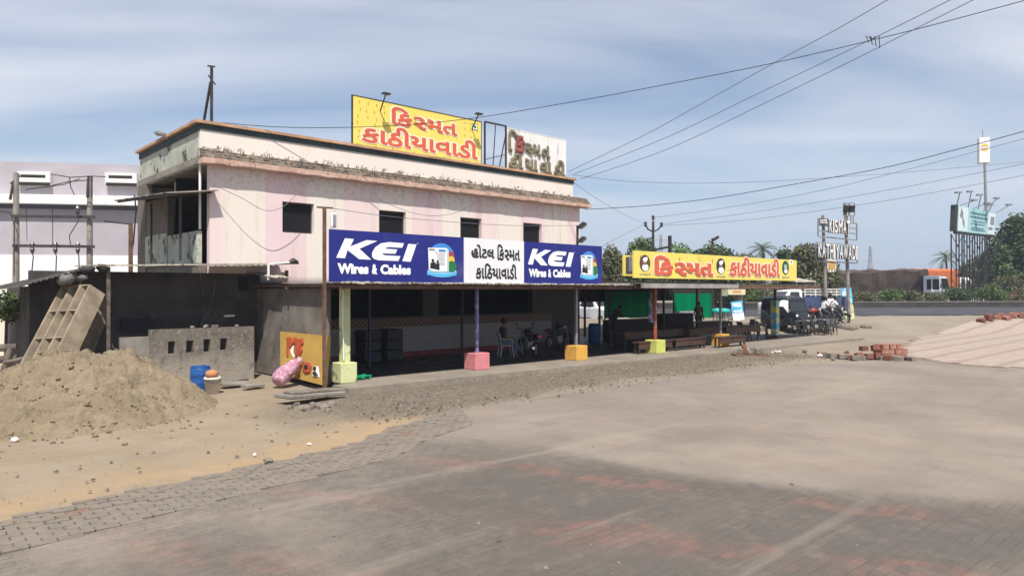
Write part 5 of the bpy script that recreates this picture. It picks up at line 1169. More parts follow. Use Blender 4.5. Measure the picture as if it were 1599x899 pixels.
# seated man on a pale chair
pm = gh1(790, 557); ch = make_chair('pale plastic chair under the seated man beside the pink block post', mat('pale_plastic', (.42, .45, .47), .5, .1), 'plastic chairs'); ch.location = pm; ch.rotation_euler = (0, 0, math.radians(62))
person(tuple(pm), math.radians(62), 'man in dark shirt and jeans seated on the pale chair in the shade', SIT, M['shirtd'], M['jeans'])
# ---- motorcycle
def make_bike(label, paint):
    t = thing('motorcycle', label, 'motorcycle', (0, 0, 0), 0, 'parked motorcycles')      # faces -y
    for y_ in (-.62, .62):
        X = Matrix.Translation((0, y_, .3)) @ Matrix.Rotation(math.pi/2, 4, 'Y'); mb = MB()
        for k in range(18):
            a0, a1 = k*math.tau/18, (k+1)*math.tau/18
            q = [[X @ Vector((math.cos(a)*r, math.sin(a)*r, z)) for r, z in ((.3, 0), (.27, .05), (.22, .04), (.22, -.04), (.27, -.05))] for a in (a0, a1)]
            for j in range(5): mb.quadpts([q[0][j], q[1][j], q[1][(j+1) % 5], q[0][(j+1) % 5]])
        w_ = link('wheel', mb, M['tyre'], t, local=True)
        mb = MB(); mb.lathe([(.215, -.02), (.215, .02)], 18, X) ; mb2 = MB()
        for k in range(6): a = k*math.tau/6; mb2.bar(X @ Vector((0, 0, 0)), X @ Vector((math.cos(a)*.22, math.sin(a)*.22, 0)), .03)
        mb2.lathe([(.05, -.07), (.05, .07)], 10, X); mb.bm.free(); link('rim', mb2, M['grey_metal'], w_, local=True)
    mb = MB(); mb.bar((0, -.35, .82), (0, .1, .6), .06); mb.bar((0, .1, .6), (0, .75, .74), .05); mb.bar((0, .1, .6), (0, .15, .32), .06); mb.bar((0, .15, .32), (0, .62, .3), .06); link('frame', mb, M['steel'], t, local=True)
    mb = MB(); mb.box(-.13, .13, -.18, .16, .26, .55); link('engine', mb, M['grey_metal'], t, local=True, bevel=.03)
    mb = MB(); mb.path([(0, -.32, .82), (0, -.15, .86), (0, .06, .8), (0, .14, .74)], [.08, .15, .13, .06], 12); link('tank', mb, paint, t, local=True, smooth=True)
    mb = MB(); mb.hexa([(-.11, .08, .72), (.11, .08, .72), (.09, .78, .8), (-.09, .78, .8), (-.12, .1, .79), (.12, .1, .79), (.09, .78, .87), (-.09, .78, .87)]); link('seat', mb, M['blackplastic'], t, local=True, bevel=.02)
    mb = MB(); mb.hexa([(-.08, .55, .62), (.08, .55, .62), (.05, .92, .76), (-.05, .92, .76), (-.1, .5, .74), (.1, .5, .74), (.07, .9, .82), (-.07, .9, .82)]); link('tail_panel', mb, paint, t, local=True)
    mb = MB(); mb.box(-.08, .08, .915, .945, .74, .82); link('tail_light', mb, M['tail'], t, local=True)
    for s_ in (-1, 1):
        mb = MB(); mb.bar((s_*.09, -.62, .3), (s_*.08, -.4, .92), .05); link('fork', mb, M['grey_metal'], t, local=True)
    mb = MB(); mb.path([(-.36, -.28, 1.02), (-.2, -.36, 1.0), (0, -.4, .95), (.2, -.36, 1.0), (.36, -.28, 1.02)], .018, 6); hb_ = link('handlebar', mb, M['steel'], t, local=True)
    for s_ in (-1, 1):
        mb = MB(); mb.path([(s_*.28, -.33, 1.01), (s_*.32, -.38, 1.15)], .01, 5); mb.box(s_*.33-.05, s_*.33+.05, -.4, -.38, 1.13, 1.2); link('mirror', mb, M['steel'], hb_, local=True)
    mb = MB(); mb.lathe([(.03, .1), (.09, .04), (.095, 0), (.09, -.012)], 14, Matrix.Translation((0, -.48, .88)) @ Matrix.Rotation(math.pi/2, 4, 'X') @ Matrix.Rotation(math.pi, 4, 'Y')); link('headlight', mb, M['lampglass'], t, local=True)
    mb = MB(); mb.path([(.12, -.1, .3), (.16, .2, .28), (.17, .8, .36)], [.03, .035, .05], 8); link('exhaust', mb, M['chrome'], t, local=True)
    mb = MB(); mb.path([(0, -.95, .45), (0, -.8, .6), (0, -.6, .645), (0, -.42, .6)], .05, 4); link('fender', mb, paint, t, local=True)
    mb = MB(); mb.bar((-.06, .15, .26), (-.22, .2, 0), .025); link('side_stand', mb, M['steel'], t, local=True); return t
red_p = mat('red_bike_paint', (.3, .03, .025), .35, .1, 3, 0, spec=.5)
bk = make_bike('black motorcycle with red tail light parked right of the seated man', M['car_dark']); p = gh1(826, 556); bk.location = p; bk.rotation_euler = (0, 0, math.radians(160))
p = gh1(872, 545); dup(bk, p, math.radians(100), 'dark motorcycle parked in the hall behind the grey post')
# ---- dark stall, counters, crates, net
def boxthing(name, label, cat, u, v, w, dpt, hgt, m, z0=.1, top=None, group=None, rz=0.):
    p = G(u, v, z0); t = thing(name, label, cat, tuple(p), rz, group)
    mb = MB(); mb.box(-w/2, w/2, -dpt/2, dpt/2, 0, hgt); link('body', mb, m, t, local=True, bevel=.01)
    mb = MB(); mb.box(-w/2-.04, w/2+.04, -dpt/2-.04, dpt/2+.04, hgt+.003, hgt+.04); link('top', mb, top or M['wood'], t, local=True); return t
st_l = thing('snack_stall', 'dark grey glass fronted stall cabinet at the end of the hall wall', 'stall', tuple(gh1(885, 535)))
X_ = Matrix.Translation(gh1(885, 535))
mb = MB(); mb.box(-.9, .7, .0, .7, 0, 1.0, X_); link('cabinet', mb, mat('dark_cabinet', (.05, .05, .055), .4, .2), st_l)
mb = MB()
for a in (-.88, .66):
    for b in (.02, .66): mb.box(a, a+.03, b, b+.03, 1.003, 1.9, X_)
link('frame', mb, M['steel'], st_l); mb = MB(); mb.box(-.92, .72, -.02, .72, 1.903, 1.96, X_); link('roof', mb, M['steel'], st_l)
t = thing('signage_panel', 'faded picture panel hanging in the hall beside the stall', 'panel', tuple(D(890, 470, 5.4))); a, b = D(876, 458, 5.4), D(905, 482, 5.4); mb = MB(); mb.box(a.x, b.x, 5.4, 5.44, b.z, a.z); link('panel', mb, mat('faded_panel', (.16, .17, .14), .7, .4, 1.5), t); mb = MB(); mb.box(a.x-.05, a.x-.003, 5.39, 5.45, b.z-.1, a.z); link('frame', mb, M['woodgrey'], t)
for u, v, l in ((928, 536, 'blue drum beside the counter in the dark hall'), (950, 534, 'second blue drum, nearer the green net')):
    p = gh1(u, v); t = thing('water_drum', l, 'drum', tuple(p), 0, 'blue drums in the hall'); mb = MB(); mb.lathe([(.26, 0), (.28, .1), (.28, .8), (.24, .86)], 16, Matrix.Translation(p)); link('body', mb, M['bluedrum'], t, smooth=True); mb = MB(); mb.lathe([(.25, .862), (.25, .9), (.02, .905)], 16, Matrix.Translation(p)); link('lid', mb, M['bluedrum'], t)
boxthing('serving_counter', 'long dark serving counter in front of the green net', 'counter', 985, 533, 3.2, .7, 1.0, M['dark'])
boxthing('serving_counter', 'dark cooking counter near the red flaking post', 'counter', 1052, 522, 2.6, .8, 1.1, M['dark'])
DN = 8.0
def netpanel(u0, u1, v0, v1, d, label):
    a, b = D(u0, v1, d), D(u1, v0, d); t = thing('shade_net', label, 'shade net', ((a.x+b.x)/2, d, a.z), 0, 'green shade nets'); mb = MB(); nseg = 12; pv = None
    for i in range(nseg+1):
        x_ = a.x+(b.x-a.x)*i/nseg; o = .05*math.sin(i*2.1); r = [mb.bm.verts.new((x_, d+o, a.z)), mb.bm.verts.new((x_, d+o, b.z)), mb.bm.verts.new((x_, d+o+.01, b.z)), mb.bm.verts.new((x_, d+o+.01, a.z))]
        if pv:
            for k in range(4): mb.face([pv[k], r[k], r[(k+1) % 4], pv[(k+1) % 4]])
        pv = r
    link('net', mb, M['net'], t)
    for xq in (a.x-.03, b.x+.03): mb = MB(); mb.bar((xq, d, .1), (xq, d, 3), .06); link('stake', mb, M['steel'], t)
n = NT('translucent_green_net'); tr = n.t.nodes.new('ShaderNodeBsdfTranslucent'); tr.inputs[0].default_value = (.01, .42, .19, 1); df = n.t.nodes.new('ShaderNodeBsdfDiffuse'); df.inputs[0].default_value = (.0, .3, .14, 1); ms = n.t.nodes.new('ShaderNodeMixShader'); n.t.links.new(tr.outputs[0], ms.inputs[1]); n.t.links.new(df.outputs[0], ms.inputs[2]); n.t.links.new(ms.outputs[0], n.t.nodes['Material Output'].inputs[0]); M['net_lit'] = n.m
M['net'], keep = M['net_lit'], M['net']
netpanel(945, 1022, 455, 497, DN, 'green shade net behind the counter, left of the red flaking post')
netpanel(1052, 1111, 458, 505, DN, 'green shade net behind the benches, right of the red flaking post')
M['net'] = keep
hbk = thing('back_screen', 'dark boarded screen closing the upper back of the open hall', 'screen', (12, DN+.2, 0)); a = D(905, 440, DN+.25); b = D(1112, 440, DN+.25)
mb = MB(); wall_x(mb, a.x, b.x, D(1000, 470, DN+.25).z, 3.0, [], DN+.25, DN+.3); link('board', mb, M['dark'], hbk)
for u in (912, 935, 1035, 1112):
    x_ = D(u, 480, DN+.25).x; mb = MB(); mb.bar((x_, DN+.2, .1), (x_, DN+.2, 3.0), .09); link('post', mb, M['steel'], hbk)
mb = MB(); a1_, b1_ = D(1052, 486, DN-.05), D(1090, 503, DN-.05); mb.box(a1_.x, b1_.x, DN-.15, DN-.1, b1_.z, a1_.z)
single('grey_shutter', mb, mat('grey_shutter', (.3, .3, .32), .6, .2, 2), 'grey board standing in front of the green net behind the benches', 'board')
t = thing('tube_light', 'white tube hanging upright from the canopy before the green net', 'lamp', tuple(D(1091, 460, 5))); a, b = D(1091, 446, 5), D(1091, 471, 5); mb = MB(); mb.tube(a, b, .05); link('tube', mb, M['white'], t); mb = MB(); mb.bar(a, a+Vector((0, 0, .15)), .03); link('holder', mb, M['steel'], t)
# people in the shade
p = gh1(958, 524); person(tuple(p), math.radians(20), 'person in dark clothes bending over the counter before the green net', {**STAND, 'chest': (0, -.15, 1.26), 'neck': (0, -.27, 1.4), 'jaw': (0, -.34, 1.44), 'skull': (0, -.36, 1.52), 'crown': (0, -.37, 1.59), 'sl': (-.19, -.2, 1.36), 'sr': (.19, -.2, 1.36), 'el': (-.26, -.3, 1.1), 'er': (.26, -.3, 1.1), 'wl': (-.2, -.5, 1.05), 'wr': (.2, -.5, 1.05)}, M['shirtd'], M['trousers'])
p = gh1(1091, 519); person(tuple(p), math.radians(-30), 'person in black clothes standing before the green net behind the benches', STAND, M['shirtd'], M['trousers'])
p = gh1(1036, 531); t = thing('hanging_cloth', 'patterned cloth hanging on the red flaking post', 'cloth', tuple(p)); mb = MB(); px0 = D(1027, 450, .35); px1 = D(1032, 488, .35)
pv = None
for i in range(9):
    z_ = 2.45 - 1.2*i/8; o = .05*math.sin(i*1.7); w_ = .1+.025*i; r = [mb.bm.verts.new((8.95-w_*.2+o, .25, z_)), mb.bm.verts.new((8.95+w_+o, .3, z_)), mb.bm.verts.new((8.95+w_+o, .34, z_)), mb.bm.verts.new((8.95-w_*.2+o, .3, z_))]
    if pv:
        for k in range(4): mb.face([pv[k], r[k], r[(k+1) % 4], pv[(k+1) % 4]])
    pv = r
n = NT('patterned_cloth'); n.end(n.mix(n.rng(n.nz(7, 3), .45, .55), (.08, .1, .25), (.4, .3, .25)), .9); link('cloth', mb, n.m, t)
for i, (u, v, l) in enumerate(((572, 563, 'dark stack of crates against the hall wall, nearest the thick pillar'), (604, 560, 'dark stack of crates against the hall wall, right of the first stack'))):
    p = gh1(u, v); p.y = 4.55
    t = thing('crate_stack', l, 'crates', tuple(p), 0, 'dark crates in the hall')
    for k in range(3):
        mb = MB(); z_ = .1+.36*k; mb.box(p.x-.32, p.x+.32, 4.3, 4.9, z_, z_+.34); link('crate', mb, M['blackplastic'], t, bevel=.02)
# ---- benches and tables
def table(label, p, L, Wd, m, rz, hgt=.76, group='dark dining tables', name='dining_table', cat='table'):
    t = thing(name, label, cat, tuple(p), rz, group); mb = MB(); mb.box(-L/2, L/2, -Wd/2, Wd/2, hgt-.05, hgt); link('top', mb, m, t, local=True, bevel=.008)
    mb = MB(); mb.box(-L/2+.04, L/2-.04, -Wd/2+.03, -Wd/2+.06, hgt-.28, hgt-.053); link('apron', mb, m, t, local=True)
    for sx_ in (-1, 1):
        for sy_ in (-1, 1):
            mb = MB(); mb.box(sx_*(L/2-.1)-.03, sx_*(L/2-.1)+.03, sy_*(Wd/2-.07)-.03, sy_*(Wd/2-.07)+.03, 0, hgt-.053); link('leg', mb, M['steel'], t, local=True)
    return t
tb0 = table('dark brown dining table beside the lime green block', gh1(1045, 541), 3.0, .8, M['wood'], 0)
for u, v, l in ((1095, 538, 'dark brown dining table before the standing person'), (1150, 534, 'dark brown dining table right of the second orange block'), (1000, 545, 'dark brown dining table between the orange and lime blocks'), (1105, 524, 'dark brown dining table at the back by the green net')):
    dup(tb0, gh1(u, v), 0, l)
bn = table('low dark bench in front of the dining tables', gh1(1075, 545), 2.2, .32, M['wood'], 0, .45, 'dark benches', 'bench', 'bench')
for u, v, l in ((1140, 541, 'low dark bench behind the second orange block'), (1020, 550, 'low dark bench nearest the lime green block')): dup(bn, gh1(u, v), 0, l)
ch0 = make_chair('black plastic chair at the hall end facing the leaning blue notice', M['blackplastic'], 'black plastic chairs')
p = gh1(1162, 531); ch0.location = p; ch0.rotation_euler = (0, 0, 1.2)
for u, v, rz, l in ((1176, 530, 2.2, 'black plastic chair right of the leaning blue notice'), (1191, 529, .4, 'black plastic chair left of the cloth wrapped post'), (1196, 525, 2.8, 'black plastic chair behind the cloth wrapped post'), (1168, 524, 3.0, 'black plastic chair at the back of the hall end'), (1150, 530, .2, 'black plastic chair between the far benches')):
    dup(ch0, gh1(u, v), rz, l)
# outdoor round of chairs about grey tables
pt_ = GH(1272, 522)
tb = table('grey plastic table in the open, left one of the pair', GH(1258, 521), 1.3, .8, M['greyplastic'], .3, .74, 'grey outdoor tables')
dup(tb, GH(1286, 519), .1, 'grey plastic table in the open, right one of the pair')
for i, (u, v, rz) in enumerate(((1243, 522, .2), (1252, 526, .0), (1263, 526, -.2), (1276, 525, .1), (1288, 524, -.3), (1298, 522, -.8), (1246, 517, 2.6), (1262, 515, 3.1), (1280, 514, 3.0), (1297, 516, 2.3))):
    c = dup(ch0, GH(u, v), rz, ('black plastic chair at the outdoor tables, at their left end', 'black plastic chair before the left outdoor table, leftmost in front', 'black plastic chair before the left outdoor table, nearer the pair middle', 'black plastic chair in front between the two outdoor tables', 'black plastic chair before the right outdoor table', 'black plastic chair at the outdoor tables, at their right end in front', 'black plastic chair behind the left outdoor table, leftmost at the back', 'black plastic chair behind the left outdoor table, nearer the pair middle', 'black plastic chair behind the right outdoor table', 'black plastic chair behind the right outdoor table, nearest the gantry pole')[i])
# plastic stools far behind the hall
for u, l in ((1120, 'turquoise plastic table top seen past the green net'), (1131, 'greener turquoise table top next to it, seen past the green net')):
    p = GH(u, 505); t = thing('plastic_table', l, 'table', tuple(p)); X_ = Matrix.Translation(p); mb = MB(); mb.lathe([(.3, .68), (.33, .74), (.3, .9), (.05, .95)], 14, X_); link('top', mb, M['teal_shade'], t, smooth=True)
    for k in range(4):
        a = k*math.pi/2+.6; mb = MB(); mb.bar(p+Vector((.25*math.cos(a), .25*math.sin(a), 0)), p+Vector((.2*math.cos(a), .2*math.sin(a), .68)), .04); link('leg', mb, M['grey_metal'], t)
# leaning blue notice boards
def notice(u0, u1, v0, v1, label, lean, low, lines, rz=0., frac=.5):
    p = GH((u0+u1)/2, v1); Yc = (p-CAM).dot(F); w_ = (u1-u0)/FPX*Yc; h_ = (v1-v0)/FPX*Yc
    t = thing('notice_stand', label, 'notice', tuple(p), rz, 'blue notices'); X_ = Matrix.Rotation(lean, 4, 'Y') @ Matrix.Rotation(-.12, 4, 'X')
    mb = MB(); mb.box(-w_/2, w_/2, 0, .03, 0, h_, X_); link('board', mb, low, t, local=True)
    mb = MB(); mb.box(-w_/2, w_/2, -.006, -.002, h_*frac, h_, X_); link('blue_panel', mb, mat('notice_blue', (.08, .42, .72), .5, .1), t, local=True)
    pl = (X_ @ Vector((0, -.012, 0)), X_.to_3x3() @ Vector((1, 0, 0)), X_.to_3x3() @ Vector((0, 0, 1)), X_.to_3x3() @ Vector((0, -1, 0)))
    for tok, a, b in lines: mb = MB(); fit(mb, text_mesh(tok, .05), -w_*.4, w_*.4, h_*a, h_*b, pl, .006); link('lettering', mb, M['letterwhite'], t, local=True)
    for s_ in (-1, 1): mb = MB(); mb.bar((s_*w_*.4, .035, h_*.6), (s_*w_*.4, .035+.5, .0), .03); link('strut', mb, M['steel'], t, local=True)
    return t, w_, h_, X_
RZ = TH - math.radians(90) + .0
notice(1145, 1163, 470, 500, 'white and blue notice leaning at the back of the hall end', -.1, M['signwhite'], ((['ચા'], .68, .92), (['નાસ્તો'] if 0 else ['ના', '~સ', 'તો'], .4, .6)), RZ, .38)
nt_ = NT('printed_food_panel'); c_ = nt_.mix(nt_.rng(nt_.nz(5, 4), .4, .6), (.55, .6, .3), (.3, .32, .2)); nt_.end(c_, .6)
notice(1317, 1335, 449, 500, 'tall narrow blue and yellow food banner leaning on the gantry pole', -.06, nt_.m, ((['ઠંડા'], .76, .92), (['ના', '~સ', 'તો'], .53, .66)), RZ, .5)

# ================================================================== GANTRY, BANNERS, BILLBOARD, PUMP SIGNS
CR = Matrix((R, F, Vector((0, 0, 1)))).transposed().to_4x4()        # an upright frame square to the road mouth
gp = GH(1290, 503); YG = (gp-CAM).dot(F)
gt = thing('name_gantry', 'tall gantry on two grey poles with white upright letters on two steel racks', 'gantry', tuple(gp))
def ag(u, v, dy=0.): return AT(u, v, YG+dy)
for u0, u1, vt in ((1285, 1291, 336), (1320, 1326, 319)):
    a = ag(u0, vt); b = ag(u1, 503); mb = MB(); mb.path([(b.x, b.y, height(b.x, b.y)-.1), a], [.115, .09], 8); link('pole', mb, M['pole'], gt)
def rack(us, vs, name):
    mb = MB(); (u0, u1), vv = us, vs
    for vl, vr in vv: mb.bar(ag(u0, vl, -.2), ag(u1, vr, -.2), .06)
    mb.bar(ag(u0, vv[0][0], -.2), ag(u0, vv[-1][0], -.2), .06); mb.bar(ag(u1, vv[0][1], -.2), ag(u1, vv[-1][1], -.2), .06); link(name, mb, M['grey_metal'], gt)
rack((1277.5, 1338), ((341, 349), (351, 357), (360, 365), (369, 375)), 'rack'); rack((1274.5, 1338.5), ((378.5, 384), (407, 411)), 'rack')
def gl(txt, u0, u1, v0, v1, m, dv=0., bold=.05, dep=.16):
    """separate upright letters between two image columns"""
    k = len(txt); gap = .16
    wts = [(.45 if c == 'I' else 1.25 if c in 'MW' else 1.) for c in txt]; tot = sum(wts); x_ = u0
    for c, w_ in zip(txt, wts):
        wu = (u1-u0)*w_/tot; f_ = (x_-u0)/(u1-u0); vv0, vv1 = v0+dv*f_, v1+dv*f_
        a = ag(x_+wu*.09, vv1, -.35); b = ag(x_+wu*.93, vv0, -.35); me = text_mesh([c], bold); mb = MB()
        pl = (Vector((a.x, a.y, a.z)), R, Vector((0, 0, 1)), -F); fit(mb, me, 0, (b-a).dot(R), 0, b.z-a.z, pl, dep); link('letter', mb, m, gt); x_ += wu
lw_ = mat('gantry_letter', (.72, .71, .68), .6, .08, 4, .03); ld_ = mat('gantry_letter_side', (.06, .055, .06), .6, .2)
gl('KISMAT', 1292.6, 1326.2, 343, 364, ld_, 3, .045)
gl('KISMAT', 1293.4, 1326.8, 343, 364, ld_, 3, .045)
gl('KATHIYAWADI', 1275.6, 1337.6, 380.5, 402.5, ld_, 4.5, .045); gl('KATHIYAWADI', 1276.4, 1338.2, 380.5, 402.5, ld_, 4.5, .045)
YGs = YG; YG = YG-.14; gl('KISMAT', 1294.4, 1327.6, 342.6, 363.6, lw_, 3, .03, .05); gl('KATHIYAWADI', 1277.2, 1339, 380, 402, lw_, 4.5, .03, .05); YG = YGs
mb = MB(); a, b = ag(1280, 351, -.3), ag(1293, 341, -.3); pl = (Vector((a.x, a.y, a.z)), R, Vector((0, 0, 1)), -F); wq, hq = (b-a).dot(R), b.z-a.z
mb.plate([a, a+R*wq, a+R*wq+Vector((0, 0, hq)), a+Vector((0, 0, hq))], F*.05); link('panel', mb, ld_, gt)
mb = MB(); fit(mb, text_mesh(['HOTEL'], .05), wq*.06, wq*.94, hq*.15, hq*.85, (pl[0]-F*.02, R, pl[2], -F), .02); link('lettering', mb, lw_, gt)
for u in (1321.5, 1330.5):
    mb = MB(); fr_ = [(u-4, 317), (u+4, 317.5), (u+4, 337), (u-4, 336.5)]
    for i in range(4): mb.bar(ag(*fr_[i], -.1), ag(*fr_[(i+1) % 4], -.1), .05)
    mb.bar(ag(u-2, 337, -.1), ag(u-2, 348, -.1), .05); mb.bar(ag(u+2, 337, -.1), ag(u+2, 348, -.1), .05); lf = link('lamp_frame', mb, M['grey_metal'], gt)
    a = ag(u, 326, -.2); mb = MB(); mb.box(-.14, .14, -.08, .08, -.2, .2, Matrix.Translation(a) @ CR @ Matrix.Rotation(.4, 4, 'X')); link('flood_lamp', mb, M['steel'], lf)
# white pump sign below the gantry and on the tall mast: a disc cut by two dark bars
def disc_sign(name, label, p, w_, h_, mo, cx_=0., cz_=.5, rr=.4, th_=.25, rot=0., dark=M['pgrey']):
    t = thing(name, label, 'sign', tuple(p), TH-math.radians(90)+rot)
    mb = MB(); mb.box(-w_/2, w_/2, 0, th_, 0, h_); link('board', mb, M['white'], t, local=True, bevel=.02)
    pl = (Vector((0, 0, 0)), Vector((1, 0, 0)), Vector((0, 0, 1)), Vector((0, -1, 0)))
    mb = MB(); decal(mb, ell(cx_, h_*cz_, w_*rr, w_*rr*1.15, 24), pl, .004); link('disc', mb, mo, t, local=True)
    for q in (.07, -.13):
        mb = MB(); zc = h_*cz_+w_*q; decal(mb, [(cx_-w_*.42, zc), (cx_+w_*.42, zc), (cx_+w_*.42, zc+w_*.07), (cx_-w_*.42, zc+w_*.07)], pl, .010); link('bar', mb, dark, t, local=True)
    mb = MB(); zc = h_*cz_-w_*.06; decal(mb, [(cx_-w_*.42, zc), (cx_+w_*.42, zc), (cx_+w_*.42, zc+w_*.13), (cx_-w_*.42, zc+w_*.13)], pl, .008); link('stripe', mb, M['letterwhite'] if mo is M['pyellow'] else mo, t, local=True)
    return t
a = ag(1299, 425, .5); s1_ = (ag(1306, 404)-ag(1292, 404)).dot(R)
disc_sign('fuel_sign', 'small white fuel station panel with an orange disc under the gantry racks', a, s1_, ag(1299, 404).z-ag(1299, 425).z, M['porange'], rr=.42, th_=.1)
YM = 92.
tm = thing('sign_mast', 'tall grey mast beyond the billboard carrying the white disc sign', 'mast', tuple(WC((1546-CX)/FPX*YM, YM, .8)))
a = AT(1538, 254, YM); b = WC((1543.5-CX)/FPX*YM, YM, .8); mb = MB(); mb.path([b, a], [.22, .15], 8); link('pole', mb, M['grey_metal'], tm)
a2 = AT(1534.5, 202, YM); mb = MB(); mb.tube(AT(1535.5, 216, YM), a2, .04); link('rod', mb, M['grey_metal'], tm)
a = AT(1538, 254, YM-.2); wq = 14.5/FPX*YM; disc_sign('fuel_sign', 'tall white sign box with a yellow disc high on the mast', a, wq, AT(1538, 215, YM).z-a.z, M['pyellow'], cz_=.6, rr=.36, th_=.9, rot=-.3)
# billboard
YBd = 74.
bbd = thing('billboard', 'pale teal billboard on four lattice legs with a row of lamps along its top', 'billboard', tuple(WC((1525-CX)/FPX*YBd, YBd, .8)))
bl_, br_, tr2, tl2 = AT(1494, 361, YBd), AT(1553, 367.5, YBd+7), AT(1556, 333, YBd+7), AT(1496, 320, YBd)
br_.z = AT(1553, 367.5, YBd+7).z
n_ = (br_-bl_).cross(tl2-bl_).normalized(); n_ = n_ if n_.dot(F) < 0 else -n_
mb = MB(); mb.plate([bl_, br_, tr2, tl2], -n_*.4); link('board', mb, M['billboard'], bbd)
mb = MB(); e_ = (br_-bl_).normalized(); mb.plate([bl_-e_*.5+n_*.05, bl_-e_*.02+n_*.05, tl2-e_*.02+n_*.05, tl2-e_*.5+n_*.05], -n_*.55); link('side_frame', mb, M['steel'], bbd)
mb = MB(); mb.bar(bl_-n_*.2+Vector((0, 0, -.12)), br_-n_*.2+Vector((0, 0, -.12)), .25); link('walkway', mb, M['steel'], bbd)
def onb(fx, fz): return bl_.lerp(br_, fx).lerp(tl2.lerp(tr2, fx), fz)
def bq(fx0, fx1, fz0, fz1, m, name, o=.02): mb = MB(); mb.plate([onb(fx0, fz0)+n_*o, onb(fx1, fz0)+n_*o, onb(fx1, fz1)+n_*o, onb(fx0, fz1)+n_*o], n_*.01); return link(name, mb, m, bbd)
pale = mat('billboard_pale', (.66, .76, .77), .5, .05); bq(.02, .25, .03, .97, pale, 'print_panel'); bq(.78, .98, .03, .97, pale, 'print_panel')
bq(.85, .95, .45, .8, M['pgrey'], 'print_emblem', .035); bq(.8, .92, .22, .34, M['pgrey'], 'print_emblem', .035)
mb = MB(); mb.plate([onb(.05, .6)+n_*.035, onb(.12, .5)+n_*.035, onb(.13, .72)+n_*.035, onb(.08, .9)+n_*.035], n_*.01); link('print_emblem', mb, M['pgrey'], bbd)
tq = mat('billboard_text', (.09, .22, .26), .6, .1)
for fz, x0_, x1_ in ((.78, .32, .72), (.62, .32, .76), (.47, .36, .7), (.36, .34, .7), (.2, .36, .68), (.12, .36, .72)):
    xq = x0_
    while xq < x1_:
        w_ = random.uniform(.025, .06); bq(xq, min(xq+w_, x1_), fz, fz+(.075 if fz > .5 else .04), tq, 'print_line', .035); xq += w_+.012
for k in range(4):
    a = onb(.1+.27*k, 0)-n_*.3+Vector((0, 0, -.2)); g_ = Vector((a.x, a.y, .7)); mb = MB(); w_ = .42
    c4 = [R*sx_*w_+F*sy_*w_ for sx_, sy_ in ((-1, -1), (1, -1), (1, 1), (-1, 1))]
    for c in c4: mb.bar(g_+c, a+c, .11)
    H_ = a.z-g_.z
    for j in range(5):
        for i in (0, 2): mb.bar(g_+c4[i]+Vector((0, 0, H_*j/5)), g_+c4[(i+1) % 4]+Vector((0, 0, H_*(j+1)/5)), .05)
    link('leg', mb, M['steel'], bbd)
for k, fx in enumerate((-.06, .06, .25, .38, .5, .64, .78, .98)):
    a = onb(fx, 1.0) if k else tl2-e_*.3; up = (1.2, .5, 1.6, .5, 1.5, 1.3, .7, .9)[k]; b = a+Vector((0, 0, up))+n_*1.1+R*(-.9 if k % 2 == 0 else .4)
    mb = MB(); mb.bar(a, b, .07); ar = link('lamp_arm', mb, M['grey_metal'], bbd); mb = MB(); mb.box(-.45, .1, -.2, .2, -.08, .08, Matrix.Translation(b) @ CR); link('lamp_head', mb, M['grey_metal'], ar)
# cream sign and sheds seen through the hall
t = thing('cream_signboard', 'cream board with orange script seen under the yellow script board', 'sign', tuple(GH(1140, 500))); Yq = 43.
a, b = AT(1137, 460, Yq), AT(1164, 449, Yq); mb = MB(); mb.box(0, (b-a).dot(R), 0, .06, 0, b.z-a.z, Matrix.Translation(a) @ CR); link('board', mb, mat('cream_board', (.68, .6, .42), .6, .1), t)
mb = MB(); fit(mb, text_mesh(KATHI, .04), .25, .8, .12, .33, (a-F*.01, R, Vector((0, 0, 1)), -F), .01); link('lettering', mb, M['porange'], t)
a2, b2 = AT(1126, 462, Yq), AT(1136.5, 450, Yq); mb = MB(); mb.box(0, (b2-a2).dot(R), 0, .06, 0, b2.z-a2.z, Matrix.Translation(a2) @ CR); link('picture_board', mb, mat('picture_board', (.3, .32, .2), .6, .4, 4), t)
for u in (1128, 1162): g_ = AT(u, 450, Yq+.1); mb = MB(); mb.bar((g_.x, g_.y, height(g_.x, g_.y)-.1), g_, .07); link('post', mb, M['steel'], t)
t = thing('open_shelter', 'small shelter with thin pale roof beyond the yellow board end', 'shelter', tuple(WC(20, 47, .8))); a, b = AT(1242, 440.5, 46), AT(1274, 440.5, 46)
mb = MB(); mb.plate([a, b, b+F*3+Vector((0, 0, .25)), a+F*3+Vector((0, 0, .25))], (0, 0, .08)); link('roof', mb, M['tinpale'], t)
for u in (1244, 1272): g_ = AT(u, 441, 46.1); mb = MB(); mb.bar((g_.x, g_.y, .6), g_, .09); link('post', mb, M['pole'], t)

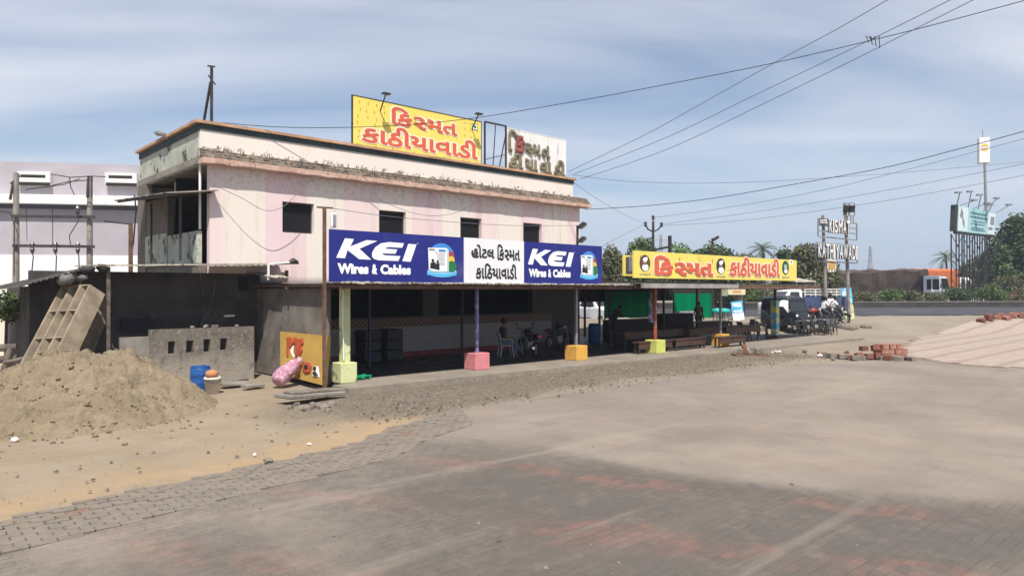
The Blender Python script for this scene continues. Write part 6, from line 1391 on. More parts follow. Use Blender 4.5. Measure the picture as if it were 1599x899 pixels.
# ================================================================== VEHICLES
def wheel(t, x, y, r, w_, m=None, local=True, z=None):
    X = Matrix.Translation((x, y, r if z is None else z)) @ Matrix.Rotation(math.pi/2, 4, 'Y'); mb = MB(); mb.lathe([(r*.6, -w_/2), (r*.92, -w_/2), (r, -w_*.3), (r, w_*.3), (r*.92, w_/2), (r*.6, w_/2)], 20, X); tw = link('wheel', mb, M['tyre'], t, local=local)
    mb = MB(); mb.lathe([(r*.2, -w_*.56), (r*.58, -w_*.52), (r*.58, w_*.52), (r*.2, w_*.56)], 14, X); link('rim', mb, M['grey_metal'], tw, local=local)
def auto(p, rz):
    t = thing('auto_rickshaw', 'dark three wheeled auto rickshaw parked between the hall end and gantry', 'rickshaw', tuple(p), rz)
    def sect(y, w0, w1, z0, z1): return [(-w0/2, y, z0), (w0/2, y, z0), (w1/2, y, z1), (-w1/2, y, z1)]
    mb = MB()                       # lower body: blunt nose at -y, wide tail
    prof = [(-1.35, .42, .5, .38, .7), (-1.2, .8, .85, .3, 1.02), (-.85, 1.2, 1.22, .3, 1.08), (-.3, 1.34, 1.34, .32, .55), (.3, 1.4, 1.4, .32, .62), (1.1, 1.42, 1.4, .34, 1.1), (1.35, 1.36, 1.3, .4, 1.15)]
    pv = None
    for q in prof:
        r = [mb.bm.verts.new(v) for v in sect(*q)]
        if pv: [mb.face([pv[k], r[k], r[(k+1) % 4], pv[(k+1) % 4]]) for k in range(4)]
        else: mb.face(r)
        pv = r
    mb.face(pv[::-1]); link('body', mb, M['car_dark'], t, local=True, bevel=.03)
    mb = MB(); pv = None
    for y, w_, zb, zt in ((-.78, 1.1, 1.66, 1.74), (-.6, 1.26, 1.70, 1.88), (.2, 1.36, 1.72, 1.95), (1.2, 1.36, 1.7, 1.9), (1.34, 1.28, 1.1, 1.8)):
        r = [mb.bm.verts.new(v) for v in ((-w_/2, y, zb), (w_/2, y, zb), (w_/2, y, zb+.08), (w_*.38, y, zt), (-w_*.38, y, zt), (-w_/2, y, zb+.08))]
        if pv: [mb.face([pv[k], r[k], r[(k+1) % 6], pv[(k+1) % 6]]) for k in range(6)]
        else: mb.face(r)
        pv = r
    mb.face(pv[::-1]); link('canopy', mb, M['car_dark'], t, local=True, bevel=.02)
    mb = MB(); mb.quadpts([(-.56, -.98, 1.1), (.56, -.98, 1.1), (.5, -.8, 1.64), (-.5, -.8, 1.64)]); link('windscreen', mb, M['glass'], t, local=True)
    mb = MB()
    for s_ in (-1, 1): mb.bar((s_*.59, -.97, 1.06), (s_*.53, -.77, 1.7), .06); mb.bar((s_*.66, .5, .6), (s_*.66, .5, 1.72), .05)
    mb.bar((-.58, -.98, 1.09), (.58, -.98, 1.09), .05); mb.bar((-.53, -.79, 1.67), (.53, -.79, 1.67), .06); link('pillar', mb, M['car_dark'], t, local=True)
    mb = MB(); mb.hexa([(-.6, .35, .6), (.6, .35, .6), (.6, 1.0, .62), (-.6, 1.0, .62), (-.6, .35, .8), (.6, .35, .8), (.6, .9, 1.3), (-.6, .9, 1.3)]); link('seat', mb, M['blackplastic'], t, local=True)
    for s_ in (-1, 1): mb = MB(); mb.lathe([(.02, .06), (.09, .03), (.1, -.02)], 12, Matrix.Translation((s_*.36, -1.2, .84)) @ Matrix.Rotation(math.pi/2, 4, 'X')); link('headlight', mb, M['lampglass'], t, local=True)
    mb = MB(); mb.box(-.2, .2, -1.4, -1.37, .5, .62); link('number_plate', mb, M['amber'], t, local=True); mb = MB(); mb.bar((-.5, -1.36, .42), (.5, -1.36, .42), .07); link('bumper', mb, M['grey_metal'], t, local=True)
    wheel(t, 0, -1.0, .24, .12); wheel(t, -.62, .85, .24, .13); wheel(t, .62, .85, .24, .13)
    mb = MB(); mb.bar((.58, -.85, 1.3), (.78, -.95, 1.32), .02); mb.box(.72, .84, -.98, -.95, 1.24, 1.42); link('mirror', mb, M['steel'], t, local=True); return t
auto(GH(1228, 515), TH-math.radians(90)+math.radians(22))
def pickup(p, rz):
    t = thing('pickup_truck', 'white pickup truck with blue grey side panel and white railed bed', 'truck', tuple(p), rz)          # faces -y
    mb = MB(); pv = None
    for y, zb, zt, w_ in ((-2.5, .45, .95, 1.55), (-2.45, .4, 1.1, 1.65), (-1.75, .4, 1.2, 1.7), (-1.25, .4, 1.85, 1.6), (-.5, .4, 1.93, 1.6), (-.4, .4, 1.85, 1.62)):
        r = [mb.bm.verts.new(v) for v in ((-w_/2, y, zb), (w_/2, y, zb), (w_/2, y, min(zt, 1.15)), (w_*.44, y, zt), (-w_*.44, y, zt), (-w_/2, y, min(zt, 1.15)))]
        if pv: [mb.face([pv[k], r[k], r[(k+1) % 6], pv[(k+1) % 6]]) for k in range(6)]
        else: mb.face(r)
        pv = r
    mb.face(pv[::-1]); link('cab', mb, M['car_white'], t, local=True, bevel=.03)
    mb = MB(); mb.quadpts([(-.72, -1.72, 1.24), (.72, -1.72, 1.24), (.66, -1.29, 1.8), (-.66, -1.29, 1.8)]); link('windscreen', mb, M['glass'], t, local=True)
    for s_ in (-1, 1):
        mb = MB(); mb.quadpts([(s_*.815, -1.35, 1.22), (s_*.815, -.55, 1.22), (s_*.735, -.6, 1.78), (s_*.735, -1.15, 1.78)]); link('side_window', mb, M['glass'], t, local=True)
        mb = MB(); mb.box(s_*.82-.02, s_*.82+.02, -.3, 2.5, .65, 1.5); link('side_panel', mb, M['carblue'], t, local=True)
        mb = MB()
        for z_ in (1.62, 1.78, 1.94): mb.bar((s_*.82, -.3, z_), (s_*.82, 2.5, z_), .05)
        for k in range(5): mb.bar((s_*.82, -.28+.69*k, 1.5), (s_*.82, -.28+.69*k, 1.96), .05)
        link('rail', mb, M['white'], t, local=True)
        mb = MB(); mb.box(s_*.6-.12, s_*.6+.12, -2.53, -2.5, .72, .88); link('headlight', mb, M['lampglass'], t, local=True)
        mb = MB(); mb.box(s_*.7-.08, s_*.7+.08, 2.53, 2.56, .6, .75); link('tail_light', mb, M['tail'], t, local=True)
        wheel(t, s_*.72, -1.7, .32, .2); wheel(t, s_*.72, 1.6, .32, .2)
    mb = MB(); mb.box(-.8, .8, -.3, 2.5, .6, .68); mb.box(-.8, .8, 2.47, 2.51, .68, 1.45); link('bed', mb, M['carblue'], t, local=True)
    mb = MB()
    for z_ in (1.62, 1.78, 1.94): mb.bar((-.82, 2.5, z_), (.82, 2.5, z_), .05)
    link('rear_rail', mb, M['white'], t, local=True); mb = MB(); mb.box(-.3, .3, -2.2, 2.45, .42, .58); link('chassis', mb, M['steel'], t, local=True); return t
pickup(WC((1252-CX)/FPX*43.5, 43.5, .62), TH-math.radians(90)+math.radians(-82))
for (u, v, rz, pl, l) in ((1268, 505, .9, red_p, 'red seated motorcycle in front of the pickup truck'), (1287, 505, .75, None, 'black motorcycle ridden by the man in white, next to the gantry pole'), (1302, 504, .6, None, 'black motorcycle ridden by the man in white behind the gantry pole')):
    p = GH(u, v); b_ = make_bike(l, pl) if pl else dup(bk, p, rz, l); b_.location = p; b_.rotation_euler = (0, 0, rz)
    if not pl: person(tuple(p), rz, 'man in white shirt on the motorcycle, ' + ('left of the gantry pole' if u < 1295 else 'right of the gantry pole'), RIDE, M['shirtw'], M['trousers'])
p = GH(1296, 503); person(tuple(p), 2.6, 'man in white shirt standing between the two motorcycle riders', STAND, M['shirtw'], M['trousers'])
# far trucks on the other carriageway
def road_dir(b=.2): return (R + F*b).normalized()
RD = road_dir(); RDm = Matrix((RD, Vector((-RD.y, RD.x, 0)), Vector((0, 0, 1)))).transposed().to_4x4(); rzr = math.atan2(RD.y, RD.x)
def truck(u, Yc, L, hb, mcargo, mcab, label, back=True, hc=3.3, tarp=True):
    p = WC((u-CX)/FPX*Yc, Yc, .82); t = thing('cargo_truck', label, 'truck', tuple(p), rzr, 'trucks beyond the divider')       # +x is forward
    mb = MB(); n1, n2 = 26, 5; pv = None
    for i in range(n1+1):
        x_ = -L + L*i/n1; r = []
        for (y_, z_) in ((-1.25, .9), (-1.3, 1.6), (-1.3, 2.4), (-1.22, hb-.25), (-.9, hb-.02), (0, hb+.06), (.9, hb-.02), (1.22, hb-.25), (1.3, 1.6), (1.25, .9)):
            o = Vector((0, noise.noise(Vector((x_*1.1, y_*2, z_*2)))*.2, noise.noise(Vector((x_*.55, y_, 3)))*.55 if z_ > 2.5 else 0)) if tarp else Vector((0, 0, 0))
            r.append(mb.bm.verts.new(Vector((x_, y_, z_))+o))
        if pv: [mb.face([pv[k], r[k], r[(k+1) % 10], pv[(k+1) % 10]]) for k in range(10)]
        else: mb.face(r)
        pv = r
    mb.face(pv[::-1]); link('cargo', mb, mcargo, t, local=True)
    mb = MB(); mb.box(-L, 2.2, -.45, .45, .55, .85); link('chassis', mb, M['steel'], t, local=True)
    mb = MB(); pv = None
    for x_, zb, zt in ((.25, .6, hc-.05), (.5, .6, hc), (1.7, .6, hc-.02), (1.95, .6, hc-.15), (2.15, .55, 1.75), (2.2, .5, 1.5)):
        r = [mb.bm.verts.new(v) for v in ((x_, -1.2, zb), (x_, 1.2, zb), (x_, 1.2, zt-.12), (x_, 1.05, zt), (x_, -1.05, zt), (x_, -1.2, zt-.12))]
        if pv: [mb.face([pv[k], r[k], r[(k+1) % 6], pv[(k+1) % 6]]) for k in range(6)]
        else: mb.face(r)
        pv = r
    mb.face(pv[::-1]); link('cab', mb, mcab, t, local=True, bevel=.03)
    mb = MB(); mb.quadpts([(2.165, -1.08, 1.8), (2.165, 1.08, 1.8), (1.985, .98, hc-.3), (1.985, -.98, hc-.3)]); link('windscreen', mb, M['glass'], t, local=True)
    for a_, b_ in ((.6, 1.05), (1.2, 1.85)):
        mb = MB(); mb.box(a_, b_, -1.215, -1.203, 1.75, hc-.4); link('side_window', mb, M['glass'], t, local=True)
    mb = MB(); mb.box(2.2, 2.26, -.9, .9, .95, 1.35); link('grille', mb, M['steel'], t, local=True)
    for s_ in (-1, 1): mb = MB(); mb.box(2.205, 2.25, s_*1.0-.12, s_*1.0+.12, .85, 1.05); link('headlight', mb, M['lampglass'], t, local=True)
    mb = MB(); mb.bar((2.0, -1.2, 2.2), (2.15, -1.5, 2.25), .04); mb.box(2.1, 2.15, -1.65, -1.45, 1.95, 2.4); link('mirror', mb, M['steel'], t, local=True)
    for x_ in (1.4, -L+1.2, -L+2.5):
        for s_ in (-1, 1):
            X = Matrix.Translation((x_, s_*1.0, .5)) @ Matrix.Rotation(math.pi/2, 4, 'X'); mb = MB(); mb.lathe([(.3, -.15), (.48, -.15), (.5, -.1), (.5, .1), (.48, .15), (.3, .15)], 18, X); wq_ = link('wheel', mb, M['tyre'], t, local=True); mb = MB(); mb.lathe([(.1, -.16), (.29, -.16), (.29, .16), (.1, .16)], 12, X); link('rim', mb, M['grey_metal'], wq_, local=True)
    return t
tk = truck(1444, 80., 10.5, 4.05, M['tarp'], M['car_white'], 'truck with brown tarpaulin load and white cab beyond the shrubs')
tk.rotation_euler = (0, 0, rzr-math.radians(60)); tk['label'] = 'white cabbed truck with a bulging brown tarpaulin load beyond the shrubs'
truck(1484, 90, 7.0, 4.35, M['orange'], M['car_white'], 'orange boxed truck behind the white truck cab', tarp=False)
truck(1352, 92, 5.5, 3.9, M['tarp'], M['tarp'], 'dark covered truck farther back, behind the brown tarpaulin load')
def car(p, rz, m, label, group='far cars'):
    t = thing('car', label, 'car', tuple(p), rz, group); mb = MB(); pv = None
    for y, zb, zt, w_ in ((-1.9, .35, .7, 1.4), (-1.8, .25, .82, 1.6), (-.9, .22, .95, 1.66), (-.35, .22, 1.42, 1.3), (.9, .22, 1.45, 1.3), (1.6, .22, 1.0, 1.6), (1.9, .3, .9, 1.5)):
        r = [mb.bm.verts.new(v) for v in ((-.8, y, zb), (.8, y, zb), (.82, y, min(zt, .9)), (w_/2, y, zt), (-w_/2, y, zt), (-.82, y, min(zt, .9)))]
        if pv: [mb.face([pv[k], r[k], r[(k+1) % 6], pv[(k+1) % 6]]) for k in range(6)]
        else: mb.face(r)
        pv = r
    mb.face(pv[::-1]); link('body', mb, m, t, local=True, bevel=.03)
    mb = MB(); mb.quadpts([(-.68, -.85, .99), (.68, -.85, .99), (.62, -.4, 1.39), (-.62, -.4, 1.39)]); link('windscreen', mb, M['glass'], t, local=True)
    for s_ in (-1, 1): mb = MB(); mb.quadpts([(s_*.80, -.6, .95), (s_*.80, 1.2, .95), (s_*.69, .85, 1.38), (s_*.69, -.25, 1.38)]); link('side_window', mb, M['glass'], t, local=True)
    for s_ in (-1, 1):
        wheel(t, s_*.72, -1.2, .3, .18); wheel(t, s_*.72, 1.2, .3, .18); mb = MB(); mb.box(s_*.6-.14, s_*.6+.14, -1.9, -1.83, .6, .74); link('headlight', mb, M['lampglass'], t, local=True)
    return t
car(WC((936-CX)/FPX*44, 44, .45), TH-math.radians(90)+.5, M['car_white'], 'white car parked beyond the hall, seen left of the green net')
car(WC((1602-CX)/FPX*88, 88, .82), rzr+math.radians(90), red_p, 'red car on the far road at the picture edge')

# ================================================================== DIVIDER AND PLANTS
dv = thing('road_divider', 'long low concrete kerb wall with sunlit top along the far road edge', 'wall', tuple(WC(30, 67.3, .8)))
mb = MB()
for X0_, X1_ in ((-60, 170),):
    a, b = WC(X0_, 61.2+.2*X0_, .7), WC(X1_, 61.2+.2*X1_, .7); pn = Vector((-RD.y, RD.x, 0)); pn = pn if pn.dot(F) > 0 else -pn
    mb.hexa([a, b, b+pn*.4, a+pn*.4, a+Vector((0, 0, .6)), b+Vector((0, 0, .6)), b+pn*.4+Vector((0, 0, .6)), a+pn*.4+Vector((0, 0, .6))])
link('kerb_wall', mb, mat('divider_concrete', (.055, .05, .048), .9, .3, 1, .2), dv)
mb = MB(); a += Vector((0, 0, .603)); b += Vector((0, 0, .603)); mb.hexa([a-pn*.03, b-pn*.03, b+pn*.43, a+pn*.43, a-pn*.03+Vector((0, 0, .1)), b-pn*.03+Vector((0, 0, .1)), b+pn*.43+Vector((0, 0, .1)), a+pn*.43+Vector((0, 0, .1))]); link('sunlit_top', mb, mat('divider_sunlit_top', (.17, .155, .135), .9, .2), dv)  # lighter slab paints the sunlight on the dark wall's top
mb = MB(); a, b = WC(-60, 61.7+.2*-60, 1.2), WC(170, 61.7+.2*170, 1.2); mb.hexa([a+pn*.05-Vector((0, 0, .6)), b+pn*.05-Vector((0, 0, .6)), b+pn*3-Vector((0, 0, .6)), a+pn*3-Vector((0, 0, .6)), a+pn*.05, b+pn*.05, b+pn*3, a+pn*3]); tag(link('median_soil', mb, M['stone']), kind='structure')
def leaves(clumps, n_, size, seed, flat=0., core=None):
    """many small leaf faces spread through ellipsoid clumps; each leaf keeps a tint of its own"""
    rnd = random.Random(seed); bm = bmesh.new(); tl_ = bm.faces.layers.float.new('tint')
    vol = [c[1][0]*c[1][1]*c[1][2] for c in clumps]; tot = sum(v**.7 for v in vol)
    for (c, r), v in zip(clumps, vol):
        ct = rnd.uniform(.15, .7)
        for _ in range(int(n_*v**.7/tot)):
            d = Vector((rnd.gauss(0, 1), rnd.gauss(0, 1), rnd.gauss(0, 1))).normalized()*(rnd.random()**.4)
            p = Vector(c) + Vector((d.x*r[0], d.y*r[1], d.z*r[2])); p += Vector((rnd.gauss(0, 1), rnd.gauss(0, 1), rnd.gauss(0, 1)))*size*.6
            q = Vector((rnd.gauss(0, 1), rnd.gauss(0, 1), rnd.gauss(0, 1)+.5)).normalized(); a = q.orthogonal().normalized(); a = Matrix.Rotation(rnd.random()*6.3, 3, q) @ a; b = q.cross(a)
            s1_ = size*rnd.uniform(.6, 1.3); s2_ = s1_*rnd.uniform(.45, .8)
            f = bm.faces.new([bm.verts.new(p-a*s1_), bm.verts.new(p-b*s2_), bm.verts.new(p+a*s1_), bm.verts.new(p+b*s2_*.8)]); f[tl_] = max(0, min(1, ct + rnd.uniform(-.3, .35)))
    return bm
def face_mesh(name, bm, m, parent):
    base = WLOC[parent.name]; bmesh.ops.translate(bm, vec=-base, verts=bm.verts); me = bpy.data.meshes.new(name); bm.to_mesh(me); bm.free(); me.materials.append(m); o = bpy.data.objects.new(name, me); COL.objects.link(o); o.parent = parent; return o
def tree(u, v, wpx, Yc, kind, label, n_=3500, size=.2, group='trees beyond the highway', base=.8, trunk=True, name='tree', lowf=.3, nclump=9):
    top = AT(u, v, Yc).z; rx = wpx/2/FPX*Yc; p = WC((u-CX)/FPX*Yc, Yc, base); H_ = top-base; rnd = random.Random(int(u*7+v))
    t = thing(name, label, 'tree' if name == 'tree' else 'shrub', tuple(p), 0, group); cl = []
    z0 = base+H_*lowf
    for k in range(nclump):
        a = rnd.uniform(0, 6.28); f_ = rnd.random(); zz = z0 + (top-z0)*(.12+.74*f_); rr = rx*(.62*math.sqrt(max(.08, 1-(2*f_-.85)**2)))*rnd.uniform(.55, 1)
        s_ = rx*rnd.uniform(.32, .52); sz = min(s_*rnd.uniform(.6, .85), (top-z0)*.3)
        cl.append((Vector((p.x+math.cos(a)*rr, p.y+math.sin(a)*rr, min(zz, top-sz*.9))), (s_, s_, sz)))
    cl.append((Vector((p.x, p.y, top-(top-z0)*.27)), (rx*.45, rx*.45, (top-z0)*.27)))
    cl.append((Vector((p.x, p.y, z0+(top-z0)*.4)), (rx*.7, rx*.7, (top-z0)*.35)))
    face_mesh('crown', leaves(cl, n_, size, int(u*3+v)), LEAF[kind], t)
    if trunk:
        mb = MB(); mb.path([p, p+Vector((.05*H_*.3, 0, H_*.3)), p+Vector((0, 0, H_*.7))], [.05*H_*.6, .05*H_*.45, .03], 8)
        for c, r in cl[:4]: mb.path([p+Vector((0, 0, H_*.28)), (p+Vector((0, 0, H_*.4))).lerp(c, .5), c], [.022*H_, .015*H_, .02], 5)
        link('trunk', mb, M['bark'], t)
    else:
        mb = MB()
        for k in range(5): a = k*1.3; mb.path([p+Vector((.1*math.cos(a), .1*math.sin(a), -.1)), p+Vector((rx*.5*math.cos(a), rx*.5*math.sin(a), H_*.7))], [.03, .012], 5)
        link('stem', mb, M['bark'], t)
    return t
def palm(u, vtop, wpx, Yc, label, nf=19, seed=1, base=.8):
    rnd = random.Random(seed); p = WC((u-CX)/FPX*Yc, Yc, base); crown = AT(u, vtop+wpx*.32, Yc); L = wpx/2/FPX*Yc*1.12; crown = Vector((crown.x, crown.y, crown.z))
    t = thing('palm_tree', label, 'palm', tuple(p), 0, 'coconut palms'); mb = MB(); mb.path([p, p.lerp(crown, .4)+R*.15, p.lerp(crown, .8)+R*.1, crown], [.2, .15, .13, .12], 8); link('trunk', mb, M['bark'], t)
    bm = bmesh.new(); tl_ = bm.faces.layers.float.new('tint')
    for k in range(nf):
        a = k*2.399+rnd.uniform(-.2, .2); el = 1.15-1.65*(k/nf)+rnd.uniform(-.1, .1); d = Vector((math.cos(a)*math.cos(el), math.sin(a)*math.cos(el), math.sin(el))); l_ = L*rnd.uniform(.8, 1.1); pts = [crown + d*l_*s_ + Vector((0, 0, -1))*l_*.55*s_*s_ for s_ in [i/9 for i in range(10)]]
        sd_ = d.cross(Vector((0, 0, 1))).normalized(); tt = rnd.uniform(.1, .9)
        for i in range(9):
            q0, q1 = pts[i], pts[i+1]; w_ = l_*.22*math.sin(math.pi*(.12+.86*i/9))
            for s_ in (-1, 1):
                for h_ in (0, .5):
                    b0 = q0.lerp(q1, h_); b1 = q0.lerp(q1, h_+.36); tip = b0 + sd_*s_*w_ + (q1-q0)*.9 + Vector((0, 0, -w_*.45))
                    f = bm.faces.new([bm.verts.new(b0), bm.verts.new(b1), bm.verts.new(tip)]); f[tl_] = max(0, min(1, tt+rnd.uniform(-.2, .2)))
    face_mesh('crown', bm, LEAF['palm'], t); return t
tree(954, 381, 66, 56, 'olive', 'grey green tree just right of the blue board end, narrow and tall', 4000, .14, base=.5, lowf=.15)
tree(1000, 372, 96, 62, 'mid', 'broad tree behind the small yellow side board', 5500, .17, lowf=.15)
tree(1062, 378, 84, 68, 'bright', 'brighter green tree top above the yellow script board', 4500, .17, lowf=.2)
tree(1116, 379, 112, 64, 'dark', 'dark rounded tree above the middle of the yellow script board', 7000, .17, lowf=.2, nclump=16)
tree(1166, 395, 66, 70, 'olive', 'low olive tree between the dark rounded tree and the palm', 1800, .17, lowf=.2)
tree(1226, 384, 54, 66, 'dark', 'dark tree just right of the left palm', 2200, .16, lowf=.2)
tree(1258, 379, 84, 60, 'olive', 'dry olive tree behind the left gantry pole', 5000, .15, lowf=.15)
tree(1288, 402, 80, 68, 'olive', 'low dry tree behind the gantry, right of the yellow board', 2600, .15, lowf=.15)
tree(1325, 424, 60, 90, 'dark', 'low dark tree far behind the tarpaulin truck', 1800, .2)
palm(1191, 371, 54, 60, 'coconut palm rising above the right end of the yellow board', 19, 3)
palm(1236, 395, 34, 62, 'smaller coconut palm right of the taller one behind the yellow board', 15, 8)
palm(1477, 386, 46, 98, 'coconut palm left of the billboard legs', 18, 5)
tree(1592, 329, 96, 84, 'dark', 'very large dark tree at the right picture edge behind the billboard', 6500, .24, lowf=.1, nclump=16)
tree(1556, 372, 66, 82, 'dark', 'dark tree behind the billboard legs', 3600, .22, lowf=.08, nclump=12)
tree(1640, 345, 110, 90, 'dark', 'large dark tree partly outside the right picture edge', 4500, .25, lowf=.1, nclump=14)
tree(1532, 395, 56, 95, 'olive', 'olive tree growing between the billboard legs', 2800, .2, lowf=.08)
tree(1507, 408, 34, 95, 'mid', 'narrow green tree left of the billboard legs', 1600, .18, lowf=.08)
rs = random.Random(4)
shr = [(1098, 455, 44, 'olive', 'first hedge shrub seen past the green net'), (1140, 455, 46, 'olive', 'hedge shrub under the cream signboard'), (1176, 452, 42, 'mid', 'hedge shrub left of the pickup cab'), (1350, 456, 44, 'olive', 'low olive hedge shrub right of the food banner'), (1388, 453, 42, 'mid', 'rounded hedge shrub under the tarpaulin load'), (1425, 455, 40, 'olive', 'low olive hedge shrub before the white truck cab'), (1455, 457, 44, 'olive', 'low olive hedge shrub just right of the white truck cab'),
       (1503, 446, 52, 'dark', 'dark dense hedge shrub left of the billboard legs'), (1548, 443, 48, 'mid', 'tall mid green hedge shrub below the billboard'), (1582, 431, 58, 'olive', 'tall olive shrub below the big dark tree'), (1622, 440, 50, 'mid', 'green shrub cut by the right picture edge'), (1320, 458, 30, 'olive', 'small hedge shrub behind the food banner')]
for u, v, w_, k, l in shr:
    X_ = (u-CX)/FPX; Yq = 62.9/(1-.2*X_)+.6; tree(u, v-1.5, w_*1.3, Yq, k, l, 2600, .1, 'hedge shrubs on the road divider', 1.15, False, 'hedge_shrub', .0, 8)
# thick low wood on the horizon
bm = bmesh.new(); rnd = random.Random(9); cl = []
for k in range(150):
    X = -75+k*1.9+rnd.uniform(-1, 1); Yq = 135+.2*X+rnd.uniform(-6, 12); h_ = rnd.uniform(2.5, 5.); p = WC(X, Yq, .6); cl.append((p+Vector((0, 0, h_*.55)), (rnd.uniform(1.6, 3), rnd.uniform(1.6, 3), h_*.55)))
bm.free(); bm = leaves(cl, 15000, .45, 77); me = bpy.data.meshes.new('far_wood'); bm.to_mesh(me); bm.free(); me.materials.append(LEAF['olive']); o = bpy.data.objects.new('far_wood', me); COL.objects.link(o); tag(o, kind='stuff')
# plant and things at the left edge
lt = WC((8-CX)/FPX*19, 19, 0); t = thing('leafy_bush', 'leafy green bush at the left picture edge behind the sand', 'bush', tuple(lt))
cl = [(AT(u, v, 19+dy), (.35, .35, .22)) for u, v, dy in ((4, 468, 0), (18, 465, .3), (30, 478, .2), (12, 484, 0), (-12, 470, .2), (-10, 490, 0), (24, 492, .3))]
face_mesh('crown', leaves(cl, 1500, .05, 5), LEAF['mid'], t); mb = MB(); mb.path([lt, AT(10, 500, 19), AT(10, 475, 19)], [.05, .035, .02], 6); mb.path([AT(10, 500, 19), AT(26, 482, 19)], [.025, .012], 5); link('trunk', mb, M['bark'], t)
t = thing('compound_wall', 'cream plastered compound wall at the left edge behind the timber', 'wall', tuple(WC(-17.5, 24))); a, b = AT(-40, 497, 24), AT(42, 497, 24); mb = MB(); mb.plate([(a.x, a.y, -.2), (b.x, b.y, -.2), (b.x, b.y, 1.85), (a.x, a.y, 1.85)], F*.2); link('wall', mb, M['cream'], t)
a = AT(33, 464, 23.5); mb = MB(); mb.box(-.15, .15, -.15, .15, -.2, a.z, Matrix.Translation((a.x, a.y, 0))); link('pillar', mb, M['concrete'], t)
for i, (u0, v0, u1, v1, r_, Yq, l) in enumerate(((-6, 543, 27, 541, .09, 17.3, 'thick weathered timber lying at the left edge, topmost'), (5, 582, 17, 543, .07, 16.9, 'short leaning timber post at the left edge'), (-8, 562, 28, 558, .09, 17.0, 'weathered timber lying lowest at the left edge'), (8, 566, 66, 552, .05, 16.6, 'thin timber under the compartment rack'))):
    mb = MB(); mb.path([AT(u0, v0, Yq), AT((u0+u1)/2, (v0+v1)/2+.6, Yq+.05), AT(u1, v1, Yq+.1)], [r_, r_*1.05, r_*.9], 8); single('timber', mb, M['woodgrey'], l, 'timber', 'timbers at the left edge')

# ================================================================== BRICKS, POTS, STONES
def brick_src():
    mb = MB(); mb.box(-.14, .14, -.1, .1, 0, .17); return link('paving_block', mb, M['brick'], bevel=.012)
B0 = brick_src(); first = [True]; B1m = B0.data.copy(); B1m.materials.clear(); B1m.materials.append(M['brickdark']); B2m = B0.data.copy(); B2m.materials.clear(); B2m.materials.append(M['concrete'])
def blk(p, rz, label, group, tilt=0., me=None, roll=0.):
    if first[0]: o = B0; first[0] = False
    else: o = B0.copy(); COL.objects.link(o)
    if me: o.data = me
    o.location = p; o.rotation_euler = (tilt, roll, rz); return tag(o, label, 'paving block', group)
bs = GH(1378, 561); bz_ = TH-math.radians(90)+.25; ca, sa = math.cos(bz_), math.sin(bz_); rb_ = random.Random(2)
def off(p, a, b, c=0.): return Vector((p.x+a*ca-b*sa, p.y+a*sa+b*ca, p.z+c))
for r in range(3):
    for c in range(4 if r < 2 else 3):
        for dd in range(2): blk(off(bs, .05+.3*c+rb_.uniform(-.02, .02)+.05*r, .1+.22*dd, .175*r+.02), bz_+rb_.uniform(-.08, .08), 'red paving block in the neat stack beside the fresh paving', 'red blocks in the stack', me=None)
for a, b, c, rr, l in ((-.28, .0, .0, 1.35, 0), (-.3, .1, .28, 1.3, 0), (-.62, .05, .0, 1.45, 0), (-.95, .15, 0, 1.2, 0), (-.55, .3, .18, .2, 1), (-.1, -.1, .0, 1.4, 0)):
    blk(off(bs, a, b, c+.12), bz_+.1*l, 'dark red block standing on edge against the stack', 'dark blocks beside the stack', rr if not l else 0., B1m)
for k, u in enumerate(range(1281, 1350, 8)):
    blk(GH(u+rb_.uniform(-2, 2), 556.5+.14*(u-1281)*.7+rb_.uniform(-1, 1)), rb_.uniform(0, 3), 'loose block in the kerb row left of the red stack', 'loose blocks in the kerb row', rb_.uniform(-.1, .1), B2m if k % 3 else None)
for k, u in enumerate(range(1352, 1430, 9)):
    blk(GH(u+rb_.uniform(-2, 2), 561+.03*(u-1352)+rb_.uniform(-1, 1.)), rb_.uniform(0, 3), 'loose block in the kerb row before the red stack', 'loose blocks before the stack', rb_.uniform(-.2, .2), (B2m, B1m, B2m)[k % 3])
blk(GH(1319, 553), .4, 'single dark block left of the red stack, standing alone', None, 1.2, B1m)
for k, (u, v) in enumerate(((1543, 500), (1553, 499), (1563, 499), (1572, 498), (1582, 498), (1590, 497), (1547, 501), (1568, 500), (1597, 498), (1530, 503))):
    o = blk(GH(u, v)+Vector((0, 0, .1)), rb_.uniform(0, 3), 'red block in the far row along the fresh paving edge', 'red blocks along the far edge', 1.3 if k % 2 else 0, None if k % 3 else B1m); o.scale = (1.6, 1.6, 1.9)
pts_ = GH(1171, 556); t = thing('stone_plate', 'flat stone plate lying on the rubble strip, with pots and blocks on it', 'slab', tuple(pts_)); mb = MB(); mb.box(-.65, .65, -.3, .3, .0, .06, Matrix.Translation(pts_+Vector((0, 0, .03))) @ Matrix.Rotation(TH-math.radians(90), 4, 'Z')); link('plate', mb, M['rust'], t, bevel=.015)
mb = MB(); mb.box(-.2, .2, -.15, .15, -.1, .0, Matrix.Translation(pts_+Vector((0, 0, .03)))); link('support', mb, M['stone'], t)
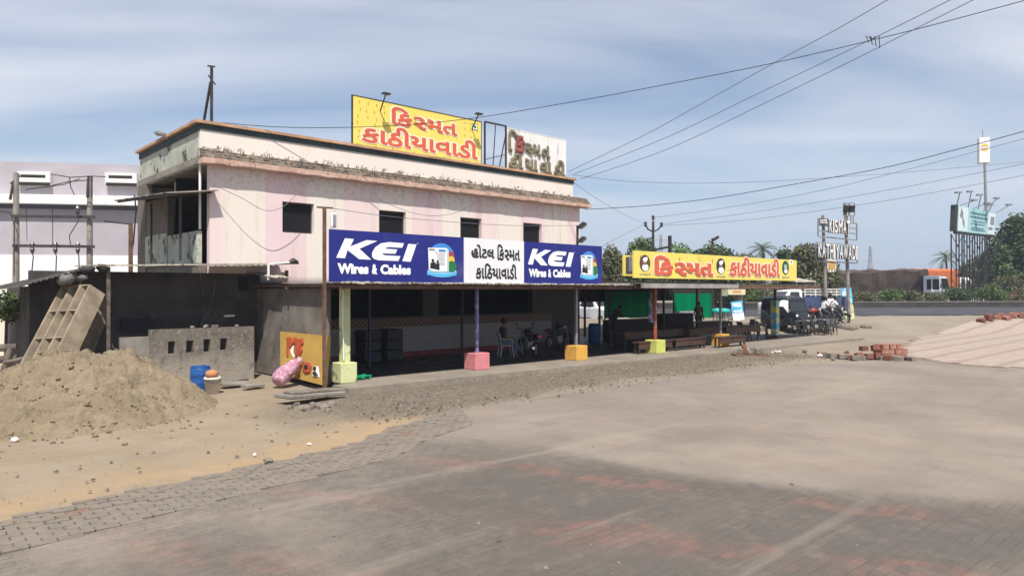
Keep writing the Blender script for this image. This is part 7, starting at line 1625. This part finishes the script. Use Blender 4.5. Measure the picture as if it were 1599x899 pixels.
for k, (du, dv_, w_, h_, m, l) in enumerate(((-14, -8, .12, .2, 'concrete', 'rough grey block at the left end of the stone plate'), (-9, -13, .1, .34, 'brickdark', 'tall dark red pot on the stone plate'), (-2, -8, .1, .14, 'concrete', 'small grey block in the middle of the stone plate'), (4, -10, .09, .24, 'stone', 'thin tan stone standing on the stone plate'), (12, -8, .16, .2, 'stone', 'wide tan block at the right end of the stone plate'))):
    a = AT(1171+du, 549, (pts_-CAM).dot(F)); mb = MB(); X_ = Matrix.Translation((a.x, a.y, .095)) @ Matrix.Rotation(k*.7, 4, 'Z'); mb.box(-w_, w_, -w_*.8, w_*.8, 0, h_, X_)
    single('rough_block', mb, M[m], l, 'block', 'blocks on the stone plate', bevel=.02)
for k, (u, v, r_, m, l) in enumerate(((1206, 551, .07, 'white', 'small white stone right of the stone plate, leftmost'), (1211, 550, .08, 'white', 'small white stone right of the stone plate, middle'), (1217, 550, .08, 'white', 'small white stone right of the stone plate, rightmost'), (1256, 550, .12, 'stone', 'tan lump on the rubble strip between plate and red stack'), (1281, 557, .13, 'white', 'pale lump at the left end of the kerb row'), (420, 722, .09, 'stone', 'speckled stone on the broken paving edge'), (24, 688, .07, 'white', 'white scrap at the foot of the sand heap'), (594, 601, .07, 'darkwall', 'dark clod at the edge of the walkway'), (483, 694, .04, 'white', 'small white scrap on the sand by the paving edge'), (398, 710, .035, 'white', 'tiny white scrap on the tan sand strip'), (1300, 562, .1, 'stone', 'tan lump in the kerb row'))):
    p = GH(u, v); mb = MB(); mb.rock((p.x, p.y, p.z+r_*.4), r_, .6, k); single('stone', mb, M[m], l, 'stone', 'single stones')
# bank of earth under the gantry
for k, (u, v, w_, l) in enumerate(((1320, 512, 1.6, 'low earth mound at the foot of the food banner'), (1352, 511, .9, 'dark clod right of the food banner'))):
    p = GH(u, v); mb = MB(); mb.rock((p.x, p.y, p.z+.02), w_*.5, .42, k); single('earth_mound', mb, M['stone'], l, 'mound', smooth=True)
# gravel and litter of the broken strip: nobody could count it
mb = MB(); rg_ = random.Random(12)
for k in range(9000):
    x_ = rg_.uniform(-6.3, 13.5); y_ = rg_.gauss(-2.9, 1.0)
    if y_ > -1.25 or y_ < edge_y(x_)-.35: continue
    if x_ < -4.4 and y_ > -.9: continue
    r_ = rg_.choice([.008, .012, .016, .02, .026, .04]) * (1.4 if rg_.random() < .04 else 1); z_ = height(x_, y_)+.0
    q = Vector((x_, y_, z_+r_*.2)); mb.i = rg_.choice([0, 0, 1, 1, 2]); vv = [mb.bm.verts.new(q+Vector((rg_.uniform(.6, 1.2)*r_*math.cos(a), rg_.uniform(.6, 1.2)*r_*math.sin(a), rg_.uniform(-.2, .3)*r_))) for a in (0, 1.5, 3, 4.6)]
    tp = mb.bm.verts.new(q+Vector((rg_.uniform(-.3, .3)*r_, rg_.uniform(-.3, .3)*r_, r_*1.0)))
    for i in range(4): mb.face([vv[i], vv[(i+1) % 4], tp])
for k in range(260):
    x_ = rg_.uniform(-13, -4.5); y_ = edge_y(x_)+abs(rg_.gauss(0, 2.0)) if k > 60 else edge_y(x_)-rg_.uniform(0, 8)
    if y_ > -.5: continue
    r_ = rg_.choice([.008, .012, .016, .03]); q = Vector((x_, y_, height(x_, y_)+.005)); mb.i = rg_.choice([1, 0, 2, 0]); vv = [mb.bm.verts.new(q+Vector((rg_.uniform(.6, 1.4)*r_*math.cos(a), rg_.uniform(.6, 1.4)*r_*math.sin(a), 0))) for a in (0, 1.5, 3, 4.6)]; tp = mb.bm.verts.new(q+Vector((0, 0, r_*.8)))
    for i in range(4): mb.face([vv[i], vv[(i+1) % 4], tp])
tag(link('gravel', mb, [mat('grit_tan', (.22, .183, .14), .95, .3, 9), mat('grit_dark', (.09, .075, .062), .95, .3, 9), mat('grit_grey', (.19, .165, .135), .95, .3, 9)]), kind='stuff')

# ================================================================== POWER POLES, PYLONS, CABLES
ep = thing('power_pole', 'far power pole with three insulators above the small yellow side board', 'utility pole', tuple(WC((1020-CX)/FPX*58, 58, .8))); a = AT(1020, 345, 58); mb = MB(); mb.path([WC((1020-CX)/FPX*58, 58, .8), a], [.14, .1], 8); link('pole', mb, M['steel'], ep)
mb = MB(); mb.path([AT(1008.5, 352, 58), AT(1012, 358, 58), AT(1020, 362, 58), AT(1028, 358, 58), AT(1032.5, 352, 58)], .07, 6); link('cross_arm', mb, M['steel'], ep)
for u, v in ((1020, 340), (1008, 350), (1033, 351)): mb = MB(); mb.lathe([(.05, -.2), (.14, -.1), (.1, 0), (.14, .1), (.06, .22)], 8, Matrix.Translation(AT(u, v, 58))); link('insulator', mb, M['porcelain'], ep)
def pylon(u, vt, Yc, wpx, label, m):
    p = WC((u-CX)/FPX*Yc, Yc, .5); top = AT(u, vt, Yc); w_ = wpx/FPX*Yc/2; t = thing('transmission_pylon', label, 'pylon', tuple(p), 0, 'far pylons'); mb = MB(); H_ = top.z-p.z; tw_ = w_*.12
    c = lambda k, f_: p + Vector((0, 0, H_*f_)) + (R*((-1, 1, 1, -1)[k]) + F*((-1, -1, 1, 1)[k]))*(w_*(1-f_)**1.4*.8+tw_)
    for k in range(4):
        for j in range(8): mb.bar(c(k, j/8), c(k, (j+1)/8), .22); mb.bar(c(k, j/8), c((k+1) % 4, (j+1)/8), .13)
    link('tower', mb, m, t)
    for f_ in (.72, .82, .92):
        mb = MB(); z_ = p+Vector((0, 0, H_*f_)); mb.bar(z_-R*w_*1.1, z_+R*w_*1.1, .2); link('cross_arm', mb, m, t)
PM = mat('galvanised_steel', (.3, .3, .31), .6, .1, 2, 0)
pylon(1032, 367, 210, 16, 'thin lattice pylon right of the far power pole', PM); pylon(1359, 384, 330, 13, 'pale distant lattice pylon right of the gantry', PM)
def cable(pts, r, label, m='wire'):
    P_ = [AT(u, v, Y_) for u, v, Y_ in pts]; out = []
    for i in range(len(P_)-1):                     # smooth through the measured points
        p0, p1, p2, p3 = P_[max(i-1, 0)], P_[i], P_[i+1], P_[min(i+2, len(P_)-1)]
        for k in range(8):
            t_ = k/8; out.append(.5*((2*p1)+(p2-p0)*t_+(2*p0-5*p1+4*p2-p3)*t_*t_+(3*p1-p0-3*p2+p3)*t_**3))
    out.append(P_[-1]); mb = MB(); mb.path(out, r, 5); single('overhead_cable', mb, M[m], label, 'cable', 'overhead cables')
cable([(335, 191, 21), (455, 199, 22), (600, 197, 23), (735, 185, 23), (900, 158, 22), (1050, 130, 21), (1210, 98, 20), (1365, 62, 19), (1480, 33, 18), (1640, -10, 17)], .011, 'long black cable from the roof mast across the yellow rooftop sign')
cable([(888, 268, 30), (1010, 209, 27), (1090, 165, 25), (1215, 95, 23), (1310, 44, 21), (1420, -20, 19)], .012, 'steepest overhead cable rising from the white rooftop sign', 'wiregrey')
cable([(896, 272, 30), (1040, 215, 27), (1180, 148, 24), (1362, 61, 21), (1500, -8, 18)], .012, 'middle overhead cable rising from the parapet end through the knot', 'wiregrey')
cable([(905, 280, 30), (1040, 234, 27), (1180, 168, 24), (1310, 105, 22), (1440, 40, 20), (1560, -20, 18)], .012, 'lowest of the steep cables rising from the parapet end', 'wiregrey')
cable([(914, 327, 30), (1000, 322, 30), (1110, 310, 29), (1250, 286, 27), (1380, 262, 25), (1500, 232, 23), (1680, 183, 21)], .013, 'thick black cable from the sun shade end to the right edge')
cable([(893, 273, 31), (980, 283, 32), (1090, 286, 33), (1200, 283, 34), (1300, 277, 35), (1450, 266, 37), (1660, 247, 39)], .011, 'sagging cable running almost level above the gantry', 'wiregrey')
cable([(1020, 340, 58), (1130, 325, 54), (1270, 300, 49), (1420, 264, 44), (1680, 195, 38)], .016, 'top conductor of the far power pole', 'wiregrey')
cable([(1033, 350, 58), (1150, 335, 55), (1300, 312, 51), (1450, 285, 47), (1690, 238, 42)], .016, 'middle conductor of the far power pole', 'wiregrey')
cable([(1033, 352, 58), (1150, 345, 55), (1300, 326, 51), (1450, 302, 47), (1690, 256, 42)], .016, 'lowest conductor of the far power pole', 'wiregrey')
cable([(1008, 350, 58), (975, 366, 50), (940, 384, 42), (905, 396, 34)], .014, 'cable from the far pole down to the blue board end', 'wiregrey')
cable([(896, 285, 32), (935, 312, 38), (985, 340, 46), (1008, 350, 58)], .01, 'thin stay from the parapet corner to the far pole', 'wiregrey')
cable([(329, 287, 20.6), (375, 308, 20.8), (412, 328, 21.2), (440, 324, 21.6), (463, 303, 21.9)], .009, 'thin wire drooping on the facade left of the first window', 'wiregrey')
cable([(518, 325, 20.4), (600, 337, 22.2), (700, 346, 24.6), (800, 352, 27.2), (903, 352, 30.2)], .009, 'thin wire strung from the lamp pole along the facade', 'wiregrey')
cable([(592, 312, 23.4), (640, 331, 24.2), (680, 337, 25.0), (715, 331, 25.7), (735, 320, 26.2)], .009, 'thin wire drooping on the facade between middle windows', 'wiregrey')
mb = MB(); kp = AT(1363, 61, 19.05)
for k in range(4): mb.path([kp, kp+R*(.12*(k-1.5))+Vector((0, 0, .08)), kp+R*(.1*(k-1))+Vector((0, 0, -.1-.05*k))], .012, 5)
single('cable_knot', mb, M['wire'], 'knot of cable ends where the overhead cables cross', 'cable knot')

# ================================================================== AIR
mb = MB(); mb.box(-1700, 1700, -1700, 1700, -1.3, 27)
nh = bpy.data.materials.new('hazy_air'); nh.use_nodes = True; tn = nh.node_tree; [tn.nodes.remove(q) for q in list(tn.nodes) if q.type == 'BSDF_PRINCIPLED']
pv_ = tn.nodes.new('ShaderNodeVolumePrincipled'); pv_.inputs['Color'].default_value = (.78, .86, 1, 1); pv_.inputs['Density'].default_value = .0007; pv_.inputs['Anisotropy'].default_value = .2
tn.links.new(pv_.outputs[0], tn.nodes['Material Output'].inputs['Volume'])
tag(link('haze', mb, nh), kind='stuff')
